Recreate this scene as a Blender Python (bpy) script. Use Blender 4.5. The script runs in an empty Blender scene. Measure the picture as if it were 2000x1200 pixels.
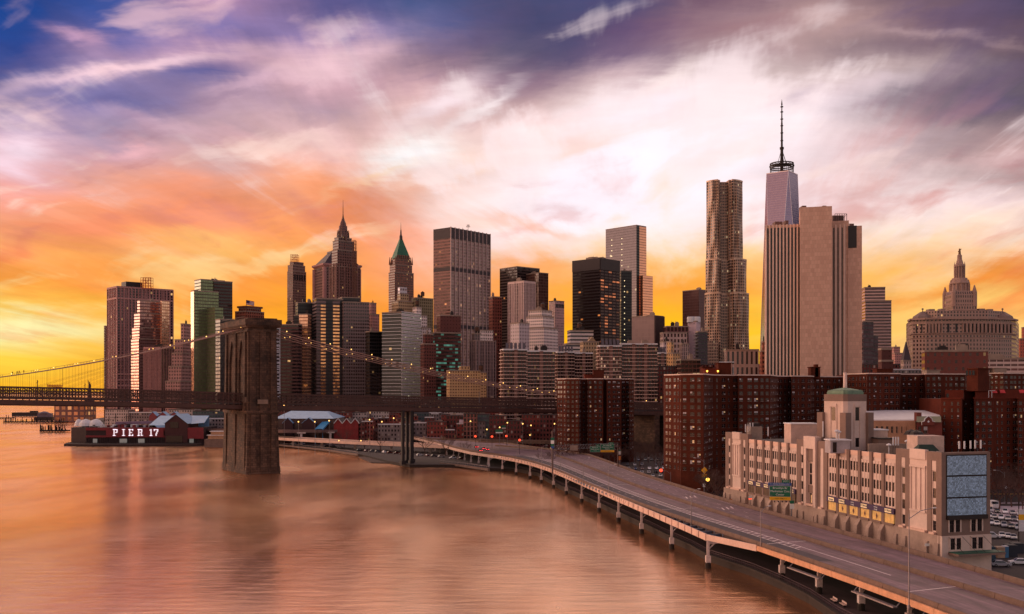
import bpy, math, random
from mathutils import Vector, Matrix
R = math.radians
rnd = random.Random(7)
COL = bpy.context.scene.collection
SC = bpy.context.scene
# ------------------------------------------------------------------ camera (on a bridge deck 45 m above the river)
F, HY, CZ = 2000.0, 765.0, 45.0        # focal length in photo pixels, horizon row, eye height
cam_d = bpy.data.cameras.new('camera'); cam = bpy.data.objects.new('camera', cam_d); COL.objects.link(cam)
cam.location = (0, 0, CZ); cam.rotation_euler = (R(90), 0, 0)
cam_d.sensor_width = 36; cam_d.lens = 36; cam_d.shift_y = (HY - 600) / 2000.0
cam_d.clip_start = 1; cam_d.clip_end = 60000
SC.camera = cam
SC.view_settings.view_transform = 'Standard'; SC.view_settings.look = 'None'
SC.view_settings.gamma = 1; SC.view_settings.exposure = 0.0
SC.cycles.max_bounces = 5; SC.cycles.glossy_bounces = 3; SC.cycles.diffuse_bounces = 2
SC.cycles.sample_clamp_indirect = 4

def lin(c):
    c = c / 255.0
    return c / 12.92 if c <= 0.04045 else ((c + 0.055) / 1.055) ** 2.4
def rgb(r, g, b): return (lin(r), lin(g), lin(b), 1.0)

class N:                                # tiny node builder
    def __init__(s, nt): s.nt = nt
    def new(s, t): return s.nt.nodes.new(t)
    def put(s, sock, v):
        if isinstance(v, bpy.types.NodeSocket): s.nt.links.new(v, sock)
        elif v is not None: sock.default_value = v
    def m(s, op, a, b=None, c=None, clamp=False):
        n = s.new('ShaderNodeMath'); n.operation = op; n.use_clamp = clamp
        s.put(n.inputs[0], a); s.put(n.inputs[1], b)
        if c is not None: s.put(n.inputs[2], c)
        return n.outputs[0]
    def mix(s, f, a, b, mode='MIX'):
        n = s.new('ShaderNodeMix'); n.data_type = 'RGBA'; n.blend_type = mode; n.clamp_factor = True
        s.put(n.inputs[0], f); s.put(n.inputs[6], a); s.put(n.inputs[7], b)
        return n.outputs[2]
    def xyz(s, v):
        n = s.new('ShaderNodeSeparateXYZ'); s.put(n.inputs[0], v); return n.outputs
    def vec(s, x, y, z=0.0):
        n = s.new('ShaderNodeCombineXYZ')
        for i, q in enumerate((x, y, z)): s.put(n.inputs[i], q)
        return n.outputs[0]
    def noise(s, v, scale=1.0, detail=4, rough=0.55, dist=0.0):
        n = s.new('ShaderNodeTexNoise'); s.put(n.inputs['Vector'], v); n.inputs['Scale'].default_value = scale
        n.inputs['Detail'].default_value = detail; n.inputs['Roughness'].default_value = rough; n.inputs['Distortion'].default_value = dist
        return n.outputs
    def white(s, v):
        n = s.new('ShaderNodeTexWhiteNoise'); n.noise_dimensions = '3D'; s.put(n.inputs['Vector'], v); return n.outputs
    def ss(s, x, a, b):                 # smoothstep
        n = s.new('ShaderNodeMapRange'); n.interpolation_type = 'SMOOTHSTEP'
        s.put(n.inputs[0], x); n.inputs[1].default_value = a; n.inputs[2].default_value = b
        n.inputs[3].default_value = 0; n.inputs[4].default_value = 1
        return n.outputs[0]
    def lr(s, x, a, b, c, d):
        n = s.new('ShaderNodeMapRange'); s.put(n.inputs[0], x)
        for i, q in enumerate((a, b, c, d)): n.inputs[i + 1].default_value = q
        return n.outputs[0]

# ------------------------------------------------------------------ sky: sunset clouds, laid out by compass direction and height
SUN_AZ, SUN_EL = R(-62), R(7)
world = bpy.data.worlds.new('World'); SC.world = world; world.use_nodes = True
world.cycles.sampling_method = 'MANUAL'; world.cycles.sample_map_resolution = 512
w = N(world.node_tree)
bg = world.node_tree.nodes['Background']
geo = w.new('ShaderNodeTexCoord').outputs['Generated']
dx, dy, dz = w.xyz(geo)
yy = w.m('MAXIMUM', dy, 0.22)
U0 = w.m('DIVIDE', dx, yy)               # tangent of the bearing
V0 = w.m('DIVIDE', w.m('MAXIMUM', dz, -0.02), yy)   # tangent of the height
# wind streaks: clouds in a flat layer, drawn out along the wind
zz = w.m('ADD', w.m('MAXIMUM', dz, 0.0), 0.09)
cx = w.m('DIVIDE', dx, zz); cy = w.m('DIVIDE', w.m('MAXIMUM', dy, 0.0), zz)
wa = math.atan(0.14)
al = w.m('ADD', w.m('MULTIPLY', cx, math.sin(wa)), w.m('MULTIPLY', cy, math.cos(wa)))
ac = w.m('SUBTRACT', w.m('MULTIPLY', cx, math.cos(wa)), w.m('MULTIPLY', cy, math.sin(wa)))
streak = w.noise(w.vec(w.m('MULTIPLY', al, 0.55), w.m('MULTIPLY', ac, 1.7), 3.1), 1.0, 6, 0.6, 0.6)
flat = w.noise(w.vec(w.m('MULTIPLY', U0, 4.0), w.m('MULTIPLY', V0, 17.0), 1.7), 1.0, 6, 0.62, 0.5)
fs, ff = w.xyz(streak[1]), w.xyz(flat[1])
def wob(o, k): return w.m('MULTIPLY', w.m('SUBTRACT', o, 0.5), k)
amp = w.ss(V0, 0.0, 0.12)
Uw = w.m('ADD', w.m('ADD', U0, wob(fs[0], 0.12)), wob(ff[0], 0.08))
Vw = w.m('ADD', V0, w.m('MULTIPLY', amp, w.m('ADD', wob(fs[1], 0.075), wob(ff[1], 0.045))))
ROWS = [765, 700, 650, 600, 550, 500, 450, 400, 350, 300, 250, 200, 150, 100, 50, 0]
TAB = {
0: [(255,185,35),(255,215,75),(255,248,175),(255,205,95),(252,162,72),(252,165,95),(250,168,118),(250,165,140),(236,180,186),(235,200,222),(222,190,216),(150,140,190),(72,88,160),(48,74,155),(36,72,150),(28,68,146)],
200: [(254,178,45),(254,190,60),(255,205,80),(254,180,68),(253,160,74),(254,170,95),(250,150,105),(250,165,130),(240,180,170),(215,175,195),(165,155,195),(112,116,182),(150,140,195),(165,145,195),(92,98,168),(60,84,160)],
400: [(254,176,40),(254,174,44),(254,172,50),(253,160,56),(252,158,76),(254,190,110),(250,165,110),(248,152,112),(240,170,150),(220,180,185),(195,170,190),(180,160,195),(92,102,176),(200,168,208),(140,125,185),(178,140,180)],
600: [(254,182,30),(254,178,36),(254,174,40),(254,166,44),(252,156,60),(253,165,80),(252,160,92),(250,160,110),(245,175,140),(240,190,185),(205,175,180),(182,160,186),(200,165,190),(210,176,204),(146,126,178),(96,92,148)],
800: [(254,176,30),(254,170,36),(253,162,42),(252,156,50),(250,150,62),(250,150,75),(246,142,78),(232,140,90),(236,172,140),(252,224,212),(232,200,205),(236,205,214),(200,170,190),(150,130,160),(90,94,146),(62,82,134)],
1000: [(254,180,25),(254,174,32),(253,168,42),(252,164,52),(252,162,70),(252,165,80),(250,178,110),(252,215,190),(250,225,220),(240,212,212),(238,212,218),(190,165,176),(140,116,146),(95,90,125),(76,78,118),(66,80,122)],
1200: [(255,196,10),(255,200,12),(254,194,18),(253,176,38),(252,172,66),(252,195,115),(254,225,200),(254,238,248),(254,240,252),(254,240,250),(252,234,240),(238,212,214),(205,175,184),(122,98,128),(104,82,118),(76,74,118)],
1400: [(255,196,10),(255,202,14),(254,194,24),(253,182,44),(252,168,68),(253,198,120),(254,228,222),(252,230,236),(246,222,236),(250,230,240),(250,226,236),(225,196,200),(190,165,166),(165,135,145),(130,95,115),(108,80,106)],
1600: [(255,195,30),(254,190,50),(254,190,60),(254,190,80),(253,190,100),(253,208,148),(252,225,218),(250,225,235),(242,208,210),(240,210,216),(226,196,202),(235,210,220),(200,176,178),(140,116,126),(185,152,154),(150,122,130)],
1800: [(252,190,125),(250,195,130),(252,205,120),(253,205,115),(252,190,110),(252,208,165),(251,226,214),(246,224,228),(230,205,210),(178,152,158),(130,110,122),(112,98,114),(168,144,150),(130,105,120),(122,96,112),(108,88,106)],
2000: [(250,190,130),(250,205,140),(252,205,125),(253,200,110),(232,146,72),(252,204,160),(252,228,216),(240,214,220),(180,155,160),(196,162,165),(158,130,136),(98,86,106),(98,84,100),(104,84,100),(94,76,96),(66,66,96)],
}
fac = w.m('DIVIDE', Vw, 0.3825, clamp=True)
prev = None
for x in sorted(TAB):
    cr = w.new('ShaderNodeValToRGB'); e = cr.color_ramp; e.interpolation = 'LINEAR'
    pts = [((765 - r) / 765.0, (c[0], c[1] * (.94 if 100 <= r <= 350 and x <= 1000 else .985), c[2] * (.89 if 100 <= r <= 350 and x <= 1000 else .96))) for r, c in zip(ROWS, TAB[x])]
    e.elements[0].position = pts[0][0]; e.elements[0].color = rgb(*pts[0][1])
    e.elements[1].position = pts[-1][0]; e.elements[1].color = rgb(*pts[-1][1])
    for p, c in pts[1:-1]:
        q = e.elements.new(p); q.color = rgb(*c)
    w.put(cr.inputs[0], fac)
    if prev is None: prev = cr.outputs[0]
    else:
        a = (x - 200 - 1000) / 2000.0; b = (x - 1000) / 2000.0
        prev = w.mix(w.ss(Uw, a, b), prev, cr.outputs[0])
# single clouds and rifts: (px, py, half length, half width, tilt up to the right in degrees, colour, strength)
BL = [
(225,132,210,15,9,(255,214,224),.95),(120,70,45,14,-12,(235,180,205),.6),(250,290,60,9,3,(252,190,195),.55),(620,110,110,38,14,(250,208,216),.75),
(470,168,90,18,20,(240,196,212),.6),(330,250,140,14,-10,(232,186,200),.5),(590,250,130,30,-18,(244,200,204),.5),
(850,192,85,24,30,(255,232,238),.9),(930,205,75,13,38,(255,238,240),.85),(790,292,85,34,12,(255,250,250),1.0),(1120,400,210,60,20,(255,244,250),.75),(1280,320,330,105,12,(255,242,246),.9),(1500,430,230,50,6,(255,234,234),.55),(980,330,150,60,20,(254,232,232),.5),(700,350,90,9,24,(255,214,170),.6),
(690,388,95,38,-4,(214,122,76),.7),(1290,160,60,24,42,(254,232,226),.8),(1290,205,90,20,30,(254,238,246),.85),(1180,250,170,46,30,(254,238,246),.7),
(1385,322,60,7,24,(255,246,255),.9),(1150,350,190,60,22,(255,242,252),.75),(1300,395,240,55,5,(255,242,252),.6),(1660,185,150,16,6,(232,206,212),.55),
(1820,80,130,9,-6,(205,172,174),.5),(1700,115,150,22,8,(126,102,116),.55),(1830,205,190,40,8,(104,92,112),.55),(1700,290,200,16,10,(206,180,186),.35),
(1950,310,110,9,4,(226,190,190),.5),(1900,545,170,17,13,(238,140,48),.75),(1700,590,130,12,8,(246,150,60),.5),(1930,425,90,7,16,(255,232,226),.6),
(1290,550,110,22,6,(250,160,48),.6),(1040,440,110,12,-12,(250,160,90),.5),(1060,520,90,16,4,(250,160,70),.5),(90,640,230,24,-3,(255,250,190),.6),
(400,470,160,22,-4,(254,196,120),.4),(120,440,160,14,2,(246,140,105),.45),(330,425,140,12,-4,(246,146,112),.45),(0,275,45,50,-30,(252,226,240),.8),
(1380,300,260,40,18,(254,240,250),.5),(1500,80,150,40,-20,(206,172,168),.35),(1560,640,60,60,0,(255,214,60),.5),(1060,60,120,60,-10,(70,72,112),.5),(1450,60,110,14,8,(142,96,108),.4)]
for px, py, a, b, ang, c, k in BL:
    uc, vc = (px - 1000) / 2000.0, (765 - py) / 2000.0
    du = w.m('SUBTRACT', Uw, uc); dv = w.m('SUBTRACT', Vw, vc)
    ca, sa = math.cos(R(ang)), math.sin(R(ang))
    p = w.m('ADD', w.m('MULTIPLY', du, ca * 2000 / a), w.m('MULTIPLY', dv, sa * 2000 / a))
    q = w.m('SUBTRACT', w.m('MULTIPLY', dv, ca * 2000 / b), w.m('MULTIPLY', du, sa * 2000 / b))
    d = w.m('ADD', w.m('MULTIPLY', p, p), w.m('MULTIPLY', q, q))
    g = w.m('MULTIPLY', w.m('POWER', 2.718, w.m('MULTIPLY', d, -0.9)), k)
    prev = w.mix(g, prev, rgb(*c))
# cloud banks: long bands tilted up to the right, torn by the wind streaks
ct, st_ = math.cos(R(15)), math.sin(R(15))
ba = w.m('ADD', w.m('MULTIPLY', U0, ct), w.m('MULTIPLY', V0, st_)); bb = w.m('SUBTRACT', w.m('MULTIPLY', V0, ct), w.m('MULTIPLY', U0, st_))
bb = w.m('ADD', bb, wob(fs[2], 0.05))
bn = w.noise(w.vec(w.m('MULTIPLY', ba, 5.0), w.m('MULTIPLY', bb, 19.0), 2.2), 1.0, 5, 0.5, 0.5)[0]
stn = w.noise(w.vec(w.m('MULTIPLY', al, 0.8), w.m('MULTIPLY', ac, 7.0), 12.0), 1.0, 3, 0.5, 0.2)[0]
bm = w.m('ADD', bn, w.m('MULTIPLY', w.m('SUBTRACT', stn, 0.5), 0.22))
hi = w.m('MULTIPLY', w.ss(bm, 0.52, 0.70), w.m('MULTIPLY', w.ss(V0, 0.02, 0.10), 0.8))
lo = w.m('MULTIPLY', w.ss(w.m('SUBTRACT', 1.0, bm), 0.54, 0.72), w.m('MULTIPLY', w.ss(V0, 0.02, 0.08), 0.62))
lcol = w.mix(w.ss(V0, 0.10, 0.22), rgb(255, 206, 128), w.mix(w.ss(V0, 0.20, 0.32), rgb(255, 222, 208), rgb(246, 200, 204)))
dcol = w.mix(w.ss(V0, 0.10, 0.20), rgb(240, 120, 60), w.mix(w.ss(V0, 0.18, 0.30), rgb(206, 132, 126), rgb(104, 88, 134)))
kk = w.lr(w.m('ABSOLUTE', w.m('SUBTRACT', U0, 0.16)), 0.0, 0.25, 0.35, 1.0)
kr = w.lr(U0, 0.15, 0.5, 1.0, 0.35)
prev = w.mix(w.m('MULTIPLY', w.m('MULTIPLY', hi, kr), w.m('MAXIMUM', w.lr(V0, .24, .31, 1.0, .04), w.m('MULTIPLY', w.ss(w.m('MULTIPLY', U0, -1.0), .08, .25), .7))), prev, lcol); prev = w.mix(w.m('MULTIPLY', w.m('MULTIPLY', lo, kk), w.lr(V0, .24, .34, 1.0, .3)), prev, dcol)
# bright rays of cirrus fanning out of the glow
s2 = w.noise(w.vec(w.m('MULTIPLY', al, 0.42), w.m('MULTIPLY', ac, 2.4), 21.0), 1.0, 6, 0.6, 0.35)[0]
s2 = w.m('ADD', s2, w.m('MULTIPLY', w.m('SUBTRACT', bn, 0.5), 0.5))
win = w.m('MULTIPLY', w.ss(V0, 0.11, 0.2), w.lr(U0, -0.3, 0.05, 0.25, 1.0))
prev = w.mix(w.m('MULTIPLY', w.m('MULTIPLY', w.ss(w.m('SUBTRACT', 1.0, s2), 0.53, 0.68), win), w.lr(kk, .35, 1, .22, .5)), prev, w.mix(w.ss(V0, .2, .34), rgb(226, 168, 160), rgb(96, 80, 112)))
prev = w.mix(w.m('MULTIPLY', w.m('MULTIPLY', w.ss(s2, 0.53, 0.66), win), w.lr(V0, .30, .385, .8, .25)), prev, rgb(255, 234, 236))
# fine wisps
f1 = w.noise(w.vec(w.m('MULTIPLY', al, 0.9), w.m('MULTIPLY', ac, 3.0), 9.0), 1.0, 6, 0.55, 0.7)[0]
f2 = w.noise(w.vec(w.m('MULTIPLY', U0, 9.0), w.m('MULTIPLY', V0, 42.0), 4.4), 1.0, 7, 0.6, 0.4)[0]
wisp = w.m('ADD', w.m('MULTIPLY', w.m('SUBTRACT', f1, 0.47), 0.55), w.m('MULTIPLY', w.m('SUBTRACT', f2, 0.47), 0.4))
wisp = w.m('ADD', w.lr(kk, 0.35, 1.0, 1.06, 1.0), w.m('MULTIPLY', wisp, w.m('MULTIPLY', w.lr(V0, 0.0, 0.1, 0.45, 1.0), w.lr(kk, 0.35, 1.0, 0.45, 1.0))))
vm = w.new('ShaderNodeVectorMath'); vm.operation = 'SCALE'; w.put(vm.inputs[0], prev); w.put(vm.inputs['Scale'], wisp)
front = vm.outputs[0]
# the rest of the dome: high dusk blue overhead, pink afterglow behind, physical sky underneath it
nis = w.new('ShaderNodeTexSky'); nis.sky_type = 'NISHITA'; nis.sun_disc = False; nis.sun_elevation = SUN_EL; nis.sun_rotation = SUN_AZ
n2 = w.new('ShaderNodeVectorMath'); n2.operation = 'SCALE'; w.put(n2.inputs[0], nis.outputs[0]); n2.inputs['Scale'].default_value = 0.05
back = w.mix(w.ss(dz, 0.05, 0.8), (0.60, 0.45, 0.41, 1), (0.22, 0.17, 0.23, 1))
back = w.mix(w.ss(w.m('MULTIPLY', dx, -1.0), 0.1, 0.9), back, (1.15, 0.68, 0.48, 1))
fill_band = w.m('MULTIPLY', w.m('MULTIPLY', w.ss(dy, 0.1, 0.6), w.ss(dz, 0.26, 0.38)), w.m('SUBTRACT', 1.0, w.ss(dz, 0.50, 0.72)))  # unseen peach sky band ahead, added to brighten the water and light the scene
back = w.mix(fill_band, back, (2.3, 1.5, 1.02, 1))
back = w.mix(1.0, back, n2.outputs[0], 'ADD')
k = w.ss(dy, 0.25, 0.55)
top = w.ss(V0, 0.385, 0.50)
k = w.m('MULTIPLY', k, w.m('SUBTRACT', 1.0, top))
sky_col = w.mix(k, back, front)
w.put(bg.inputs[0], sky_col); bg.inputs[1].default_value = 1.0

sun_d = bpy.data.lights.new('sun', 'SUN'); sun = bpy.data.objects.new('sun', sun_d); COL.objects.link(sun)
sun_d.energy = 1.5; sun_d.angle = R(36); sun_d.color = (1.0, 0.66, 0.52)
sdir = Vector((math.sin(SUN_AZ) * math.cos(SUN_EL), math.cos(SUN_AZ) * math.cos(SUN_EL), math.sin(SUN_EL)))
sun.rotation_euler = sdir.to_track_quat('Z', 'Y').to_euler()
# ------------------------------------------------------------------ helpers
def PX(px, Y): return (px - 1000) / F * Y
def PZ(py, Y): return CZ + (HY - py) / F * Y
def PT(px, py, z):                       # a point seen at (px, py) lying at height z
    Y = (CZ - z) * F / (py - HY); return Vector((PX(px, Y), Y, z))

class MB:
    def __init__(s): s.v = []; s.f = []; s.uv = []; s.mi = []; s.sm = []
    def face(s, pts, uvs=None, mi=0, sm=False):
        i = len(s.v); s.v += [Vector(p) for p in pts]; s.f.append(list(range(i, i + len(pts))))
        s.uv.append(uvs or [(p[0] + p[1], p[2]) for p in pts]); s.mi.append(mi); s.sm.append(sm)
    def prism(s, poly, z0, z1, mi=0, bay=None, fl=3.8, cap=True, poly2=None, capmi=None, bottom=False):
        n = len(poly); q = poly2 or poly; acc = 0.0
        for i in range(n):
            a, b = poly[i], poly[(i + 1) % n]; c, d = q[(i + 1) % n], q[i]
            L = math.hypot(b[0] - a[0], b[1] - a[1])
            if bay:
                nb = max(1, round(L / bay)); u0 = 17.0 * i; u1 = u0 + nb; v1 = 200.0; v0 = 200 - (z1 - z0) / fl
            else: u0, u1, v0, v1 = acc, acc + L, z0, z1; acc += L
            s.face([(a[0], a[1], z0), (b[0], b[1], z0), (c[0], c[1], z1), (d[0], d[1], z1)], [(u0, v0), (u1, v0), (u1, v1), (u0, v1)], mi)
        if cap: s.face([(p[0], p[1], z1) for p in q], [(p[0] * .01, .02 * p[1] - 50) for p in q], mi if capmi is None else capmi)
        if bottom: s.face([(p[0], p[1], z0) for p in reversed(poly)], None, mi)
    def box(s, x0, y0, z0, x1, y1, z1, mi=0): s.prism([(x0, y0), (x1, y0), (x1, y1), (x0, y1)], z0, z1, mi, bottom=True)
    def bar(s, p, q, w, h, mi=0):         # box along p-q, centred, w across, h vertical
        p, q = Vector(p), Vector(q); d = (q - p)
        if d.length < 1e-6: return
        d.normalize(); up = Vector((0, 0, 1)) if abs(d.z) < .95 else Vector((1, 0, 0))
        r = d.cross(up).normalized(); u = r.cross(d).normalized()
        a = [p + r * (w / 2 * i) + u * (h / 2 * j) for i, j in ((-1, -1), (1, -1), (1, 1), (-1, 1))]
        b = [x + (q - p) for x in a]
        for i in range(4): s.face([a[i], a[(i + 1) % 4], b[(i + 1) % 4], b[i]], None, mi)
        s.face(a[::-1], None, mi); s.face(b, None, mi)
    def tube(s, pts, r, n=6, mi=0, r2=None, cap=True):
        pts = [Vector(p) for p in pts]; rings = []; m = len(pts)
        for i, p in enumerate(pts):
            d = (pts[min(i + 1, m - 1)] - pts[max(i - 1, 0)]).normalized()
            up = Vector((0, 0, 1)) if abs(d.z) < .9 else Vector((1, 0, 0))
            a = d.cross(up).normalized(); b = a.cross(d)
            rr = r if r2 is None else r + (r2 - r) * i / max(1, m - 1)
            rings.append([p + (a * math.cos(t) + b * math.sin(t)) * rr for t in [2 * math.pi * k / n for k in range(n)]])
        for i in range(m - 1):
            for k in range(n):
                s.face([rings[i][k], rings[i + 1][k], rings[i + 1][(k + 1) % n], rings[i][(k + 1) % n]], None, mi, True)
        if cap: s.face(rings[0], None, mi); s.face(rings[-1][::-1], None, mi)
    def lathe(s, x, y, prof, n=12, mi=0, rot=0.0, bay=None, fl=3.8, sm=False):   # prof: (radius, z) from bottom to top
        for (r0, z0), (r1, z1) in zip(prof, prof[1:]):
            P = [(x + r0 * math.cos(rot + 2 * math.pi * k / n), y + r0 * math.sin(rot + 2 * math.pi * k / n)) for k in range(n)]
            Q = [(x + r1 * math.cos(rot + 2 * math.pi * k / n), y + r1 * math.sin(rot + 2 * math.pi * k / n)) for k in range(n)]
            s.prism(P, z0, z1, mi, bay, fl, cap=True, poly2=Q)
    def fins(s, a, b, z0, z1, n, w, d, mi=0, ends=True):      # upright ribs standing proud of the wall a-b
        a, b = Vector((a[0], a[1], 0)), Vector((b[0], b[1], 0)); t = (b - a).normalized(); o = Vector((t.y, -t.x, 0))
        for i in range(n + 1):
            if not ends and i in (0, n): continue
            p = a + (b - a) * (i / n)
            c = [p - t * w / 2 - o * .05, p - t * w / 2 + o * d, p + t * w / 2 + o * d, p + t * w / 2 - o * .05]
            s.prism([(q.x, q.y) for q in c], z0, z1, mi, bottom=True)
    def ledge(s, a, b, zs, h, d, mi=0, ex=0.0):
        a, b = Vector((a[0], a[1], 0)), Vector((b[0], b[1], 0)); t = (b - a).normalized(); o = Vector((t.y, -t.x, 0))
        c = [a - o * .05 - t * ex, a + o * d - t * ex, b + o * d + t * ex, b - o * .05 + t * ex]
        for z in zs: s.prism([(q.x, q.y) for q in c], z, z + h, mi, bottom=True)
    def build(s, name, mats, parent=None, loc=None):
        if not s.v: return None
        me = bpy.data.meshes.new(name)
        off = Vector(parent.location) if parent is not None and loc is None else Vector(loc or (0, 0, 0))
        if parent is not None and loc is None and parent.parent: off = off + Vector(parent.parent.location)
        me.from_pydata([tuple(v - off) for v in s.v], [], s.f)
        ul = me.uv_layers.new(name='UVMap'); k = 0; data = [0.0] * (2 * len(me.loops))
        for fu in s.uv:
            for u in fu: data[k] = u[0]; data[k + 1] = u[1]; k += 2
        ul.data.foreach_set('uv', data)
        for m in (mats if isinstance(mats, (list, tuple)) else [mats]): me.materials.append(m)
        me.polygons.foreach_set('material_index', s.mi); me.polygons.foreach_set('use_smooth', s.sm)
        me.update()
        o = bpy.data.objects.new(name, me); COL.objects.link(o)
        if parent is None and loc is not None: o.location = loc
        if parent is not None: o.parent = parent
        return o

def tag(o, label, cat, group=None):
    o['label'] = label; o['category'] = cat
    if group: o['group'] = group
    return o
def thing(name, label, cat, loc=(0, 0, 0), group=None):
    o = bpy.data.objects.new(name, None); COL.objects.link(o); o.location = loc; o.empty_display_size = 1
    return tag(o, label, cat, group)
def struct(o): o['kind'] = 'structure'; return o
def copy_tree(o, loc, rz=0.0, label=None, scale=None, parent=None):
    c = o.copy(); COL.objects.link(c)
    if parent is None:
        c.location = loc; c.rotation_euler = (0, 0, rz)
        if scale: c.scale = (scale,) * 3
        if label: c['label'] = label
    else: c.parent = parent
    for ch in list(o.children): copy_tree(ch, None, parent=c)
    return c

# ------------------------------------------------------------------ materials
MATS = {}
def C(r, g, b): return rgb(r, g, b)
def mat(name, col, rough=.7, metal=0.0, var=.18, sc=.4, emit=0.0, ecol=None, spec=.5, bump=0.0):
    if name in MATS: return MATS[name]
    m = bpy.data.materials.new(name); m.use_nodes = True; nt = m.node_tree; n = N(nt); p = nt.nodes['Principled BSDF']
    p.inputs['Roughness'].default_value = rough; p.inputs['Metallic'].default_value = metal; p.inputs['Specular IOR Level'].default_value = spec
    if var:
        tc = n.new('ShaderNodeTexCoord').outputs['Object']
        a = n.noise(tc, sc, 5, .6)[0]; b = n.noise(tc, sc * 9, 3, .6)[0]
        k = n.m('ADD', n.lr(a, .3, .7, 1 - var, 1 + var), n.lr(b, .3, .7, -var * .5, var * .5))
        v = n.new('ShaderNodeVectorMath'); v.operation = 'SCALE'; v.inputs[0].default_value = col[:3]; n.put(v.inputs['Scale'], k)
        n.put(p.inputs['Base Color'], v.outputs[0])
        if bump:
            bn = n.new('ShaderNodeBump'); bn.inputs['Strength'].default_value = bump; n.put(bn.inputs['Height'], b); n.put(p.inputs['Normal'], bn.outputs[0])
    else: p.inputs['Base Color'].default_value = col
    if emit:
        p.inputs['Emission Color'].default_value = ecol or col; p.inputs['Emission Strength'].default_value = emit
    MATS[name] = m; return m

def facade(name, wall, glass, wx=.6, wz=.6, lit=0.0, litc=(1, .55, .2), lits=1.0, gm=.2, gr=.12, gv=.5, rough=.8, wv=.14, tilt=.03, wmetal=0.0, blind=.0, seed=0.0):
    """wall with one opening per cell of the UV grid (1 unit = one bay, one storey)"""
    if name in MATS: return MATS[name]
    m = bpy.data.materials.new(name); m.use_nodes = True; nt = m.node_tree; n = N(nt); p = nt.nodes['Principled BSDF']
    uv = n.new('ShaderNodeUVMap').outputs[0]; u, v, _ = n.xyz(uv)
    fu = n.m('FRACT', u); fv = n.m('FRACT', v)
    inside = n.m('MULTIPLY', n.m('LESS_THAN', n.m('ABSOLUTE', n.m('SUBTRACT', fu, .5)), wx / 2), n.m('LESS_THAN', n.m('ABSOLUTE', n.m('SUBTRACT', fv, .5)), wz / 2))
    isw = n.m('GREATER_THAN', v, 0.0); inside = n.m('MULTIPLY', inside, isw)
    h = n.white(n.vec(n.m('FLOOR', u), n.m('FLOOR', v), seed + 1.5)); hr, hg, hb = n.xyz(h[1])
    row = n.white(n.vec(7.7, n.m('FLOOR', v), seed + 4.5))[0]
    tc = n.new('ShaderNodeTexCoord').outputs['Object']
    nz = n.noise(tc, .06, 5, .65)[0]
    kw = n.m('ADD', n.lr(nz, .3, .7, 1 - wv, 1 + wv), n.m('MULTIPLY', n.m('SUBTRACT', row, .5), wv * .6))
    wc = n.new('ShaderNodeVectorMath'); wc.operation = 'SCALE'; wc.inputs[0].default_value = wall[:3]; n.put(wc.inputs['Scale'], kw)
    gc = n.new('ShaderNodeVectorMath'); gc.operation = 'SCALE'; gc.inputs[0].default_value = glass[:3]; n.put(gc.inputs['Scale'], n.lr(hr, 0, 1, 1 - gv, 1 + gv))
    gcol = gc.outputs[0]
    if blind: gcol = n.mix(n.m('LESS_THAN', hb, blind), gcol, (.42, .36, .33, 1))
    n.put(p.inputs['Base Color'], n.mix(inside, wc.outputs[0], gcol))
    n.put(p.inputs['Roughness'], n.lr(inside, 0, 1, rough, gr)); n.put(p.inputs['Metallic'], n.lr(inside, 0, 1, wmetal, gm))
    if tilt:
        g = n.new('ShaderNodeNewGeometry').outputs['Normal']
        off = n.new('ShaderNodeVectorMath'); off.operation = 'SUBTRACT'; n.put(off.inputs[0], h[1]); off.inputs[1].default_value = (.5, .5, .5)
        sc_ = n.new('ShaderNodeVectorMath'); sc_.operation = 'SCALE'; n.put(sc_.inputs[0], off.outputs[0]); n.put(sc_.inputs['Scale'], n.m('MULTIPLY', inside, tilt))
        ad = n.new('ShaderNodeVectorMath'); ad.operation = 'ADD'; n.put(ad.inputs[0], g); n.put(ad.inputs[1], sc_.outputs[0])
        nm = n.new('ShaderNodeVectorMath'); nm.operation = 'NORMALIZE'; n.put(nm.inputs[0], ad.outputs[0]); n.put(p.inputs['Normal'], nm.outputs[0])
    if lit:
        p.inputs['Emission Color'].default_value = (*litc, 1)
        on = n.m('MULTIPLY', inside, n.m('LESS_THAN', hg, lit))
        n.put(p.inputs['Emission Strength'], n.m('MULTIPLY', on, n.m('MULTIPLY', hr, lits)))
    MATS[name] = m; return m

BRS = .15
M_ROOF = mat('roof_gravel', C(86, 74, 74), .9, sc=.15, var=.25)
M_CONC = mat('concrete', C(150, 128, 116), .85, sc=.2, var=.2)
M_DARK = mat('dark_metal', C(46, 34, 34), .6, metal=.3)
M_STEEL = mat('grey_steel', C(128, 122, 128), .45, metal=.5)
M_WOODT = mat('tank_wood', C(90, 60, 46), .9)
M_LAMP = mat('lamp_glow', C(255, 200, 90), .5, var=0, emit=2.6, ecol=(1, .55, .15, 1))
M_WHITE = mat('white_paint', C(215, 210, 214), .6, var=.1)

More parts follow.
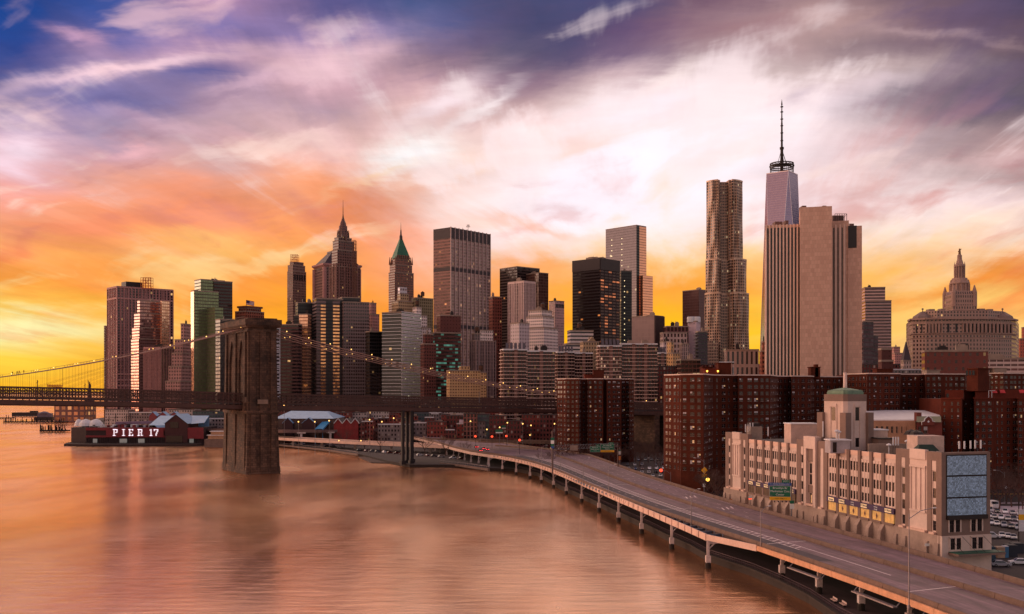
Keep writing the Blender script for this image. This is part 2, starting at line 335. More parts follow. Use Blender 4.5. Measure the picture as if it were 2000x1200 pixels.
# ------------------------------------------------------------------ generic building
def corner(xl, xc, xr, Y, ang=45, dl=None, dr=None):
    a = R(ang) - math.atan((xc - 1000) / F); r = (math.cos(a), math.sin(a)); l = (-math.sin(a), math.cos(a)); cx = PX(xc, Y)      # turned against the line of sight
    def hit(k, d): return (k * Y - cx) / (d[0] - k * d[1])
    tr = dr if dr else hit((xr - 1000) / F, r); tl = dl if dl else hit((xl - 1000) / F, l)
    tr = max(3, min(tr, 160)); tl = max(3, min(tl, 160))
    c = (cx, Y); rr = (c[0] + r[0] * tr, c[1] + r[1] * tr); ll = (c[0] + l[0] * tl, c[1] + l[1] * tl)
    return [c, rr, (rr[0] + l[0] * tl, rr[1] + l[1] * tl), ll]
def inset(poly, k):
    cx = sum(p[0] for p in poly) / len(poly); cy = sum(p[1] for p in poly) / len(poly)
    return [(cx + (p[0] - cx) * k, cy + (p[1] - cy) * k) for p in poly]
def water_tank(root, x, y, z, r=2.2, h=4.0):
    t = MB(); t.lathe(x, y, [(r, z + 3), (r * 1.02, z + 3 + h)], 14, 0); t.lathe(x, y, [(r * 1.08, z + 3 + h), (.1, z + 4.6 + h)], 14, 1)
    for sx in (-1, 1):
        for sy in (-1, 1): t.bar((x + sx * r * .6, y + sy * r * .6, z - .2), (x + sx * r * .6, y + sy * r * .6, z + 3.05), .3, .3, 1)
    return t.build('water_tank', [M_WOODT, M_DARK], root)
class B_: pass
def bld(name, label, tiers, Y, ang=45, m=None, bay=3.4, fl=3.8, cat='office tower', clutter=3, tank=0, par=1.0, base=1.5, rm=None, seed=None, group=None, part='wall'):
    b = B_(); rr = random.Random(seed if seed is not None else hash(label) % 9999 if False else sum(map(ord, label)))
    b.fp = []; b.z = []; mats = []; mb = MB(); rf = MB()
    for t in tiers:
        xl, xc, xr, yt = t[:4]; dY = t[4] if len(t) > 4 else 0; mm = t[5] if len(t) > 5 and t[5] else m; an = t[6] if len(t) > 6 else ang
        if mm not in mats: mats.append(mm)
        fp = corner(xl, xc, xr, Y + dY, an); z = PZ(yt, Y + dY); b.fp.append(fp); b.z.append(z)
        mb.prism(fp, base, z, mats.index(mm), bay, fl, cap=False)
        rf.face([(p[0], p[1], z - .6) for p in fp])
        for i in range(4):
            p, q = fp[i], fp[(i + 1) % 4]; rf.ledge(p, q, [z - .55], .55 + par * .6, .25, 1)
    b.root = thing(name, label, cat, (b.fp[0][0][0], b.fp[0][0][1], base), group)
    mb.build(part, mats, b.root); b.roof = rf.build('roof', [M_ROOF, rm or M_CONC], b.root)
    fp, z = b.fp[-1], b.z[-1]
    for i in range(clutter):
        k = .25 + .5 * rr.random(); j = .25 + .5 * rr.random()
        x = fp[0][0] + (fp[1][0] - fp[0][0]) * k + (fp[3][0] - fp[0][0]) * j; y = fp[0][1] + (fp[1][1] - fp[0][1]) * k + (fp[3][1] - fp[0][1]) * j
        a0_ = math.atan2(fp[1][1] - fp[0][1], fp[1][0] - fp[0][0]); W = rr.uniform(.1, .22) * math.dist(fp[0], fp[1]); D = rr.uniform(.15, .3) * math.dist(fp[0], fp[3]); H = rr.uniform(2.2, 4.5)
        u = MB(); a = a0_; cs, sn = math.cos(a), math.sin(a)
        P = [(x + cs * p * W - sn * q * D, y + sn * p * W + cs * q * D) for p, q in ((-.5, -.5), (.5, -.5), (.5, .5), (-.5, .5))]
        u.prism(P, z - .62, z + H); u.prism(inset(P, .6), z + H, z + H + .8); u.bar((P[0][0], P[0][1], z), (P[0][0], P[0][1], z + H + 2.0), .2, .2)
        u.build('rooftop_unit', M_DARK if rr.random() < .5 else M_CONC, b.roof)
    for i in range(tank):
        k = .3 + .4 * rr.random(); x = fp[0][0] + (fp[1][0] - fp[0][0]) * k + (fp[3][0] - fp[0][0]) * .4; y = fp[0][1] + (fp[1][1] - fp[0][1]) * k + (fp[3][1] - fp[0][1]) * .4
        water_tank(b.roof, x, y, z)
    return b
def add(b, name, fn, mats):
    mb = MB(); fn(mb); return mb.build(name, mats, b.root)
# ------------------------------------------------------------------ water and land
def water_mat():
    m = bpy.data.materials.new('river_water'); m.use_nodes = True; nt = m.node_tree; n = N(nt); p = nt.nodes['Principled BSDF']
    tc = n.new('ShaderNodeTexCoord').outputs['Object']; x, y, z = n.xyz(tc)
    big = n.noise(n.vec(n.m('MULTIPLY', x, .012), n.m('MULTIPLY', y, .006)), 1, 4, .55, .3)[0]
    mid = n.noise(n.vec(n.m('MULTIPLY', x, .05), n.m('MULTIPLY', y, .022)), 1, 3, .5, .2)[0]
    rip = n.noise(n.vec(n.m('MULTIPLY', x, .07), n.m('MULTIPLY', y, .30)), 1, 6, .65, .5)[0]
    hgt = n.m('ADD', n.m('MULTIPLY', mid, .5), n.m('MULTIPLY', rip, .24))
    b = n.new('ShaderNodeBump'); b.inputs['Strength'].default_value = .6; b.inputs['Distance'].default_value = 1.0
    n.put(b.inputs['Height'], hgt)
    g = n.new('ShaderNodeBsdfGlossy'); d = n.new('ShaderNodeBsdfDiffuse'); mx = n.new('ShaderNodeMixShader')
    n.put(g.inputs['Color'], n.mix(n.ss(mid, .40, .70), (1.0, .66, .46, 1), (.93, .57, .38, 1))); n.put(g.inputs['Roughness'], n.m('ADD', .155, n.m('MULTIPLY', n.ss(big, .35, .7), .13))); n.put(g.inputs['Normal'], b.outputs[0])
    d.inputs['Color'].default_value = (.42, .2, .11, 1); mx.inputs[0].default_value = .12
    nt.links.new(g.outputs[0], mx.inputs[1]); nt.links.new(d.outputs[0], mx.inputs[2]); nt.links.new(mx.outputs[0], nt.nodes['Material Output'].inputs['Surface']); nt.nodes.remove(p); return m
s = MB(); s.face([(-30000, -3000, 0), (30000, -3000, 0), (30000, 45000, 0), (-30000, 45000, 0)])
o = s.build('water', water_mat()); struct(o)
SHORE = [(90, -300), (84, 60), (72, 120)]
SEA = [(1636, 1198), (1580, 1161), (1527, 1135), (1468, 1110), (1382, 1082), (1350, 1064), (1300, 1042), (1272, 1028), (1200, 995), (1155, 974), (1092, 947), (1050, 923), (1005, 914)]
SHORE += [tuple(PT(a, b, 2.0)[:2]) for a, b in SEA]
SHORE += [tuple(PT(a, b, 0.0)[:2]) for a, b in [(955, 920), (900, 914), (860, 913), (800, 913), (760, 906), (722, 896), (690, 889), (640, 882), (545, 872)]]
SHORE += [(-262, 935), (-330, 985), (-430, 1180), (-560, 1330), (-640, 1500), (-720, 1900), (-700, 2600), (-500, 4200), (7000, 4200), (7000, -300)]
M_LAND = mat('city_asphalt', C(52, 40, 42), .9, sc=.02, var=.3)
M_SEAW = mat('seawall_stone', C(44, 33, 28), .9, sc=.5, var=.3)
s = MB(); s.prism(SHORE, -3, 1.6, 0, capmi=1); o = s.build('ground', [M_SEAW, M_LAND]); struct(o)
# ------------------------------------------------------------------ skyline towers (left to right)
GL = C(70, 58, 62)
f_plaza = facade('wall_pink_stripes', C(150, 108, 108), C(34, 24, 32), .58, .72, lit=.01, gm=.1)
b = bld('office_tower', 'tall broad tower with pale pink vertical stripes and a scaffold on its roof', [(210, 229, 338, 560), ], 1415, 20, f_plaza, 4.2, 3.9, clutter=0)
fp, z = b.fp[0], b.z[0]
add(b, 'mullion', lambda q: (q.fins(fp[0], fp[1], 2, z, 16, 1.1, .9), q.fins(fp[3], fp[0], 2, z, 6, 1.1, .9), q.ledge(fp[0], fp[1], [z - 1.5, z - 17, 52, 60, 68], 2.4, 1.0), q.ledge(fp[3], fp[0], [z - 1.5, z - 17], 2.4, 1.0)), mat('pink_stone', C(176, 128, 124), .8))
add(b, 'penthouse', lambda q: q.prism(corner(237, 246, 278, 1432, 20), z - 1, PZ(550, 1432)), M_DARK)
def scaf(q, x0, x1, y, z0, z1, nx, nz, w=.35):
    for i in range(nx + 1):
        X = x0 + (x1 - x0) * i / nx
        for yy_ in (y, y + 8): q.bar((X, yy_, z0), (X, yy_, z1), w, w)
    for j in range(nz + 1):
        Z = z0 + (z1 - z0) * j / nz
        for yy_ in (y, y + 8): q.bar((x0, yy_, Z), (x1, yy_, Z), w, w)
    q.bar((x0, y, z0), (x1, y, z1), w * .7, w * .7); q.bar((x1, y + 8, z0), (x0, y + 8, z1), w * .7, w * .7)
add(b, 'scaffold', lambda q: scaf(q, PX(277, 1440), PX(297, 1440), 1436, z - .5, PZ(543, 1440), 4, 4, .5), mat('orange_steel', C(190, 90, 40), .6))
bld('office_tower', 'thin dark sliver of a tower at the left end of the skyline', [(203, 206, 214, 637)], 1500, 30, facade('wall_brown_slot', C(96, 60, 56), C(40, 26, 26), .6, .6), 3.4, 3.8, clutter=0)
f_oldslip = facade('glass_rose', C(120, 84, 80), C(160, 118, 112), .9, .62, gm=.72, gr=.1, gv=.22, tilt=.05, wv=.1)
f_glow = facade('glass_sky_gold', C(190, 130, 96), C(238, 190, 160), .9, .7, gm=.9, gr=.2, gv=.14, tilt=.04)  # gold of the reflected evening sky put into the glass colour
b = bld('glass_tower', 'stepped rose coloured glass tower in front of the pink striped tower', [(256, 271, 330, 662, 0), (258, 272, 324, 640, 3), (262, 273, 322, 612, 6), (268, 273, 316, 587, 9)], 1250, 25, f_oldslip, 2.4, 3.7, clutter=1)
add(b, 'corner_bay', lambda q: q.prism(corner(313, 316, 331, 1262, 25), 60, PZ(588, 1262), bay=2.4, fl=3.7), f_glow)
f_low = facade('wall_rose_fins', C(128, 88, 90), C(30, 22, 30), .5, .8)
b = bld('office_block', 'lower pink ribbed block standing before the stepped rose glass tower', [(281, 314, 340, 680)], 1150, 62, f_low, 2.6, 3.8, clutter=2)
fp, z = b.fp[0], b.z[0]
add(b, 'mullion', lambda q: (q.fins(fp[3], fp[0], 2, z, 14, .7, .7), q.fins(fp[0], fp[1], 2, z, 5, .7, .7), q.ledge(fp[3], fp[0], [z - 1], 2.2, 1)), mat('pink_stone', C(176, 128, 124), .8))
f_wall120 = facade('masonry_rose_grid', C(176, 130, 124), C(52, 34, 40), .52, .5, lit=.01, gm=.1, wv=.2)
b = bld('setback_tower', 'ziggurat shaped pink masonry tower stepping down to the left of the green tower', [(323, 352, 374, 745, 0), (329, 354, 374, 716, 3), (335, 356, 373, 690, 6), (341, 357, 373, 664, 9), (353, 359, 373, 633, 12)], 1040, 60, f_wall120, 2.7, 3.4, clutter=1)
f_green = facade('glass_green', C(84, 80, 62), C(116, 126, 92), .86, .7, gm=.38, gr=.14, gv=.16, tilt=.03, wv=.1)
f_brn = facade('wall_dark_brown_bands', C(74, 46, 42), C(26, 16, 18), 1.0, .5, gm=.1)
b = bld('glass_tower', 'green glass tower with a chamfered stepped top and gold left edge', [(373, 379, 427, 568, 0, None), (380, 392, 439, 546, 8, None), (400, 418, 454, 549, 16, f_brn)], 1127, 22, f_green, 1.9, 3.6, clutter=3)
add(b, 'sky_gold_face', lambda q: q.ledge(b.fp[0][3], b.fp[0][0], [2], b.z[0] - 3, .3), f_glow)  # left face coloured gold to stand for the sky mirrored in it
add(b, 'lower_wing', lambda q: q.prism(corner(404, 420, 436, 1118, 22), 2, PZ(600, 1118), bay=1.9, fl=3.6), f_green)
f_black = facade('glass_black', C(30, 24, 30), C(20, 18, 24), .9, .7, lit=.004, gm=0, gr=.3, gv=.4)
bld('office_block', 'black slab between the green glass tower and the stone bridge tower', [(421, 430, 462, 624)], 1000, 25, f_black, 2.5, 3.6, clutter=1)
f_brick1 = facade('brick_red_grid', C(150, 84, 66), C(56, 34, 34), .5, .55, lit=.02)
b = bld('brick_tower', 'red brick tower with flared top and flag peeping over the bridge tower', [(459, 480, 516, 608), (466, 482, 510, 602, 8)], 1150, 40, f_brick1, 2.6, 3.5, clutter=0)
add(b, 'cornice', lambda q: q.prism(inset(b.fp[1], 1.15), b.z[1] + .6, b.z[1] + 2.6, bottom=True), mat('brick_cap', C(120, 66, 54), .8))
def flag(q):
    x, y, z = PX(481, 1140), 1140, PZ(602, 1140)
    q.tube([(x, y, z - 4), (x, y, z + 9)], .25, 6, 2)
    for i in range(7): q.bar((x + .2, y, z + 8.6 - i * .75), (x + 8.5, y + 1.5, z + 7.0 - i * .75), .15, .76, 0 if i % 2 == 0 else 1)
    q.bar((x + .2, y - .1, z + 7.4), (x + 3.6, y + .5, z + 6.8), .3, 2.8, 3)
add(b, 'flag', flag, [mat('flag_red', C(150, 40, 44), .8), M_WHITE, M_DARK, mat('flag_blue', C(40, 44, 96), .8)])
f_white_str = facade('wall_white_bands', C(215, 205, 215), C(40, 34, 46), 1.0, .62, gm=.2)
b = bld('office_tower', 'narrow tower with bright white floor bands just right of the bridge tower', [(520, 529, 546, 640), ], 1060, 30, f_white_str, 3, 3.6, clutter=0)
fp, z = b.fp[0], b.z[0]
add(b, 'floor_band', lambda q: (q.ledge(fp[0], fp[1], [30 + 4.4 * i for i in range(int((z - 30) / 4.4))], .7, .8), q.fins(fp[0], fp[1], 30, z, 2, .6, 1.0), q.ledge(fp[0], fp[1], [z - 1], 8.5, .3)), M_WHITE)
f_brnband = facade('wall_maroon_bands', C(92, 56, 54), C(24, 16, 20), 1.0, .52, lit=.004, gm=.15)
bld('office_block', 'dark maroon banded block right of the white banded tower', [(546, 583, 590, 634)], 1090, 65, f_brnband, 3, 3.7, clutter=2)
b = bld('glass_tower', 'slim tower with a glowing golden mirror face', [(574, 585, 608, 616, 10, f_black), (584, 601, 608, 614, 0, None)], 1110, 70, f_glow, 1.6, 3.6, clutter=1)
f_fsq = facade('wall_grey_windows', C(128, 106, 104), C(30, 22, 26), .62, .5, lit=.01, gm=.15)
f_fsqb = facade('wall_grey_bands', C(122, 100, 100), C(58, 44, 46), 1.0, .5, gm=.3)
b = bld('office_block', 'massive grey tower with golden window strips behind the bridge cables', [(610, 618, 670, 583, 0, f_fsqb), (666, 671, 721, 590, 4, None), (640, 668, 702, 581, 12, f_black), (577, 582, 622, 591, 16, f_black)], 1120, 12, f_fsq, 2.5, 3.7, clutter=3)
fpA, zA = b.fp[0], b.z[0]
def strip(fp, z, a, c, d=.35):
    p = Vector((*fp[0], 0)); q = Vector((*fp[1], 0)); return (p + (q - p) * a), (p + (q - p) * c)
def gold(q):
    for a, c in ((.16, .34), (.62, .86)):
        p, r = strip(fpA, zA, a, c); q.ledge(p, r, [20], zA - 26, .6)
f_goldband = facade('glass_sky_gold_bands', C(86, 66, 64), C(232, 170, 120), 1.0, .5, gm=.85, gr=.1, gv=.25)  # warm sky reflection coloured into these window strips
def gold(q):
    for a, c in ((.16, .34), (.62, .86)):
        p, r = strip(fpA, zA, a, c); t = (r - p).normalized(); o_ = Vector((t.y, -t.x, 0)) * .6
        P = [(p - o_ * .1), (p + o_), (r + o_), (r - o_ * .1)]; q.prism([(k.x, k.y) for k in (P[1], P[2], P[3], P[0])], 20, zA - 6, 0, 2.5, 3.7)
add(b, 'sky_gold_bay', gold, f_goldband)
def darkst(q):
    for a, c in ((.36, .60), (.88, .99)):
        p, r = strip(fpA, zA, a, c); t = (r - p).normalized(); o_ = Vector((t.y, -t.x, 0)) * .3
        P = [(p - o_ * .1), (p + o_), (r + o_), (r - o_ * .1)]; q.prism([(k.x, k.y) for k in (P[1], P[2], P[3], P[0])], 20, zA - 2, 0, 2.5, 3.7)
add(b, 'dark_bay', darkst, f_black)
# tower with lantern scaffold
f_grey = facade('masonry_grey_brown', C(136, 108, 100), C(40, 28, 32), .42, .55, lit=.02, wv=.2)
b = bld('masonry_tower', 'slender grey masonry tower with sloped shoulders and a scaffold lantern on top', [(561, 572, 598, 530), (562, 572, 596, 518, 2), (566, 574, 593, 512, 5)], 1420, 35, f_grey, 2.4, 3.6, clutter=0)
def arcs(q):
    fp = b.fp[0]; z = b.z[0]
    for i in range(5):
        p, r = strip(fp, z, .1 + i * .18, .2 + i * .18); q.ledge(p, r, [z - 12], 8, .4)
add(b, 'upper_arcade', arcs, mat('dark_opening', C(28, 20, 24), .5))
add(b, 'scaffold', lambda q: scaf(q, PX(568, 1425), PX(582, 1425), 1423, b.z[2], PZ(498, 1425), 3, 3, .45), mat('orange_steel', C(190, 90, 40), .6))
# pyramid roofed tower behind the needle tower
f_60 = facade('wall_tan_columns', C(150, 116, 108), C(40, 28, 34), .5, .7, wv=.1)
b = bld('office_tower', 'tower with steep dark hipped roof and heavy cornice behind the needle spire', [(614, 634, 702, 522)], 1400, 22, f_60, 3, 3.9, clutter=0)
fp, z = b.fp[0], b.z[0]
add(b, 'cornice', lambda q: (q.prism(inset(fp, 1.0), z + .6, z + 3, poly2=inset(fp, 1.1)), q.prism(inset(fp, 1.12), z + 3, z + 5.5, bottom=True)), mat('pink_stone', C(176, 128, 124), .8))
add(b, 'hipped_roof', lambda q: (q.prism(inset(fp, 1.0), z + 5.4, PZ(490, 1400), poly2=inset(fp, .42)), q.prism(inset(fp, .44), PZ(490, 1400), PZ(487, 1400))), mat('slate_roof', C(64, 44, 52), .6))
add(b, 'corner_column', lambda q: [q.tube([(p[0] * 1.0, p[1] - 1, 20), (p[0], p[1] - 1, z)], 2.6, 10) for p in (fp[0], fp[1], fp[3])], mat('pink_stone', C(176, 128, 124), .8))
# needle tower
f_pine = facade('masonry_brown_piers', C(118, 84, 78), C(36, 24, 28), .5, .62, lit=.02, wv=.2)
Y0 = 1313
b = bld('art_deco_tower', 'brown deco skyscraper tapering to a tall needle spire, scaffold on its right side', [(645, 657, 703, 520), (648, 659, 697, 488, 3), (650, 661, 692, 470, 5), (653, 661, 687, 464, 7)], Y0, 30, f_pine, 2.6, 3.6, clutter=0)
cxp = sum(p[0] for p in b.fp[3]) / 4; cyp = sum(p[1] for p in b.fp[3]) / 4; Yc = cyp
def zc(py): return PZ(py, Yc)
k_ = Yc / 2000.0
add(b, 'crown', lambda q: (q.lathe(cxp, cyp, [(11 * k_, zc(465)), (10 * k_, zc(452))], 8, bay=2.2, fl=3), q.lathe(cxp, cyp, [(8.5 * k_, zc(452)), (8 * k_, zc(442))], 8, bay=2.2, fl=3), q.lathe(cxp, cyp, [(6.5 * k_, zc(442)), (5.6 * k_, zc(436)), (3 * k_, zc(430)), (2.2 * k_, zc(426))], 8)), f_pine)
add(b, 'spire', lambda q: (q.lathe(cxp, cyp, [(1.7 * k_, zc(427)), (.9 * k_, zc(420))], 8), q.tube([(cxp, cyp, zc(421)), (cxp, cyp, zc(391))], .55, 6, r2=.18)), M_DARK)
def crownfin(q):
    for i in range(8):
        t = i * math.pi / 4; q.tube([(cxp + 11.5 * k_ * math.cos(t), cyp + 11.5 * k_ * math.sin(t), zc(472)), (cxp + 11 * k_ * math.cos(t), cyp + 11 * k_ * math.sin(t), zc(450))], 1.1, 4, r2=.3)
add(b, 'pinnacle', crownfin, f_pine)
add(b, 'scaffold', lambda q: scaf(q, PX(689, Y0), PX(695, Y0), Y0 - 2, 120, PZ(470, Y0), 2, 26, .45), mat('rust_steel', C(100, 60, 46), .7))
add(b, 'pier', lambda q: (q.fins(b.fp[0][0], b.fp[0][1], 60, b.z[0] + 4, 9, .9, .8), q.fins(b.fp[0][3], b.fp[0][0], 60, b.z[0] + 4, 4, .9, .8)), mat('brown_stone', C(140, 100, 92), .8))
# pink stepped
f_pinkst = facade('masonry_pink', C(190, 130, 124), C(90, 56, 60), .45, .5)
bld('setback_tower', 'small pink stepped tower between the grey block and the green pyramid tower', [(718, 726, 746, 650), (720, 727, 741, 614, 6), (719, 725, 735, 592, 12)], 1200, 40, f_pinkst, 2.8, 3.6, clutter=1)
bld('office_block', 'near black block left of the green and white striped tower', [(714, 722, 752, 648)], 1080, 30, facade('glass_black_amber', C(34, 24, 26), C(18, 14, 18), .8, .6, lit=.02, lits=.5), 2.6, 3.7, clutter=1)
# green pyramid tower
f_40 = facade('masonry_russet', C(140, 92, 78), C(40, 26, 28), .5, .55, lit=.03, wv=.18)
b = bld('deco_tower', 'russet tower crowned by a steep green copper pyramid and spire', [(759, 771, 808, 532), (761, 772, 805, 517, 3), (764, 774, 802, 506, 5)], 1465, 30, f_40, 2.5, 3.5, clutter=0)
cx2 = sum(p[0] for p in b.fp[2]) / 4; cy2 = sum(p[1] for p in b.fp[2]) / 4; k2 = cy2 / 2000
def z2(py): return PZ(py, cy2)
GREEN = mat('green_copper', C(44, 104, 78), .6, sc=.15, var=.3)
add(b, 'pyramid_roof', lambda q: (q.prism(inset(b.fp[2], .98), z2(506), z2(494), poly2=inset(b.fp[2], .74)), q.prism(inset(b.fp[2], .74), z2(494), z2(477), poly2=inset(b.fp[2], .36)), q.prism(inset(b.fp[2], .36), z2(477), z2(467), poly2=inset(b.fp[2], .16))), GREEN)
add(b, 'spire', lambda q: (q.lathe(cx2, cy2, [(3.2 * k2, z2(469)), (3 * k2, z2(462)), (1.7 * k2, z2(459)), (1.3 * k2, z2(452)), (.5 * k2, z2(447))], 8), q.tube([(cx2, cy2, z2(448)), (cx2, cy2, z2(435))], .4, 5, r2=.15)), mat('spire_dark', C(50, 40, 40), .5))
def dorm(q):
    for p in b.fp[2] + b.fp[1]: q.tube([(p[0], p[1], z2(518)), (p[0], p[1], z2(503))], 1.3, 4, r2=.3)
    for i in range(6):
        p, r = strip(b.fp[2], 0, .08 + i * .15, .16 + i * .15); m_ = (p + r) / 2; q.prism([(m_.x - 1, m_.y - 1.2), (m_.x + 1, m_.y - 1), (m_.x + 1, m_.y + 2), (m_.x - 1, m_.y + 2)], z2(508), z2(500))
add(b, 'dormer', dorm, f_40)
# striped white/green
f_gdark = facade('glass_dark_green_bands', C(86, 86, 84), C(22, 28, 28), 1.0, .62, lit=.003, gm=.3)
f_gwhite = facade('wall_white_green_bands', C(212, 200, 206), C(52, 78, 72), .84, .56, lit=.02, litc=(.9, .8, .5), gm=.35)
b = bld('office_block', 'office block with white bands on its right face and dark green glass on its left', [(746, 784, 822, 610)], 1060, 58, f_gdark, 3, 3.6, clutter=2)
fp, z = b.fp[0], b.z[0]
def wf(q):
    p, r = Vector((*fp[0], 0)), Vector((*fp[1], 0)); t = (r - p).normalized(); o_ = Vector((t.y, -t.x, 0)) * .5
    P = [p + o_, r + o_, r - o_ * .1, p - o_ * .1]; q.prism([(k.x, k.y) for k in P], 2, z + .9, 0, 2.1, 3.6)
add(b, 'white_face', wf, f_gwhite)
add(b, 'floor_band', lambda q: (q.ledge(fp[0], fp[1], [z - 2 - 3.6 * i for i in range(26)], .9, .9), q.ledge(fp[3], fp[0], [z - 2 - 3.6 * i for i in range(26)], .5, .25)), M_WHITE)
f_tan = facade('masonry_tan', C(176, 144, 112), C(70, 50, 44), .5, .5, lit=.02)
f_tang = facade('masonry_olive', C(132, 118, 92), C(60, 50, 40), .45, .6)
b = bld('apartment_tower', 'tan stepped masonry tower with a boxed white penthouse below the green pyramid', [(765, 778, 812, 588), (776, 782, 798, 574, 4), (804, 812, 846, 582, 10, f_tang)], 1150, 35, f_tan, 2.8, 3.5, clutter=3, tank=1)
add(b, 'penthouse', lambda q: q.prism(corner(777, 781, 795, 1158, 35), b.z[0], PZ(561, 1158), bay=3, fl=5), facade('penthouse_glazing', C(200, 190, 196), C(150, 140, 150), .8, .5, gm=.4))
f_whitest = facade('masonry_white', C(236, 214, 210), C(70, 52, 58), .5, .5, lit=.01)
bld('setback_tower', 'white masonry tower stepping down behind the green and white striped block', [(812, 822, 842, 640), (812, 820, 834, 616, 5), (806, 814, 823, 600, 9)], 1120, 40, f_whitest, 2.6, 3.4, clutter=2, tank=1)
# big slab
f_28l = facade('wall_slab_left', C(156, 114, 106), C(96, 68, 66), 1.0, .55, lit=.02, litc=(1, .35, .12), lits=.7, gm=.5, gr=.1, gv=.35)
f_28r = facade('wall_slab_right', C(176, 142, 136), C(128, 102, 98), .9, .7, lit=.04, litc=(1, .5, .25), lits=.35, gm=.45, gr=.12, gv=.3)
Y0 = 1230
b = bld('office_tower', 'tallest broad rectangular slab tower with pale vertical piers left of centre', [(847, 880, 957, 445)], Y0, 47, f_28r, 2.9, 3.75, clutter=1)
fp, z = b.fp[0], b.z[0]
add(b, 'pier', lambda q: (q.fins(fp[0], fp[1], 2, z + 1.2, 10, .9, 1.0)), mat('pale_pier', C(188, 160, 158), .6, metal=.2))
def lf(q):
    p, r = Vector((*fp[3], 0)), Vector((*fp[0], 0)); t = (r - p).normalized(); o_ = Vector((t.y, -t.x, 0)) * .4
    P = [p + o_, r + o_, r - o_ * .1, p - o_ * .1]; q.prism([(k.x, k.y) for k in P], 2, z + .4, 0, 3, 3.75)
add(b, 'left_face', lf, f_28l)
zb = [PZ(y, Y0) for y in (524, 636)]
for zz_ in zb: add(b, 'plant_floor', lambda q: (q.ledge(fp[0], fp[1], [zz_ - 3], 4.5, .5), q.ledge(fp[3], fp[0], [zz_ - 3], 4.5, .5)), mat('plant_louvre', C(54, 38, 46), .6))
add(b, 'plant_floor', lambda q: (q.ledge(fp[0], fp[1], [z - 12.5], 13, .55), q.ledge(fp[3], fp[0], [z - 12.5], 13, .55)), mat('plant_louvre', C(54, 38, 46), .6))
add(b, 'antenna', lambda q: (q.bar((PX(914, Y0 + 20), Y0 + 25, z), (PX(914, Y0 + 20), Y0 + 25, z + 8), .4, .4), q.bar((PX(910, Y0 + 20), Y0 + 25, z + 5), (PX(918, Y0 + 20), Y0 + 25, z + 5), .4, .8), q.bar((PX(911, Y0 + 20), Y0 + 25, z + 7), (PX(917, Y0 + 20), Y0 + 25, z + 7), .4, .8), q.bar((PX(903, Y0 + 20), Y0 + 25, z), (PX(903, Y0 + 20), Y0 + 25, z + 4), .3, .3)), M_DARK)
f_redgreen = facade('brick_maroon_green_lit', C(92, 48, 44), C(34, 34, 34), 1.0, .5, lit=.32, litc=(.25, .8, .6), lits=.30, gm=.2)
b = bld('office_tower', 'dark red brick tower with bands of green lit windows before the slab tower', [(845, 850, 900, 650, 0), (853, 860, 900, 616, 6, facade('brick_maroon_plain', C(96, 50, 46), C(60, 30, 30), .3, .3))], 1060, 18, f_redgreen, 3.2, 3.7, clutter=1)
bld('brick_block', 'narrow dark red brick block left of the green lit tower', [(821, 828, 852, 672), (826, 830, 846, 653, 6)], 1045, 20, facade('brick_dark_red', C(104, 54, 48), C(34, 24, 26), .5, .5, lit=.02), 2.6, 3.3, clutter=1)
f_cream = facade('brick_cream', C(205, 162, 116), C(96, 66, 56), .46, .44, lit=.05, lits=.6, gm=.1)
b = bld('apartment_block', 'cream brick apartment house with lit windows low behind the bridge cables', [(872, 878, 938, 724), (930, 933, 950, 728, 10)], 1010, 15, f_cream, 2.6, 2.9, cat='apartment block', clutter=2, tank=1)
add(b, 'penthouse', lambda q: q.prism(corner(896, 900, 918, 1020, 15), b.z[0] - 1, PZ(716, 1020), bay=3, fl=3), f_cream)
f_ribg = facade('masonry_grey_ribs', C(140, 116, 116), C(44, 34, 40), .5, .85)
b = bld('setback_tower', 'grey ribbed tower with a white stepped cap before the slab tower', [(918, 930, 968, 666, 0), (930, 938, 963, 645, 8, f_whitest), (921, 926, 940, 652, 4)], 1080, 30, f_ribg, 2.4, 3.6, clutter=2, tank=1)
add(b, 'pier', lambda q: (q.fins(b.fp[0][0], b.fp[0][1], 10, b.z[0] + 1, 7, .6, .7), q.fins(b.fp[0][3], b.fp[0][0], 10, b.z[0] + 1, 3, .6, .7)), mat('grey_stone', C(160, 134, 132), .8))
f_redo = facade('brick_orange_top', C(116, 56, 44), C(40, 26, 28), .5, .55, lit=.02)
bld('brick_tower', 'red brown tower squeezed between the slab tower and the black tower', [(955, 962, 980, 580)], 1100, 30, f_redo, 2.7, 3.5, clutter=1)
f_blk1 = facade('glass_black_bronze', C(62, 38, 36), C(36, 24, 26), .92, .6, lit=.008, litc=(1, .3, .08), lits=.8, gm=.5, gr=.1, gv=.3)
f_brz = facade('wall_bronze', C(104, 70, 62), C(88, 60, 54), .8, .8, gm=.2, rough=.5)
bld('office_tower', 'bronze black tower with a lower bronze wing on its right, above a pale ribbed tower', [(976, 1010, 1054, 521, 0), (1018, 1052, 1071, 533, -10, f_brz)], 1350, 40, f_blk1, 2.8, 3.8, clutter=2)
f_wrib = facade('wall_white_ribs', C(190, 160, 156), C(34, 26, 32), .5, .9, wv=.08)
b = bld('office_tower', 'pale ribbed tower in front of the bronze black tower', [(993, 1023, 1045, 549)], 1080, 45, f_wrib, 2.2, 3.7, clutter=1)
add(b, 'rib', lambda q: (q.fins(b.fp[0][0], b.fp[0][1], 10, b.z[0], 8, .8, .6), q.fins(b.fp[0][3], b.fp[0][0], 10, b.z[0], 9, .8, .6), q.ledge(b.fp[0][0], b.fp[0][1], [b.z[0] - 2], 2, .65), q.ledge(b.fp[0][3], b.fp[0][0], [b.z[0] - 2], 2, .65)), mat('pale_rib', C(206, 176, 172), .7))
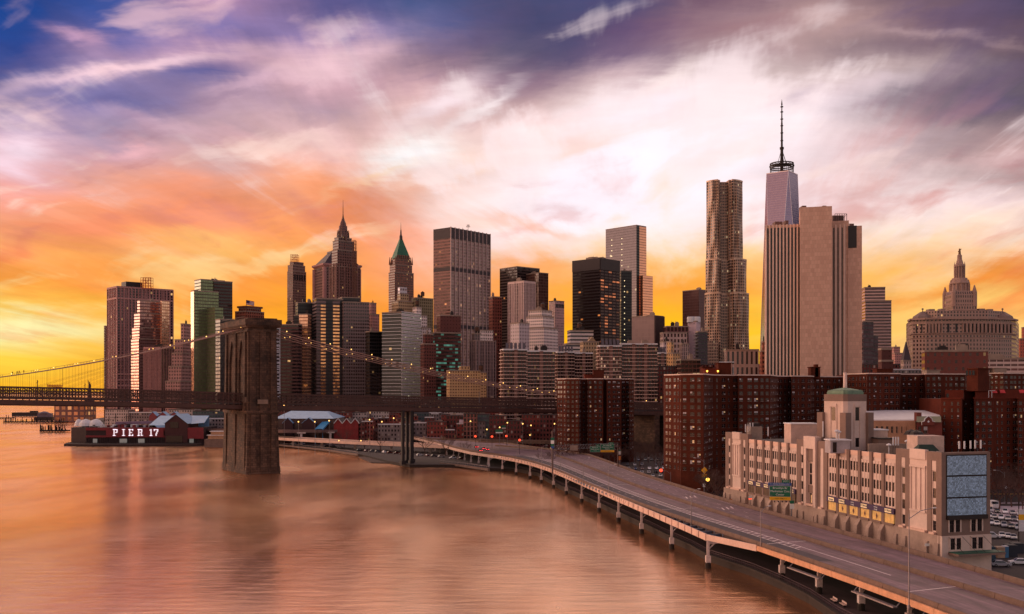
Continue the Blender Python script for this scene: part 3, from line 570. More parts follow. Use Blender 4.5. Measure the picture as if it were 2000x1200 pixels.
b = bld('apartment_tower', 'white apartment tower with stepped top below the pale ribbed tower', [(1026, 1062, 1090, 640, 0), (1028, 1060, 1082, 618, 5), (1032, 1058, 1078, 606, 9)], 1000, 55, f_whitest, 2.6, 3.1, cat='apartment tower', clutter=3, tank=1)
bld('office_block', 'short white grey block with flat roof left of the white apartment tower', [(997, 1014, 1034, 631)], 980, 40, facade('wall_white_blank', C(196, 176, 180), C(90, 74, 80), .35, .45), 3.4, 3.4, clutter=1)
b = bld('office_tower', 'pink white square tower with dark slots under its roofline', [(1072, 1084, 1102, 588)], 1400, 40, facade('wall_pink_lines', C(226, 178, 172), C(190, 140, 138), .7, .4, gm=0), 3, 3.6, clutter=1)
add(b, 'roof_slots', lambda q: [q.ledge(*strip(b.fp[0], 0, .08 + i * .16, .19 + i * .16), [b.z[0] - 9], 5, .3) for i in range(6)], mat('dark_opening', C(28, 20, 24), .5))
# balcony slabs
f_balc = facade('wall_balcony_brown', C(84, 60, 54), C(30, 22, 24), .5, .6, lit=.05, lits=.5, wv=.25)
f_balcl = facade('wall_balcony_lit', C(96, 66, 58), C(44, 30, 28), .5, .6, lit=.30, litc=(1, .55, .35), lits=.55, wv=.25)
def balcony_block(label, tiers, Y, ang, mm, nf):
    b = bld('apartment_block', label, tiers, Y, ang, mm, 2.4, 2.85, cat='apartment block', clutter=2, group='twin balcony apartment blocks', rm=M_WHITE)
    def fn(q):
        for fp, z in zip(b.fp, b.z):
            q.ledge(fp[0], fp[1], [z - 2.85 * i for i in range(1, nf)], .35, 1.1)
            q.ledge(fp[3], fp[0], [z - 2.85 * i for i in range(1, nf)], .35, 1.1)
    add(b, 'balcony', fn, mat('balcony_slab', C(240, 202, 188), .7))
    def f2(q):
        for fp, z in zip(b.fp, b.z):
            for (s0, s1) in ((fp[0], fp[1]), (fp[3], fp[0])):
                n = max(2, int(math.dist(s0, s1) / 9)); q.fins(s0, s1, 4, z, n, 2.6, 1.0, ends=False)
    add(b, 'wall_pier', f2, mat('brick_pier', C(122, 86, 76), .8))
    def f3(q):
        fp, z = b.fp[0], b.z[0]
        for i in range(5):
            p, r = strip(fp, 0, .08 + i * .18, .2 + i * .18); y = 6
            q.face([(p.x, p.y + y - 5, z + 1), (r.x, r.y + y - 5, z + 1), (r.x, r.y + y, z + 5.5), (p.x, p.y + y, z + 5.5)]); q.face([(p.x, p.y + y, z + .2), (p.x, p.y + y, z + 5.5), (r.x, r.y + y, z + 5.5), (r.x, r.y + y, z + .2)])
    add(b, 'roof_screen', f3, mat('screen_grey', C(84, 74, 78), .6)); return b
balcony_block('left brown apartment block with pale balcony lines and flat roof screens', [(977, 984, 1030, 683, 0), (1024, 1030, 1084, 686, 4)], 800, 12, f_balc, 32)
balcony_block('dim brown balcony block in the middle of the three apartment blocks', [(1083, 1089, 1122, 688, 0), (1116, 1122, 1158, 690, 4)], 880, 12, f_balc, 32)
balcony_block('right balcony block with many glowing windows on its left wing', [(1166, 1172, 1214, 676, 0, f_balcl), (1208, 1214, 1284, 672, 5)], 800, 12, f_balc, 34)
balcony_block('small low balcony block tucked right of the glowing one', [(1281, 1286, 1302, 690)], 850, 12, f_balc, 30)
# dark tower group
f_olp = facade('steel_black_bands', C(42, 30, 34), C(34, 22, 26), 1.0, .5, lit=.012, litc=(1, .3, .08), lits=1.0, gm=.45, gr=.12, gv=.3, wmetal=.3)
f_olr = facade('steel_black_red', C(50, 34, 36), C(60, 34, 34), .78, .5, lit=.26, litc=(1, .28, .10), lits=.7, gm=.55, gr=.1, gv=.3, wmetal=.3)
b = bld('office_tower', 'black steel tower with orange lit bands left of the tall mirror tower', [(1118, 1172, 1210, 505)], 1300, 52, f_olp, 3.4, 3.9, clutter=4)
fp, z = b.fp[0], b.z[0]
def orf(q):
    p, r = Vector((*fp[0], 0)), Vector((*fp[1], 0)); t = (r - p).normalized(); o_ = Vector((t.y, -t.x, 0)) * .5
    P = [p + o_, r + o_, r - o_ * .1, p - o_ * .1]; q.prism([(k.x, k.y) for k in P], 2, z - 14, 0, 8, 3.9)
add(b, 'right_face', orf, f_olr)
for zz_, hh_ in ((z - 14, 14.6), (z - 118, 7)): add(b, 'plant_floor', lambda q: (q.ledge(fp[0], fp[1], [zz_], hh_, .9), q.ledge(fp[3], fp[0], [zz_], hh_, .6)), mat('steel_dark', C(46, 32, 38), .5, metal=.3))
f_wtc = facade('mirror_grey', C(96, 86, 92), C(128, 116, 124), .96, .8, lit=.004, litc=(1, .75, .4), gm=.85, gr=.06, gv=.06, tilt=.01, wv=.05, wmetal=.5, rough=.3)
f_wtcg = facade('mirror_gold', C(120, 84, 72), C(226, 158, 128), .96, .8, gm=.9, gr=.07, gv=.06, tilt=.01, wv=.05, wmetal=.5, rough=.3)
b = bld('glass_tower', 'tall grey mirror tower with a dark notch and a golden right side', [(1183, 1243, 1262, 440)], 1560, 50, f_wtc, 3, 4.0, clutter=0)
fp, z = b.fp[0], b.z[0]
def gf(q, a, c, mm=0, d=.5, zt=None):
    p, r = Vector((*a, 0)), Vector((*c, 0)); t = (r - p).normalized(); o_ = Vector((t.y, -t.x, 0)) * d
    P = [p + o_, r + o_, r - o_ * .1, p - o_ * .1]; q.prism([(k.x, k.y) for k in P], 2, zt, mm, 3, 4)
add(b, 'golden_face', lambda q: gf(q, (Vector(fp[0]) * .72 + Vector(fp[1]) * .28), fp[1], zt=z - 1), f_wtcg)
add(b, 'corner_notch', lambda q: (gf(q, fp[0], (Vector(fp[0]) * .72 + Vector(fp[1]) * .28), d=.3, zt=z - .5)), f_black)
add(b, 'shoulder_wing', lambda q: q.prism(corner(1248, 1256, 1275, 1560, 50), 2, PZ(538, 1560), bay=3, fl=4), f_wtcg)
def dots(q):
    for k in (.20, .53):
        p = Vector(fp[3]) + (Vector(fp[0]) - Vector(fp[3])) * k
        for i in range(24): q.box(p.x - .5, p.y - 1.2, z - 18 - i * 8.4, p.x + .6, p.y, z - 17 - i * 8.4)
add(b, 'work_light', dots, mat('work_glow', C(255, 220, 140), .5, var=0, emit=1.6, ecol=(1, .8, .45, 1)))
b = bld('office_tower', 'charcoal tower with a string of work lights right of the black steel tower', [(1208, 1213, 1234, 529)], 1380, 20, f_black, 2.6, 3.8, clutter=1)
add(b, 'work_light', lambda q: [q.box(PX(1219, 1381), 1381, b.z[0] - 14 - i * 7.3, PX(1219, 1381) + 1, 1383.5, b.z[0] - 13 - i * 7.3) for i in range(19)], mat('work_glow', C(255, 220, 140), .5, var=0, emit=1.6, ecol=(1, .8, .45, 1)))
f_box = facade('panel_pinkgrey', C(158, 130, 124), C(152, 124, 120), .9, .9, gm=.0, gr=.7, gv=.06, tilt=0)
b = bld('office_block', 'windowless pink grey box with dark ribbed side under the mirror tower', [(1234, 1278, 1296, 617)], 1000, 55, f_box, 4, 4, clutter=1)
add(b, 'ribbed_side', lambda q: (gf(q, b.fp[0][0], b.fp[0][1], zt=b.z[0] - .5), q.fins(b.fp[0][0], b.fp[0][1], 3, b.z[0], 9, .7, 1.2)), mat('dark_rib', C(74, 50, 52), .6))
f_hotel = facade('wall_white_dark_band', C(206, 188, 186), C(46, 40, 48), 1.0, .45, lit=.02)
bld('office_block', 'white low block with dark ribbon windows below the black steel tower', [(1100, 1106, 1160, 672, 0), (1108, 1114, 1159, 646, 6)], 960, 12, f_hotel, 3, 3.5, clutter=3, tank=1)
b = bld('ornate_building', 'ornate tan masonry house with a pointed gable by the balcony blocks', [(1133, 1139, 1170, 668)], 900, 15, f_tan, 2.4, 3.5, clutter=1)
add(b, 'gable', lambda q: q.prism([(b.fp[0][0][0] + 4, b.fp[0][0][1] + 1), (b.fp[0][0][0] + 12, b.fp[0][0][1] + 3), (b.fp[0][0][0] + 11, b.fp[0][0][1] + 6), (b.fp[0][0][0] + 3, b.fp[0][0][1] + 4)], b.z[0], b.z[0] + 4.5, poly2=[(b.fp[0][0][0] + 7.9, b.fp[0][0][1] + 2), (b.fp[0][0][0] + 8.1, b.fp[0][0][1] + 2), (b.fp[0][0][0] + 7.2, b.fp[0][0][1] + 5), (b.fp[0][0][0] + 7, b.fp[0][0][1] + 5)]), f_tan)
bld('office_tower', 'plain dark maroon tower left of the rippled steel tower', [(1333, 1365, 1382, 566)], 1450, 50, facade('glass_maroon', C(80, 48, 50), C(78, 46, 50), .95, .9, gm=.5, gr=.12, gv=.08, tilt=.01), 3, 4, clutter=1)
b = bld('office_block', 'broad pale stone block with colonnade row left of the rippled tower', [(1289, 1295, 1342, 650, 0), (1296, 1302, 1345, 638, 6, facade('wall_maroon_columns', C(120, 76, 76), C(50, 30, 36), .7, .8))], 980, 12, facade('stone_pink_arcade', C(184, 154, 148), C(66, 50, 52), .55, .62), 3.4, 5.2, clutter=2)
bld('office_block', 'white boxy block with blank left wall below the pale stone block', [(1289, 1296, 1310, 668)], 900, 20, facade('wall_white_blank', C(196, 176, 180), C(90, 74, 80), .35, .45), 3.4, 3.4, clutter=1)
b = bld('office_tower', 'blank lilac white tower with a pair of round tanks on top', [(1343, 1360, 1368, 628)], 1000, 60, facade('wall_lilac_blank', C(206, 178, 186), C(196, 168, 178), .3, .3, gm=0, gr=.8, tilt=0), 4, 4, clutter=0)
add(b, 'roof_drum', lambda q: [q.lathe(PX(x, 1006), 1006, [(4.2, b.z[0] - .6), (4.2, b.z[0] + 4.2), (3.6, b.z[0] + 4.8)], 14) for x in (1350, 1360)], M_WHITE)
f_slat = facade('wall_slate_balcony', C(74, 66, 74), C(34, 30, 36), .7, .45)
b = bld('apartment_tower', 'slate grey tower with jutting balconies at the foot of the rippled tower', [(1358, 1364, 1382, 648)], 900, 20, f_slat, 2.6, 3, cat='apartment tower', clutter=2)
add(b, 'balcony', lambda q: q.ledge(b.fp[0][3], b.fp[0][0], [b.z[0] - 3 * i for i in range(1, 22)], 1.1, 1.6), mat('slate_panel', C(92, 84, 92), .7))
b = bld('apartment_tower', 'narrow tan masonry tower with one column of windows', [(1302, 1310, 1316, 668), (1305, 1314, 1328, 690, -4)], 880, 45, facade('masonry_sand', C(206, 160, 112), C(70, 50, 46), .4, .5), 3, 3.1, cat='apartment tower', clutter=1)
b = bld('unfinished_building', 'unfinished concrete frame building with rust red deck and lit bare floors', [(1322, 1330, 1368, 703)], 820, 15, facade('frame_open', C(96, 56, 44), C(26, 18, 20), .86, .7, lit=.16, litc=(1, .7, .35), lits=.8), 3, 3.4, clutter=2)
bld('office_block', 'small lilac ribbed block behind the unfinished building', [(1326, 1332, 1346, 672)], 900, 20, f_wrib, 1.8, 3.4, clutter=1)

# ------------------------------------------------------------------ rippled steel tower
def ripple_tower():
    Y = 1068; root = thing('rippled_tower', 'very tall rippled steel apartment tower with a dark crease down its middle', 'apartment tower', (PX(1420, Y), Y, 1.5))
    fm = facade('steel_ripple_grid', C(176, 142, 122), C(38, 28, 28), .58, .62, lit=.03, litc=(1, .7, .4), lits=.6, gm=.2, gr=.2, gv=.4, rough=.5, wv=.16, wmetal=.2, tilt=.05)
    tiers = [(353, 508, 1382, 1453), (508, 575, 1379, 1459), (575, 765 + 43.5 / Y * F, 1376, 1462)]
    k = Y / F
    for t, (yt, yb, xl, xr) in enumerate(tiers):
        mb = MB(); za, zb = PZ(yb, Y), PZ(yt, Y); xs = []; n = 44; XL, XR = PX(xl, Y), PX(xr, Y); W = XR - XL; xc = PX(1415, Y)
        prof = []
        for i in range(n + 1):
            x = XL + W * i / n; d = (x - xc)
            y = Y + t * -4 + 6 - 17 * (1 - abs(2 * (i / n) - 1) ** 3) * .6
            if abs(d) < 4.2: y += 15
            elif abs(d) < 7: y += 4
            prof.append((x, y, i))
        dzs = int((zb - za) / 3.1)
        def pt(x, y, i, z):
            wv = 1.7 * math.sin(z * .045 + i * .55 + t) * math.sin(i * .31 + z * .012) + .9 * math.sin(z * .11 - i * .8)
            return (x, y + wv, z)
        rows = max(2, dzs // 2)
        for j in range(rows):
            z0 = za + (zb - za) * j / rows; z1 = za + (zb - za) * (j + 1) / rows
            for a, c in zip(prof, prof[1:]):
                v0 = 200 - (zb - z0) / 3.1; v1 = 200 - (zb - z1) / 3.1
                mb.face([pt(*a, z0), pt(*c, z0), pt(*c, z1), pt(*a, z1)], [(a[2] * .5, v0), (c[2] * .5, v0), (c[2] * .5, v1), (a[2] * .5, v1)], 0)
        back = Y + 70
        XBL = XL * back / Y + 1; mb.prism([(XL, prof[0][1] + .8), (XBL, back), (XR, back), (XR, prof[-1][1] + .8)][::-1], za, zb - .5, 0, 1.7, 3.1, cap=False)
        mb.face([(prof[0][0], prof[0][1], zb - .6), *[(p[0], p[1] + 1.5, zb - .6) for p in prof[1:-1]], (XR, prof[-1][1], zb - .6), (XR, back, zb - .6), (XBL, back, zb - .6)], None, 1)
        mb.build(('upper_shaft', 'middle_shaft', 'base_storeys')[t], [fm, M_ROOF], root)
        for a in ('parapet',):
            pb = MB()
            for p, q in zip(prof, prof[1:]): pb.bar((p[0], p[1] + .2, zb), (q[0], q[1] + .2, zb), .5, 1.6)
            pb.build('parapet', mat('steel_rim', C(200, 166, 144), .4, metal=.4), root)
    b2 = MB(); b2.prism([(PX(1367, Y - 28), Y - 28), (PX(1402, Y - 28), Y - 30), (PX(1402, Y), Y + 30), (PX(1367, Y), Y + 30)], 1.5, PZ(668, Y), 0, 1.7, 3.1, cap=True); b2.build('podium', fm, root)
    b3 = MB()
    for i in range(4): b3.box(PX(1390 + i * 14, Y + 40), Y + 40, PZ(353, Y) - 1, PX(1390 + i * 14, Y + 40) + 5, Y + 50, PZ(353, Y) + 2.4)
    b3.build('rooftop_unit', M_DARK, root)
ripple_tower()

# ------------------------------------------------------------------ tallest glass tower with mast
def mast_tower():
    Y = 1800.0; k = Y / F; cx = PX(1527.5, Y + 45); half = 31.5 * k; zt = PZ(330, Y) ; zb = 60
    root = thing('glass_tower', 'tallest tower of mirrored glass with tapering triangular faces and a long ringed mast', 'skyscraper', (cx, Y + 35, 1.5))
    gm_ = facade('mirror_lilac', C(176, 150, 160), C(136, 120, 142), .97, .9, lit=.0, gm=.9, gr=.06, gv=.05, tilt=.012, wmetal=.6, rough=.25, wv=.04)
    a0 = R(7)
    bot = [(cx + half * 1.56 * math.cos(a0 + R(45) + i * math.pi / 2), Y + 45 + half * 1.56 * math.sin(a0 + R(45) + i * math.pi / 2)) for i in range(4)]
    topr = half * 1.02
    top = [(cx + topr * math.cos(a0 + R(90) + i * math.pi / 2), Y + 45 + topr * math.sin(a0 + R(90) + i * math.pi / 2)) for i in range(4)]
    mb = MB()
    def uvt(P):
        d = (Vector(P[1]) - Vector(P[0])); d.z = 0; d.normalize(); return [((Vector(p) - Vector(P[0])).dot(d) / 3.0 + 50, p[2] / 4.2) for p in P]
    for i in range(4):
        A, Bq = (*bot[i], zb), (*bot[(i + 1) % 4], zb); T = (*top[i], zt); T2 = (*top[(i - 1) % 4], zt)
        P = [A, Bq, T]; mb.face(P, uvt(P)); P = [A, T, T2]; mb.face(P, uvt([A, A, T]) if False else [(0, zb / 4.2), (8, zt / 4.2), (-8, zt / 4.2)])
    mb.prism([bot[0], bot[1], bot[2], bot[3]], 1.5, zb, 0, 3, 4.2)
    mb.face([(*p, zt) for p in top]); mb.build('glass_shaft', gm_, root)
    e = MB()
    for i in range(4):
        e.bar((*bot[i], zb), (*top[i], zt), .9, .9); e.bar((*bot[i], zb), (*top[(i - 1) % 4], zt), .9, .9); e.bar((*top[i], zt), (*top[(i + 1) % 4], zt), .9, 1.6)
    e.build('edge_trim', mat('trim_pale', C(222, 200, 206), .3, metal=.6), root)
    yc = Y + 45; K = yc / F
    def Z(py): return PZ(py, yc)
    cxx = PX(1527, yc)
    r_ = MB()
    for zz_, rr_ in ((Z(329), 22), (Z(325), 23), (Z(320.5), 22)):
        n = 36
        for i in range(n):
            t0, t1 = 2 * math.pi * i / n, 2 * math.pi * (i + 1) / n
            r_.bar((cxx + rr_ * K * math.cos(t0), yc + rr_ * K * math.sin(t0), zz_), (cxx + rr_ * K * math.cos(t1), yc + rr_ * K * math.sin(t1), zz_), 1.6, 1.7)
    for i in range(18):
        t0 = 2 * math.pi * i / 18; r_.bar((cxx + 22 * K * math.cos(t0), yc + 22 * K * math.sin(t0), zt), (cxx + 22 * K * math.cos(t0), yc + 22 * K * math.sin(t0), Z(320)), .8, .8)
        r_.bar((cxx, yc, Z(322)), (cxx + 22 * K * math.cos(t0), yc + 22 * K * math.sin(t0), Z(322)), .8, .8)
    r_.build('mast_ring', M_DARK, root)
    m_ = MB(); m_.tube([(cxx, yc, zt), (cxx, yc, Z(290))], 3.2, 10, r2=2.5); m_.tube([(cxx, yc, Z(290)), (cxx, yc, Z(240))], 2.0, 8, r2=1.6); m_.tube([(cxx, yc, Z(240)), (cxx, yc, Z(205))], 1.4, 8, r2=.9); m_.tube([(cxx, yc, Z(205)), (cxx, yc, Z(194))], 1.5, 8, r2=.1)
    m_.lathe(cxx, yc, [(3.8, Z(292)), (3.8, Z(288))], 10)
    for py in (275, 260, 246, 233, 219, 209): m_.lathe(cxx, yc, [(2.7, Z(py + .7)), (2.7, Z(py - .7))], 8)
    m_.build('mast', M_DARK, root)
    c_ = MB()
    for i in range(8):
        t0 = 2 * math.pi * i / 8 + .2; c_.tube([(cxx + 9.5 * K * math.cos(t0), yc + 9.5 * K * math.sin(t0), Z(322)), (cxx, yc, Z(291))], .42, 4)
    c_.build('guy_cable', M_DARK, root)
mast_tower()

# ------------------------------------------------------------------ windowless stone exchange tower with black slots
def slot_tower():
    Y = 700.0; zt = PZ(437, Y); zc_ = PZ(405.5, Y - 6); z0 = 1.5
    root = thing('exchange_tower', 'huge pale stone tower with a blank central shaft and tall black window slots', 'tower', (PX(1590, Y), Y, z0))
    st = mat('limestone', C(216, 174, 154), .85, sc=.03, var=.10)
    stn = bpy.data.materials['limestone']; n = N(stn.node_tree); p = stn.node_tree.nodes['Principled BSDF']
    br = n.new('ShaderNodeTexBrick'); uv = n.new('ShaderNodeUVMap').outputs[0]; n.put(br.inputs['Vector'], uv)
    br.inputs['Scale'].default_value = .22; br.inputs['Color1'].default_value = C(224, 182, 160); br.inputs['Color2'].default_value = C(196, 152, 132); br.inputs['Mortar'].default_value = C(150, 122, 110)
    br.inputs['Mortar Size'].default_value = .012; br.inputs['Row Height'].default_value = .6; br.inputs['Brick Width'].default_value = .45
    src = p.inputs['Base Color'].links[0].from_socket
    n.put(p.inputs['Base Color'], n.mix(.6, src, br.outputs[0]))
    A = corner(1496, 1496.5, 1564, Y + 8, 1.5, dl=40)
    L = MB(); L.prism(A, z0, zt); L.build('left_wing', st, root)
    Cc = corner(1562, 1562.5, 1625, Y - 6, 1, dl=44)
    m_ = MB(); m_.prism(Cc, z0, zc_); m_.prism(inset(Cc, .8), zc_, zc_ + .8); m_.build('central_shaft', st, root)
    Rr = corner(1622, 1624, 1658, Y + 6, 1, dl=35)
    m_ = MB(); m_.prism(Rr, z0, PZ(436, Y + 14)); m_.build('right_wing', st, root)
    E = corner(1655, 1656, 1683.5, Y + 2, 1, dl=35); ze = PZ(444, Y + 6)
    m_ = MB(); m_.prism(E, z0, ze); m_.build('end_wing', st, root)
    blk = mat('slot_glass', C(22, 14, 18), .25, var=0)
    s_ = MB()
    for i in range(10):
        u = .028 + i * .1
        if i > 8.9: pass
        p_ = Vector(A[0]) + (Vector(A[1]) - Vector(A[0])) * u; q_ = Vector(A[0]) + (Vector(A[1]) - Vector(A[0])) * (u + .046)
        s_.ledge(p_, q_, [z0 + 4], zt - z0 - 6, .12)
    for u in (.10, .34, .58):
        p_ = Vector(Rr[0]) + (Vector(Rr[1]) - Vector(Rr[0])) * u; q_ = Vector(Rr[0]) + (Vector(Rr[1]) - Vector(Rr[0])) * (u + .07)
        s_.ledge(p_, q_, [z0 + 4], zt - z0 - 6, .12)
    s_.build('window_slot', blk, root)
    f_ = MB()
    f_.fins(A[0], A[1], z0, zt + .3, 10, .9, .5); f_.fins(Rr[0], Rr[1], z0, zt, 4, 1.0, .5)
    f_.build('pilaster', mat('limestone_light', C(238, 204, 186), .85, sc=.05, var=.1), root)
    d_ = MB(); p_ = Vector(E[0]) + (Vector(E[1]) - Vector(E[0])) * .02; q_ = Vector(E[0]) + (Vector(E[1]) - Vector(E[0])) * .62
    d_.ledge(p_, q_, [ze - 15], 15.2, .3); d_.build('louvre_panel', mat('dark_opening', C(28, 20, 24), .5), root)
    u_ = MB()
    for x0, x1, yt, yy0 in ((1514, 1528, 433, Y + 30), (1534, 1540, 431, Y + 34), (1627, 1648, 421, Y + 30), (1657, 1668, 437, Y + 24), (1567, 1575, 402, Y + 10), (1607, 1614, 402, Y + 10)):
        u_.box(PX(x0, yy0), yy0, zt - 1, PX(x1, yy0), yy0 + 8, PZ(yt, yy0))
    u_.build('rooftop_unit', mat('roof_brown', C(110, 84, 78), .8), root)
    q_ = MB(); scaf(q_, PX(1629, Y + 30), PX(1652, Y + 30), Y + 28, zt, PZ(419, Y + 30), 5, 2, .3); q_.build('roof_frame', M_DARK, root)
slot_tower()
b = bld('office_tower', 'pale banded tower with a stepped top right of the stone exchange tower', [(1683, 1690, 1741, 588, 0), (1683, 1689, 1729, 562, 8)], 1300, 12, facade('wall_rose_bands', C(206, 166, 156), C(66, 46, 50), 1.0, .5, gm=.4), 3, 3.9, clutter=1)
add(b, 'floor_band', lambda q: q.ledge(b.fp[0][0], b.fp[0][1], [b.z[0] - 3.9 * i for i in range(1, 34)], .8, .6), mat('pale_pier', C(188, 160, 158), .6))
bld('office_tower', 'dark glass tower at the foot of the exchange tower, right side', [(1672, 1686, 1706, 628), (1690, 1698, 1715, 655, 3)], 900, 35, facade('glass_plum', C(90, 66, 70), C(56, 44, 54), .9, .6, gm=.5), 2.6, 3.7, clutter=1)
bld('office_block', 'distant pink stepped block beyond the banded tower', [(1741, 1748, 1768, 690, 0), (1741, 1746, 1758, 678, 6)], 1600, 30, f_pinkst, 3, 3.8, clutter=1)
bld('brick_block', 'plain dark brown brick shaft in front of the banded tower', [(1715, 1722, 1742, 682), (1716, 1722, 1745, 705, -3)], 640, 20, facade('brick_plain_brown', C(84, 44, 40), C(80, 42, 38), .3, .3, gm=0, gr=.9, tilt=0), 3, 3, clutter=0)
b = bld('small_tower', 'small gothic stone tower with a steep peaked roof', [(1759, 1765, 1780, 705)], 800, 25, facade('masonry_white_fine', C(190, 160, 150), C(80, 56, 60), .4, .6), 2, 3.2, clutter=0)
add(b, 'peaked_roof', lambda q: q.prism(inset(b.fp[0], 1.0), b.z[0], b.z[0] + 15, poly2=inset(b.fp[0], .08)), mat('slate_roof', C(64, 44, 52), .6))
bld('brick_tower', 'distant red brick tower at the right edge of the skyline', [(1987, 1992, 2030, 662), (1995, 1999, 2030, 640, 5)], 1200, 20, facade('brick_coral', C(186, 96, 78), C(110, 60, 54), .5, .5), 3, 3.5, clutter=1)
bld('brick_block', 'long flat brown brick hall in front of the domed civic building', [(1800, 1806, 1930, 686)], 600, 8, facade('brick_flat_brown', C(112, 58, 50), C(70, 38, 36), .34, .45, lit=.05, lits=.4), 4, 4.2, clutter=3, cat='brick building')
b = bld('apartment_block', 'white striped long apartment block at the right beyond the brick houses', [(1888, 1892, 2030, 701)], 720, 6, facade('wall_white_ribbon', C(208, 178, 172), C(90, 50, 50), .9, .5, lit=.05, gv=.5), 4.5, 3.1, cat='apartment block', clutter=2)
bld('office_block', 'pale office block with slotted upper windows by the foot of the rippled tower', [(1414, 1418, 1482, 684, 0)], 780, 5, facade('wall_pale_slots', C(168, 140, 132), C(48, 34, 36), .45, .8), 3.4, 12.0, clutter=1)
b = bld('brick_block', 'dark narrow brick tower left of the exchange tower base', [(1483, 1487, 1519, 686, 0), (1487, 1490, 1500, 668, 5)], 760, 10, f_brick1, 3, 3.3, clutter=1)
# ------------------------------------------------------------------ domed civic building at the right
def civic():
    Y = 930.0; k = Y / F; z0 = 1.5
    root = thing('civic_building', 'broad curved stone civic building topped by a tiered wedding cake tower and gilt statue', 'civic building', (PX(1880, Y), Y + 20, z0))
    fst = facade('stone_civic', C(172, 138, 126), C(54, 36, 38), .46, .55, lit=.015, wv=.08, gm=.1)
    pts = [(1777, 30), (1782, 12), (1808, 4), (1840, 0), (1880, -2), (1925, 0), (1955, 5), (1976, 12), (1984, 26)]
    pts += [(1990, 90), (1770, 90)]
    fp = [(PX(x, Y + d), Y + d) for x, d in pts]; zr = PZ(621, Y)
    m_ = MB(); m_.prism(fp, z0, zr, 0, 3.1, 3.75, cap=True, capmi=1); m_.build('wall', [fst, M_ROOF], root)
    st = mat('stone_pale', C(168, 134, 122), .85, sc=.1, var=.12); dk = mat('dark_opening', C(28, 20, 24), .5)
    c_ = MB(); cen = (sum(p[0] for p in fp) / len(fp), sum(p[1] for p in fp) / len(fp))
    for zz_, h, d in ((zr - 1.5, 1.6, 2.2), (zr - 5.4, .8, .8), (PZ(652, Y), .9, 1.2), (PZ(660, Y), .5, .6)):
        for i in range(8): c_.ledge(fp[i], fp[i + 1], [zz_], h, d, ex=.3)
    c_.build('cornice', st, root)
    o_ = MB(); col = MB(); za, zb = PZ(650, Y), PZ(632, Y)
    for i, n in ((1, 0), (2, 5), (3, 0), (4, 6), (5, 4), (6, 3)):
        if o_.v: o_.build('colonnade_opening', dk, root); o_ = MB()
        if col.v: col.build('column', st, root); col = MB()
        a, b = Vector(fp[i]), Vector(fp[i + 1])
        if not n:
            for u in (.3, .7): o_.ledge(a + (b - a) * (u - .05), a + (b - a) * (u + .05), [za], zb - za, .25)
            continue
        for j in range(n):
            o_.ledge(a + (b - a) * ((j + .2) / n), a + (b - a) * ((j + .8) / n), [za], zb - za, .25)
            for e in (.1, .9): q = a + (b - a) * ((j + e) / n); col.tube([(q.x, q.y - .9, za - .2), (q.x, q.y - .9, zb + .3)], .75, 7)
    o_.build('colonnade_opening', dk, root); col.build('column', st, root)
    a_ = MB(); att = [(PX(x, Y + d), Y + d) for x, d in ((1802, 22), (1830, 10), (1930, 10), (1960, 20), (1960, 60), (1800, 60))]
    a_.prism(att, zr - .3, PZ(607, Y + 12), 0, 3, 3); a_.build('attic', [fst], root)
    for px in (1802, 1958):
        yy_ = Y + 22; r_ = MB(); x = PX(px, yy_)
        r_.lathe(x, yy_, [(10, zr - .2), (9, zr + 2.5), (2.2, zr + 7)], 8); r_.tube([(x, yy_, zr + 6), (x, yy_, zr + 10)], .7, 6, r2=.2); r_.lathe(x, yy_, [(.9, zr + 9), (1.1, zr + 9.8), (.2, zr + 10.6)], 6)
        r_.build('corner_pavilion', mat('roof_lead', C(132, 108, 100), .7), root)
    u_ = MB()
    for x0, x1, t in ((1815, 1826, 604), (1838, 1846, 603), (1912, 1924, 603), (1930, 1940, 604)): u_.box(PX(x0, Y + 25), Y + 25, PZ(610, Y + 20), PX(x1, Y + 25), Y + 33, PZ(t, Y + 25))
    u_.build('rooftop_unit', M_CONC, root)
    tx, ty = PX(1876, Y + 30), Y + 32; K = ty / F
    def Z(p): return PZ(p, ty)
    t_ = MB(); r0 = R(45)
    t_.lathe(tx, ty, [(33 * K, Z(608)), (33 * K, Z(599))], 4, rot=r0, bay=2.4, fl=4)
    t_.lathe(tx, ty, [(31 * K, Z(599)), (31 * K, Z(577)), (29 * K, Z(570))], 4, rot=r0, bay=2.2, fl=4.2); t_.build('tower_base', fst, root)
    for sx in (-1, 1):
        for sy in (-1, 1):
            q = MB(); x, y = tx + sx * 20 * K, ty + sy * 20 * K
            q.lathe(x, y, [(5 * K, Z(600)), (5 * K, Z(573)), (.4, Z(559))], 8); q.build('corner_turret', st, root)
    d_ = MB(); d_.lathe(tx, ty, [(17 * K, Z(577)), (16.5 * K, Z(556)), (18.5 * K, Z(555.5)), (18.5 * K, Z(553)), (15 * K, Z(549)), (14 * K, Z(544))], 16)
    for i in range(14): a = 2 * math.pi * i / 14; d_.tube([(tx + 17.6 * K * math.cos(a), ty + 17.6 * K * math.sin(a), Z(576)), (tx + 17.6 * K * math.cos(a), ty + 17.6 * K * math.sin(a), Z(556))], .8, 5)
    for i in range(10): a = 2 * math.pi * i / 10; d_.tube([(tx + 17 * K * math.cos(a), ty + 17 * K * math.sin(a), Z(554)), (tx + 16.5 * K * math.cos(a), ty + 16.5 * K * math.sin(a), Z(547))], .8, 4, r2=.2)
    d_.build('drum', st, root)
    e_ = MB(); e_.lathe(tx, ty, [(8 * K, Z(546)), (8 * K, Z(522)), (10.5 * K, Z(521.5)), (10.5 * K, Z(518)), (7 * K, Z(516)), (5.5 * K, Z(510)), (4.4 * K, Z(507)), (4.2 * K, Z(499)), (2.2 * K, Z(497))], 12)
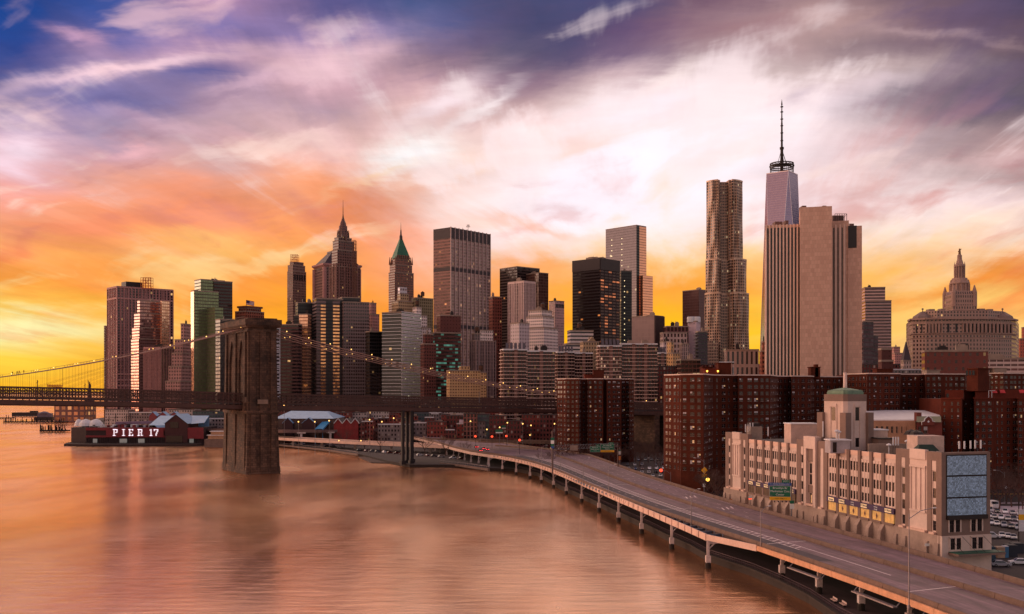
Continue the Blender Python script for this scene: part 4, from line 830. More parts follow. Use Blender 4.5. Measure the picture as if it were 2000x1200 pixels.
    for i in range(12): a = 2 * math.pi * i / 12; e_.tube([(tx + 9.4 * K * math.cos(a), ty + 9.4 * K * math.sin(a), Z(545)), (tx + 9.4 * K * math.cos(a), ty + 9.4 * K * math.sin(a), Z(521))], .5, 5)
    for i in range(8): a = 2 * math.pi * i / 8; e_.tube([(tx + 10 * K * math.cos(a), ty + 10 * K * math.sin(a), Z(519)), (tx + 9.5 * K * math.cos(a), ty + 9.5 * K * math.sin(a), Z(512))], .5, 4, r2=.1)
    e_.build('lantern', st, root)
    g_ = MB(); g_.tube([(tx, ty, Z(498)), (tx, ty, Z(492)), (tx, ty, Z(488))], 1.3, 8, r2=.8); g_.tube([(tx, ty, Z(488)), (tx, ty, Z(486))], .7, 6); g_.tube([(tx, ty, Z(489.5)), (tx + 1.6, ty, Z(486.5))], .35, 5); g_.tube([(tx, ty, Z(489.5)), (tx - 1.4, ty, Z(492))], .35, 5)
    g_.build('statue', mat('gilt_bronze', C(110, 76, 50), .5, metal=.4), root)
civic()

# ------------------------------------------------------------------ stone suspension bridge
BA = R(32); AX = Vector((math.cos(BA), math.sin(BA), 0)); WX = Vector((-math.sin(BA), math.cos(BA), 0))
T0 = Vector((PX(484, 556), 556, 0))      # near corner of the tower facing the left bank side
def BP(s, w, z): p = T0 + AX * s + WX * w; return Vector((p.x, p.y, z))     # s along the bridge, w across, z up
def stone_mat():
    m = mat('granite', C(80, 58, 47), .9, sc=.12, var=.55, bump=.4); nt = m.node_tree; n = N(nt); p = nt.nodes['Principled BSDF']
    br = n.new('ShaderNodeTexBrick'); n.put(br.inputs['Vector'], n.new('ShaderNodeUVMap').outputs[0]); br.inputs['Scale'].default_value = .35
    br.inputs['Color1'].default_value = (1.45, 1.38, 1.3, 1); br.inputs['Color2'].default_value = (.62, .58, .56, 1); br.inputs['Mortar'].default_value = (.35, .33, .33, 1)
    br.inputs['Mortar Size'].default_value = .02; br.inputs['Row Height'].default_value = .42; br.inputs['Brick Width'].default_value = .9
    src = p.inputs['Base Color'].links[0].from_socket; n.put(p.inputs['Base Color'], n.mix(1.0, src, br.outputs[0], 'MULTIPLY')); return m
M_GRAN = stone_mat()
bridge = thing('suspension_bridge', 'stone towered suspension bridge with lit main cables crossing the river', 'bridge', tuple(BP(9, 21, 0)))
def bq(mb, s0, s1, w0, w1, z0, z1, t=0.0, mi=0):         # box in bridge axes, tapered by t at the top
    P = [BP(s0, w0, 0), BP(s1, w0, 0), BP(s1, w1, 0), BP(s0, w1, 0)]; Q = [BP(s0 + t, w0 + t, 0), BP(s1 - t, w0 + t, 0), BP(s1 - t, w1 - t, 0), BP(s0 + t, w1 - t, 0)]
    mb.prism([(p.x, p.y) for p in P], z0, z1, mi, poly2=[(p.x, p.y) for p in Q], bottom=True)
def tower_part():
    t = MB(); TS, TW = 16.5, 43.0; ZD, ZT = 35.5, 84.0
    bq(t, -1.6, TS + 1.6, -1.6, TW + 1.6, -4, 4, .4); bq(t, -1.0, TS + 1.0, -1.0, TW + 1.0, 4, 24, .6)
    bq(t, -.4, TS + .4, -.4, TW + .4, 24, ZD - 2.5, .1); bq(t, -.9, TS + .9, -.9, TW + .9, ZD - 2.5, ZD - 1.0)
    for w0, w1 in ((0, 8.5), (17.2, 25.8), (34.5, 43.0)): bq(t, 0, TS, w0, w1, ZD - 1.2, 66, .3)
    for w0, w1 in ((2.6, 5.9), (19.8, 23.2), (37.1, 40.4)):             # buttresses up the bridge faces
        bq(t, -1.5, TS + 1.5, w0 - .8, w1 + .8, 2, ZD - 3, .5); bq(t, -1.1, TS + 1.1, w0, w1, ZD - 1, 78, .5)
    for s0, s1 in ((1.0, 4.2), (6.4, 10.2), (12.4, 15.6)):                # and up the end faces
        bq(t, s0, s1, -1.9, TW + 1.9, 2, ZD - 3, .4); bq(t, s0, s1, -.9, TW + .9, ZD - 1, 78, .35)
    # pointed arches over the two roadways
    for c0, c1 in ((8.5, 17.2), (25.8, 34.5)):
        wm = (c0 + c1) / 2; n = 7; zs = 61.0; zt = 73.5
        for i in range(n):
            u0, u1 = i / n, (i + 1) / n
            za = zs + (zt - zs) * math.sin(u0 * math.pi / 2) ** .9; zb = zs + (zt - zs) * math.sin(u1 * math.pi / 2) ** .9
            for sg in (-1, 1):
                wa = wm + sg * (c1 - c0) / 2 * (1 - u0); wb = wm + sg * (c1 - c0) / 2 * (1 - u1)
                if sg > 0: wa, wb = wb, wa; A_, B2 = zb, za
                else: A_, B2 = za, zb
                P = [BP(.3, wa, 0), BP(TS - .3, wa, 0), BP(TS - .3, wb, 0), BP(.3, wb, 0)]
                zl = [A_, A_, B2, B2]; v = [Vector((p.x, p.y, z)) for p, z in zip(P, zl)]; u = [Vector((p.x, p.y, 76)) for p in P]
                t.face([v[0], v[1], u[1], u[0]]); t.face([v[1], v[2], u[2], u[1]]); t.face([v[2], v[3], u[3], u[2]]); t.face([v[3], v[0], u[0], u[3]]); t.face(v[::-1])
    for w0, w1 in ((0, 8.5), (17.2, 25.8), (34.5, 43.0)): bq(t, .3, TS - .3, w0 + .3, w1 - .3, 66, 76)
    bq(t, .2, TS - .2, .2, TW - .2, 75.9, 80.0); bq(t, -.6, TS + .6, -.6, TW + .6, 77.6, 78.5)
    bq(t, -1.0, TS + 1.0, -1.0, TW + 1.0, 80.0, 81.2, -.6); bq(t, -2.0, TS + 2.0, -2.0, TW + 2.0, 81.2, 84.4)
    bq(t, 0, TS, 0, TW, 84.4, 85.2)
    t.build('tower', M_GRAN, bridge)
    p_ = MB(); bq(p_, -.95, 6, 2.6, 6, 39, 42); bq(p_, 5.2, 11, -1.1, 0, 38.2, 40.6); p_.build('plaque', mat('plaque_stone', C(130, 106, 92), .8), bridge)
    b_ = MB()
    for i in range(24): b_.bar(BP(-1.9, .3 + i * 1.8, 84.4), BP(-1.9, .3 + i * 1.8, 85.6), .12, .12)
    b_.bar(BP(-1.9, 0, 85.6), BP(-1.9, 43, 85.6), .12, .12); b_.build('railing', M_DARK, bridge)
tower_part()
def deck_z(s):
    if s < 8: return 43.0 - 4.3 + 4.8 * (1 - ((s - 8 + 245) / 245.0) ** 2) if s > -240 else 45
    return 38.7 - (s - 8) * .019 - max(0, s - 200) * .012
CW = [8.6, 17.3, 25.8, 34.6]
def cable_z(s):
    if s < 8: u = (s - 8 + 243) / 243.0; return 43.2 + 39.0 * u * u
    u = (s - 8) / 275.0; return 82.2 - 44.5 * u - 4 * 7.0 * u * (1 - u)
M_BR = mat('bridge_steel', C(74, 44, 38), .65, sc=.3, var=.25)
M_CAB = mat('cable_wrap', C(160, 120, 108), .7, var=.1)
S0, S1 = -215, 360
def deck():
    d = MB(); g = MB(); step = 5
    for s in range(S0, S1, step):
        a, b = deck_z(s), deck_z(s + step)
        for w, wd, dz, h in ((21.6, 26.5, -.6, .9),):
            for k in (0,):
                p, q = BP(s, w, a + dz), BP(s + step, w, b + dz); d.bar(p, q, wd, h)
        for w in (8.4, 21.6, 34.8): g.bar(BP(s, w, a - 2.6), BP(s + step, w, b - 2.6), .9, 2.2)
        g.bar(BP(s, 8.4, a - 2.4), BP(s, 34.8, a - 2.4), .6, 1.6)
        for w in (9.5, 33.7): g.bar(BP(s, w, a - 4.0), BP(s + step, w, b - 4.0), .4, .5); g.bar(BP(s, w, a - 4.0), BP(s, w, a - 3), .3, .3)
    d.build('road_deck', mat('bridge_asphalt', C(70, 58, 58), .9), bridge); g.build('floor_beams', M_BR, bridge).name = 'floor_beam'
    for w, hh in ((8.3, 4.8), (17.2, 5.0), (26.0, 5.0), (34.9, 4.8)):
        t = MB()
        for s in range(S0, S1, 3):
            if 0 <= s < 15 and False: continue
            a, b = deck_z(s), deck_z(s + 3)
            for f_, th in ((0.0, .55), (.34, .3), (.66, .3), (1.0, .6)): t.bar(BP(s, w, a + hh * f_), BP(s + 3, w, b + hh * f_), .35, th)
            t.bar(BP(s, w, a - .5), BP(s, w, a + hh), .35, .38)
            if w == 8.3: t.bar(BP(s, w, a - 3.2), BP(s, w, a - .5), .3, .5)
            t.bar(BP(s, w, a + hh * .34), BP(s + 3, w, b + hh * .66), .16, .22); t.bar(BP(s + 3, w, b + hh * .34), BP(s, w, a + hh * .66), .16, .22)
            t.bar(BP(s, w, a), BP(s + 3, w, b + hh * .34), .14, .2); t.bar(BP(s, w, a + hh), BP(s + 3, w, b + hh * .66), .14, .2)
        t.build('truss', M_BR, bridge)
deck()
for w in CW:
    c = MB(); pts = [BP(s, w, cable_z(s)) for s in range(S0, 9, 6)] + [BP(8, w, 82.2)]; c.tube(pts, .23, 7)
    pts = [BP(s, w, cable_z(s)) for s in range(8, 286, 6)]; c.tube(pts, .23, 7); cc = c.build('main_cable', M_CAB, bridge); cc['w'] = w
    h = MB()
    for s in range(S0, 282, 3):
        zt_ = cable_z(s); zb_ = deck_z(s) + 5
        if zt_ - zb_ > .5 and not -2 < s < 18:
            h.bar(BP(s, w, zb_), BP(s, w, zt_), .04, .04)
    for i in range(1, 15):
        for sg, s_top in ((-1, 2), (1, 14)):
            e = s_top + sg * i * 7.5; z_ = deck_z(e) + 5
            h.bar(BP(s_top, w, 80.5), BP(e, w, z_), .05, .05)
    r = MB()
    for e in (-.35, .35):
        for s in range(S0, 8, 8): r.bar(BP(s, w + e, cable_z(s) + 1.15), BP(s + 8, w + e, cable_z(s + 8) + 1.15), .05, .05); r.bar(BP(s, w + e, cable_z(s)), BP(s, w + e, cable_z(s) + 1.15), .06, .06)
    o = h.build('hanger', M_BR, cc); o['kind'] = 'stuff'; r.build('cable_rail', M_CAB, cc)
LB = MB(); LB.lathe(0, 0, [(.10, .5), (.28, .65), (.28, .95), (.10, 1.1)], 8, sm=True); LB.tube([(0, 0, -.1), (0, 0, .5)], .1, 5, 1)
CBL = {o.get('w'): o for o in SC.objects if o.name.startswith('main_cable')}; lb = LB.build('cable_light', [M_LAMP, M_DARK], CBL[8.6], loc=(0, 0, 0)); first = True
for w in (CW[0], CW[2]) + (CW[3],):
    for s in [*range(-196, 0, 19), *range(20, 285, 13)]:
        o = lb if first else lb.copy()
        if not first: COL.objects.link(o)
        o.parent = CBL[w]
        first = False; p = BP(s + (5 if w == CW[0] else 0), w, cable_z(s + (5 if w == CW[0] else 0)) + .15); o.location = p - bridge.location
# pillars under the land span
for k, (s, w) in enumerate(((97.2, 8.5), (102.8, 8.5), (103, 14.5), (109, 20))):
    q = MB(); z_ = deck_z(s) - 3.5
    bq(q, s - .85, s + .85, w - .85, w + .85, 3.4, z_); bq(q, s - 1.5, s + 1.5, w - 1.5, w + 1.5, 1.2, 3.5); q.build('pillar', mat('pillar_black', C(34, 24, 24), .7), bridge)
# masonry approach at the right end
q = MB()
for s in range(292, 352, 12): bq(q, s, s + 4.5, 8, 35, 1.2, deck_z(s) - 3.5)
q.build('approach_pier', M_GRAN, bridge)
q = MB()
for s in (150, 262): q.bar(BP(s, 8.1, deck_z(s) + 2), BP(s, 8.1, deck_z(s) + 9), .25, .25)
q.build('mast_pole', M_STEEL, bridge)
# platform hung from the cable and four painters walking on the cable
def person(label, loc, col, lean):
    m_ = bpy.data.meshes.new('person'); V = [(0, 0, .95), (0, 0, 1.2), (0, 0, 1.42), (0, 0, 1.55), (0, 0, 1.7), (.10, 0, .9), (.13, .08 * lean, .5), (.14, .02 * lean, .06), (.14, -.14, .03), (-.10, 0, .9), (-.13, -.10 * lean, .5), (-.14, -.14 * lean, .06), (-.14, -.3, .03), (.21, 0, 1.40), (.27, -.05, 1.12), (.25, -.22, .92), (-.21, 0, 1.40), (-.28, -.05, 1.12), (-.24, -.25, .98)]
    E = [(0, 1), (1, 2), (2, 3), (3, 4), (0, 5), (5, 6), (6, 7), (7, 8), (0, 9), (9, 10), (10, 11), (11, 12), (2, 13), (13, 14), (14, 15), (2, 16), (16, 17), (17, 18)]
    RD = [.16, .15, .15, .065, .11, .1, .075, .055, .04, .1, .075, .055, .04, .075, .055, .04, .075, .055, .04]
    m_.from_pydata(V, E, []); o = bpy.data.objects.new('person', m_); COL.objects.link(o); sk = o.modifiers.new('Skin', 'SKIN')
    for v, r_ in zip(m_.skin_vertices[0].data, RD): v.radius = (r_, r_)
    m_.skin_vertices[0].data[0].use_root = True; sb = o.modifiers.new('Subsurf', 'SUBSURF'); sb.levels = 1; sb.render_levels = 1
    m_.materials.append(mat('work_clothes_' + col, {'dark': C(44, 36, 44), 'orange': C(170, 80, 40)}[col], .9)); o.location = loc
    h_ = MB(); h_.lathe(0, 0, [(.13, 1.72), (.12, 1.80), (.03, 1.86)], 8, sm=True); hh = h_.build('hard_hat', M_WHITE if col == 'dark' else mat('hat_yellow', C(210, 160, 40), .5), None, loc=(0, 0, 0)); hh.parent = o
    tag(o, label, 'person', 'workers walking on the bridge cable'); return o
for px, col, lab, ln in ((24.5, 'dark', 'worker in dark clothes walking alone lowest on the bridge cable', 1), (33.5, 'dark', 'worker in dark clothes, left one of the close pair on the cable', -1), (37.5, 'orange', 'worker in orange jacket, right one of the close pair on the cable', 1), (46.5, 'orange', 'worker in orange jacket standing highest of the four on the cable', -1)):
    kx = (px - 1000) / F; b0 = T0 + WX * CW[0]; s = (kx * b0.y - b0.x) / (AX.x - kx * AX.y); person(lab, tuple(BP(s, CW[0], cable_z(s) + .28)), col, ln)
def platform():
    def at(px): kx = (px - 1000) / F; b0 = T0 + WX * CW[1]; return (kx * b0.y - b0.x) / (AX.x - kx * AX.y)
    s0, s1 = at(92), at(122); root = thing('work_platform', 'orange hanging work platform between the bridge hangers', 'platform', tuple(BP(s0, CW[1], 48)))
    z0, z1 = 45.0 + 12.2 * .25, 0; z = PZ(755, 515); m_ = MB(); m_.bar(BP(s0, CW[1], z), BP(s1, CW[1], z - .4), 1.2, .35); m_.build('floor', mat('orange_steel', C(190, 90, 40), .6), root)
    n = MB()
    for i in range(7): s = s0 + (s1 - s0) * i / 6; n.bar(BP(s, CW[1] - .6, z), BP(s, CW[1] - .6, z + 1.1), .12, .12)
    n.bar(BP(s0, CW[1] - .6, z + 1.1), BP(s1, CW[1] - .6, z + .7), .1, .1); n.bar(BP(s0, CW[1] - .6, z + .55), BP(s1, CW[1] - .6, z + .2), .08, .5); n.build('guard_rail', mat('orange_mesh', C(210, 110, 60), .8), root)
    h = MB(); h.bar(BP(s0, CW[1], z), BP(s0, CW[1], cable_z(s0)), .08, .08); h.bar(BP(s1, CW[1], z), BP(s1, CW[1], cable_z(s1)), .08, .08); h.build('suspension_rope', M_DARK, root)
platform()
def statue():
    Y = 4600; x = PX(175, Y); root = thing('statue', 'tiny far robed statue raising a torch above the bridge railing', 'statue', (x, Y, 0))
    m_ = MB(); m_.lathe(x, Y, [(22, 0), (20, 12), (11, 14), (9, 46), (10, 48)], 4, rot=.8); m_.build('pedestal', mat('far_stone', C(70, 40, 44), .9), root)
    m_ = MB(); m_.lathe(x, Y, [(6.5, 48), (5, 60), (5.5, 70), (4.6, 78), (2, 81), (2.4, 84), (2.2, 87), (.5, 89)], 10, sm=True); m_.tube([(x - 3.5, Y, 77), (x - 5.5, Y, 86), (x - 6, Y, 93)], 1.4, 6); m_.tube([(x - 6, Y, 92), (x - 6, Y, 96)], 1.5, 6, r2=.4)
    m_.tube([(x + 4, Y, 76), (x + 6, Y, 68)], 1.5, 6); m_.build('figure', mat('far_copper', C(62, 44, 48), .9), root)
    for px, h, w in ((73, 92, 1.4), (166, 80, 1.2)):
        X = PX(px, 4200); mm = MB(); mm.bar((X, 4200, 0), (X, 4200, h), w * 1.6, w * 1.6); mm.bar((X - 5, 4200, h * .86), (X + 4, 4200, h * .93), w, w); mm.lathe(X, 4200, [(4, 0), (1.5, 14)], 6)
        tag(mm.build('radio_mast', mat('far_stone', C(70, 40, 44), .9)), 'thin distant mast ' + ('near the orange platform' if px < 100 else 'just left of the far statue'), 'mast', None)
statue()
# ------------------------------------------------------------------ elevated riverside highway
import numpy as np
def track(pts, z, deg=4, y0=None):
    P = [PT(a, b, z) for a, b in pts]; ys = np.array([p.y for p in P]); xs = np.array([p.x for p in P])
    c = np.polyfit((ys - 350) / 200, xs, deg); return lambda Y: float(np.polyval(c, (Y - 350) / 200))
ZR = 8.2; ZP = 9.2
fO = track([(954, 884), (1029, 896), (1056, 906), (1095, 920), (1137, 936), (1189, 959), (1257, 984), (1300, 997), (1405, 1033), (1475, 1056), (1650, 1114), (1790, 1165), (1874, 1191)], ZP)
fM = track([(990, 869), (1050, 878), (1080, 886), (1140, 908), (1260, 950), (1350, 980), (1475, 1020), (1590, 1052), (1688, 1082), (1772, 1108), (1982, 1168)], ZP)
fF = track([(1020, 863), (1068, 868), (1110, 877), (1152, 888), (1200, 904), (1260, 926), (1350, 953), (1400, 970), (1505, 1000), (1610, 1026), (1715, 1054), (1785, 1075), (1890, 1104), (2000, 1133)], ZP)
fG = track([(955, 888), (990, 893), (1035, 903), (1080, 918), (1135, 940), (1180, 958), (1240, 985), (1300, 1010), (1380, 1043)], 8.5)
YN, YF = 128, 590
# beyond YF the near carriageway bends off to the left toward the bridge approach
def road_mat():
    m = mat('road_concrete', C(122, 96, 104), .75, sc=.25, var=.18); nt = m.node_tree; n = N(nt); p = nt.nodes['Principled BSDF']
    uv = n.new('ShaderNodeUVMap').outputs[0]; u, v, _ = n.xyz(uv)
    lane = n.noise(n.vec(n.m('MULTIPLY', u, 1.1), n.m('MULTIPLY', v, .012)), 1, 5, .6)[0]
    pat = n.noise(n.vec(n.m('MULTIPLY', u, .25), n.m('MULTIPLY', v, .05)), 1, 4, .6, 1)[0]
    j = n.m('LESS_THAN', n.m('FRACT', n.m('MULTIPLY', v, 1 / 31.0)), .012)
    k = n.m('MULTIPLY', n.lr(lane, .3, .7, .58, 1.34), n.lr(pat, .35, .65, .74, 1.2)); k = n.m('MULTIPLY', k, n.m('SUBTRACT', 1.0, n.m('MULTIPLY', j, .4)))
    src = p.inputs['Base Color'].links[0].from_socket; vv = n.new('ShaderNodeVectorMath'); vv.operation = 'SCALE'; n.put(vv.inputs[0], src); n.put(vv.inputs['Scale'], k); n.put(p.inputs['Base Color'], vv.outputs[0])
    n.put(p.inputs['Roughness'], n.lr(lane, .3, .7, .62, .82)); return m
M_RD = road_mat(); M_PAR = mat('parapet_concrete', C(112, 86, 74), .85, sc=.4, var=.22); M_LINE = mat('road_paint', C(225, 205, 205), .7, sc=1.2, var=.25)
M_GIRD = mat('girder_pale', C(214, 176, 160), .6, sc=.25, var=.14); M_GIRT = mat('girder_tan', C(206, 148, 112), .7, sc=.4, var=.2)
M_PIP = mat('column_white', C(196, 176, 172), .7, sc=.5, var=.3)
via = thing('elevated_highway', 'curving elevated riverside highway on white columns standing in the water', 'highway', (fM(350), 350, 0))
def strip_road(mb, fa, fb, ya, yb, z, step=6, mi=0, acc0=0):
    Y = ya; acc = acc0
    while Y < yb - .01:
        Y2 = min(Y + step, yb); a, b, c, d = fa(Y), fb(Y), fb(Y2), fa(Y2)
        mb.face([(a, Y, z), (b, Y, z), (c, Y2, z), (d, Y2, z)], [(0, acc), (b - a, acc), (c - d, acc + (Y2 - Y)), (0, acc + (Y2 - Y))], mi); acc += Y2 - Y; Y = Y2
s = MB(); strip_road(s, fO, lambda y: fF(y), YN, YF, ZR); 
# far end: near carriageway bends left
def pxp(px, py, z): p = PT(px, py, z); return (p.x, p.y)
FL = [(fO(YF), YF)] + [pxp(a, b, ZR) for a, b in ((920, 882), (886, 874), (850, 863.5), (822, 857))] + [(-100, 905)]
FR = [(fF(YF), YF)] + [pxp(a, b, ZR) for a, b in ((985, 866.5), (935, 864.5), (885, 857.5), (846, 852.5))] + [(-82, 925)]
for i in range(5): a, b, c, d = FL[i], FR[i], FR[i + 1], FL[i + 1]; s.face([(*a, ZR), (*b, ZR), (*c, ZR), (*d, ZR)], [(0, 500 + i * 40), (12, 500 + i * 40), (12, 540 + i * 40), (0, 540 + i * 40)])
o = s.build('road', M_RD); struct(o); o.name = 'highway_road'
q = MB()
Y = YN
while Y < YF - 1:
    q.face([(fO(Y) - .1, Y, ZR - .9), (fO(Y + 6) - .1, Y + 6, ZR - .9), (fF(Y + 6) + .1, Y + 6, ZR - .9), (fF(Y) + .1, Y, ZR - .9)])
    for f_ in (fO, fF): q.bar((f_(Y), Y, ZR - .5), (f_(Y + 6), Y + 6, ZR - .5), .5, .9)
    Y += 6
for i in range(5):
    for e in (FL, FR): q.bar((*e[i], ZR - .6), (*e[i + 1], ZR - .6), .6, 1.1)
    q.face([(*FL[i], ZR - 1), (*FL[i + 1], ZR - 1), (*FR[i + 1], ZR - 1), (*FR[i], ZR - 1)])
q.build('deck_slab', mat('slab_dark', C(70, 52, 48), .9), via)
def wallrun(f_, ya, yb, w, z0, z1, off=0):
    mb = MB(); Y = ya
    while Y < yb - .1:
        Y2 = min(yb, Y + 9.0); a, b = Vector((f_(Y) + off, Y, 0)), Vector((f_(Y2) + off, Y2, 0)); t = (b - a).normalized(); n_ = Vector((t.y, -t.x, 0))
        P = [a - n_ * w, a + n_ * w, b - t * .12 + n_ * w, b - t * .12 - n_ * w]; Q = [a - n_ * w * .55, a + n_ * w * .55, b - t * .12 + n_ * w * .55, b - t * .12 - n_ * w * .55]
        mb.prism([(p.x, p.y) for p in P], z0, z0 + .35); mb.prism([(p.x, p.y) for p in P], z0 + .35, z1, poly2=[(p.x, p.y) for p in Q]); Y = Y2
    return mb
wallrun(fO, YN, YF, .32, ZR, ZP).build('parapet', M_PAR, via)
wallrun(fM, YN, YF - 5, .34, ZR, ZP).build('median_barrier', M_PAR, via)
wallrun(fF, YN, YF, .34, ZR, ZP + .1).build('parapet', M_PAR, via)
q = MB()
for e in (FL, FR):
    for i in range(5): q.bar((*e[i], ZR + .45), (*e[i + 1], ZR + .45), .45, .95)
q.build('parapet', M_PAR, via)
q = MB()                                 # flared nose where the carriageways part
N0 = [pxp(a, b, ZP) for a, b in ((1050, 876), (1000, 871), (968, 868.5))]
for a, b in zip(N0, N0[1:]): q.bar((*a, ZR + .45), (*b, ZR + .45), .8, .95)
q.build('median_barrier', M_PAR, via)
# outer steel girder with cross beams
q = MB(); YG = 262; Y = YG
while Y < 592: q.bar((fG(Y), Y, 7.65), (fG(min(592, Y + 5.8)), min(592, Y + 5.8), 7.65), .35, 1.7); q.bar((fG(Y) - .25, Y, 7.65), (fG(Y) - .25, Y + .12, 7.65), .25, 1.75); Y += 6
q.bar((fG(YG), YG, 7.7), (58.2, 243.5, 7.75), .35, 1.5); q.build('outer_girder', M_GIRD, via)
q = MB(); Y = 264
while Y < 588: q.bar((fG(Y) + .2, Y - 1.2, 8.0), (fO(Y + 2) - .2, Y + 2, 7.7), .55, .7); q.bar((fO(Y) - .35, Y, 7.6), (fO(Y) - .35, Y + 5.2, 7.6), .15, 1.2); Y += 5.4
q.build('cross_beam', mat('beam_blue', C(84, 92, 112), .6), via)
q = MB(); Y = YN
while Y < 243: q.bar((fO(Y) - .75, Y, 7.75), (fO(Y + 8.9) - .75, Y + 8.9, 7.75), .4, 1.15); Y += 9
q.build('fascia_girder', M_GIRT, via)
q = MB()
for a, b in zip(FL[:-1], FL[1:]): q.bar((a[0] - .6, a[1], 7.2), (b[0] - .6, b[1], 7.2), .4, 1.6)
q.build('fascia_girder', M_GIRD, via)
def column(x, y, zt, zb, big=True):
    c = MB(); c.prism([(x - .32, y - .32), (x + .32, y - .32), (x + .32, y + .32), (x - .32, y + .32)], zb + 3.0, zt); c.prism([(x - .62, y - .62), (x + .62, y - .62), (x + .62, y + .62), (x - .62, y + .62)], zb + 1.4, zb + 3.2)
    c.lathe(x, y, [(.75, zb - 2.5), (.75, zb + 1.5)], 10, 1); c.bar((x - .2, y, zt - .5), (x + 4.2, y + 1.5, zt - .3), .4, .7); c.bar((x, y, zt - 2.2), (x + 1.8, y + .7, zt - .7), .22, .22)
    return c.build('column', [M_PIP, M_SEAW], via)
for px in (955, 981, 1008, 1035, 1057, 1081, 1106, 1136, 1170, 1208, 1253, 1312, 1383):
    kx = (px - 1000) / F; lo, hi = 255.0, 600.0
    for _ in range(40):
        md = (lo + hi) / 2
        if fG(md) / md > kx: lo = md
        else: hi = md
    column(fG(lo), lo, 6.9, 0)
for Y in range(135, 250, 17): column(fO(Y) + 2.0, Y, 7.2, 1.6); column(fM(Y), Y, 7.2, 1.6)
for Y in range(262, 580, 26): column(fM(Y), Y, 7.2, 1.6); column(fF(Y) - 1.5, Y, 7.2, 1.6)
for i, (a, b) in enumerate(zip(FL, FR)):
    if i: column(a[0], a[1], 6.6, 0 if i < 4 else 1.6); column(b[0], b[1], 6.6, 1.6)
for t in (.35, .7):
    for i in range(4): column(FL[i][0] * (1 - t) + FL[i + 1][0] * t, FL[i][1] * (1 - t) + FL[i + 1][1] * t, 6.6, 0)
q = MB()                                  # catwalks hung under the near edge
for a, b in ((226, 212), (199, 184), (176, 160), (150, 136)): q.bar((fO(a) - 1.6, a, 6.2), (fO(b) - 1.6, b, 6.2), 1.0, .25); q.bar((fO(a) - 1.5, a, 6.2), (fO(a) - .5, a, 7.4), .15, .15); q.bar((fO(b) - 1.5, b, 6.2), (fO(b) - .5, b, 7.4), .15, .15)
q.build('catwalk', M_STEEL, via)
# painted lines
ln = MB()
def lat(t): return lambda Y: fO(Y) * (1 - t) + fM(Y) * t
def lat2(t): return lambda Y: fM(Y) * (1 - t) + fF(Y) * t
def line(f_, ya, yb, w, dash=None):
    Y = ya
    while Y < yb:
        Y2 = min(yb, Y + (dash[0] if dash else 6)); a, b = f_(Y), f_(Y2); ln.face([(a - w, Y, ZR + .006), (a + w, Y, ZR + .006), (b + w, Y2, ZR + .006), (b - w, Y2, ZR + .006)]); Y = Y2 + (dash[1] if dash else 0)
line(lat(.17), 214, 585, .09); line(lat(.60), 205, 585, .14); line(lat(.43), 238, 585, .12); line(lat(.32), 330, 585, .06, (3, 6))
Y = 240
while Y < 585:
    a, b = lat(.43)(Y), lat(.60)(Y + 2.4); ln.face([(a, Y, ZR + .01), (a, Y + .55, ZR + .01), (b, Y + 2.95, ZR + .01), (b, Y + 2.4, ZR + .01)]); Y += 2.9
line(lat2(.38), 300, 580, .07, (3, 8)); line(lat2(.66), 300, 580, .07, (3, 8)); line(lat2(.94), 330, 585, .06); line(lat2(.12), 260, 340, .12, (.5, 2.5))
for Y in (150, 187, 246, 318, 400): 
    a, b = fO(Y) + .5, fM(Y + 6) - .4; ln.face([(a, Y, ZR + .006), (a, Y + .35, ZR + .006), (b, Y + 6.35, ZR + .006), (b, Y + 6, ZR + .006)])
for Y in (318, 352): 
    for k in range(3): a = lat2(.35 + .12 * k)(Y); ln.face([(a, Y + 2 * k, ZR + .006), (a + .5, Y + 2 * k, ZR + .006), (a + .9, Y + 6 + 2 * k, ZR + .006), (a + .4, Y + 6 + 2 * k, ZR + .006)])
o = ln.build('road_markings', M_LINE); struct(o)
# asphalt lane beside the hatching
q = MB(); strip_road(q, lat(.18), lat(.42), 222, 588, ZR + .003); o = q.build('road', mat('asphalt_dark', C(74, 62, 70), .8, sc=.3, var=.25)); struct(o); o.name = 'asphalt_lane'

# esplanade railing and seawall cap
SW = [PT(a, b, 2.0) for a, b in SEA]; SW = [Vector((72, 120, 2)), Vector((66.5, 170, 2))] + SW
q = MB()
for a, b in zip(SW, SW[1:]): q.bar((a.x + .1, a.y, 1.75), (b.x + .1, b.y, 1.75), .9, .5)
o = q.build('seawall', M_SEAW); tag(o, 'low weathered stone seawall along the water below the highway', 'seawall')
q = MB()
for a, b in zip(SW, SW[1:]):
    L = (b - a).length; n = max(1, int(L / .9))
    for i in range(n): p = a + (b - a) * (i / n); q.bar((p.x + .3, p.y, 2.0), (p.x + .3, p.y, 3.15), .07, .07)
    q.bar((a.x + .3, a.y, 3.15), (b.x + .3, b.y, 3.15), .1, .1); q.bar((a.x + .3, a.y, 2.6), (b.x + .3, b.y, 2.6), .05, .05)
o = q.build('railing', mat('railing_iron', C(66, 52, 66), .5, metal=.4)); tag(o, 'long dark iron railing on top of the stone seawall', 'railing')
q = MB(); P = [(p.x + .7, p.y) for p in SW]; 
for a, b in zip(P, P[1:]): q.face([(a[0], a[1], 1.62), (a[0] + 9, a[1], 1.62), (b[0] + 9, b[1], 1.62), (b[0], b[1], 1.62)])
o = q.build('path', mat('esplanade_paving', C(64, 46, 50), .85, sc=.8)); struct(o); o.name = 'esplanade_path'

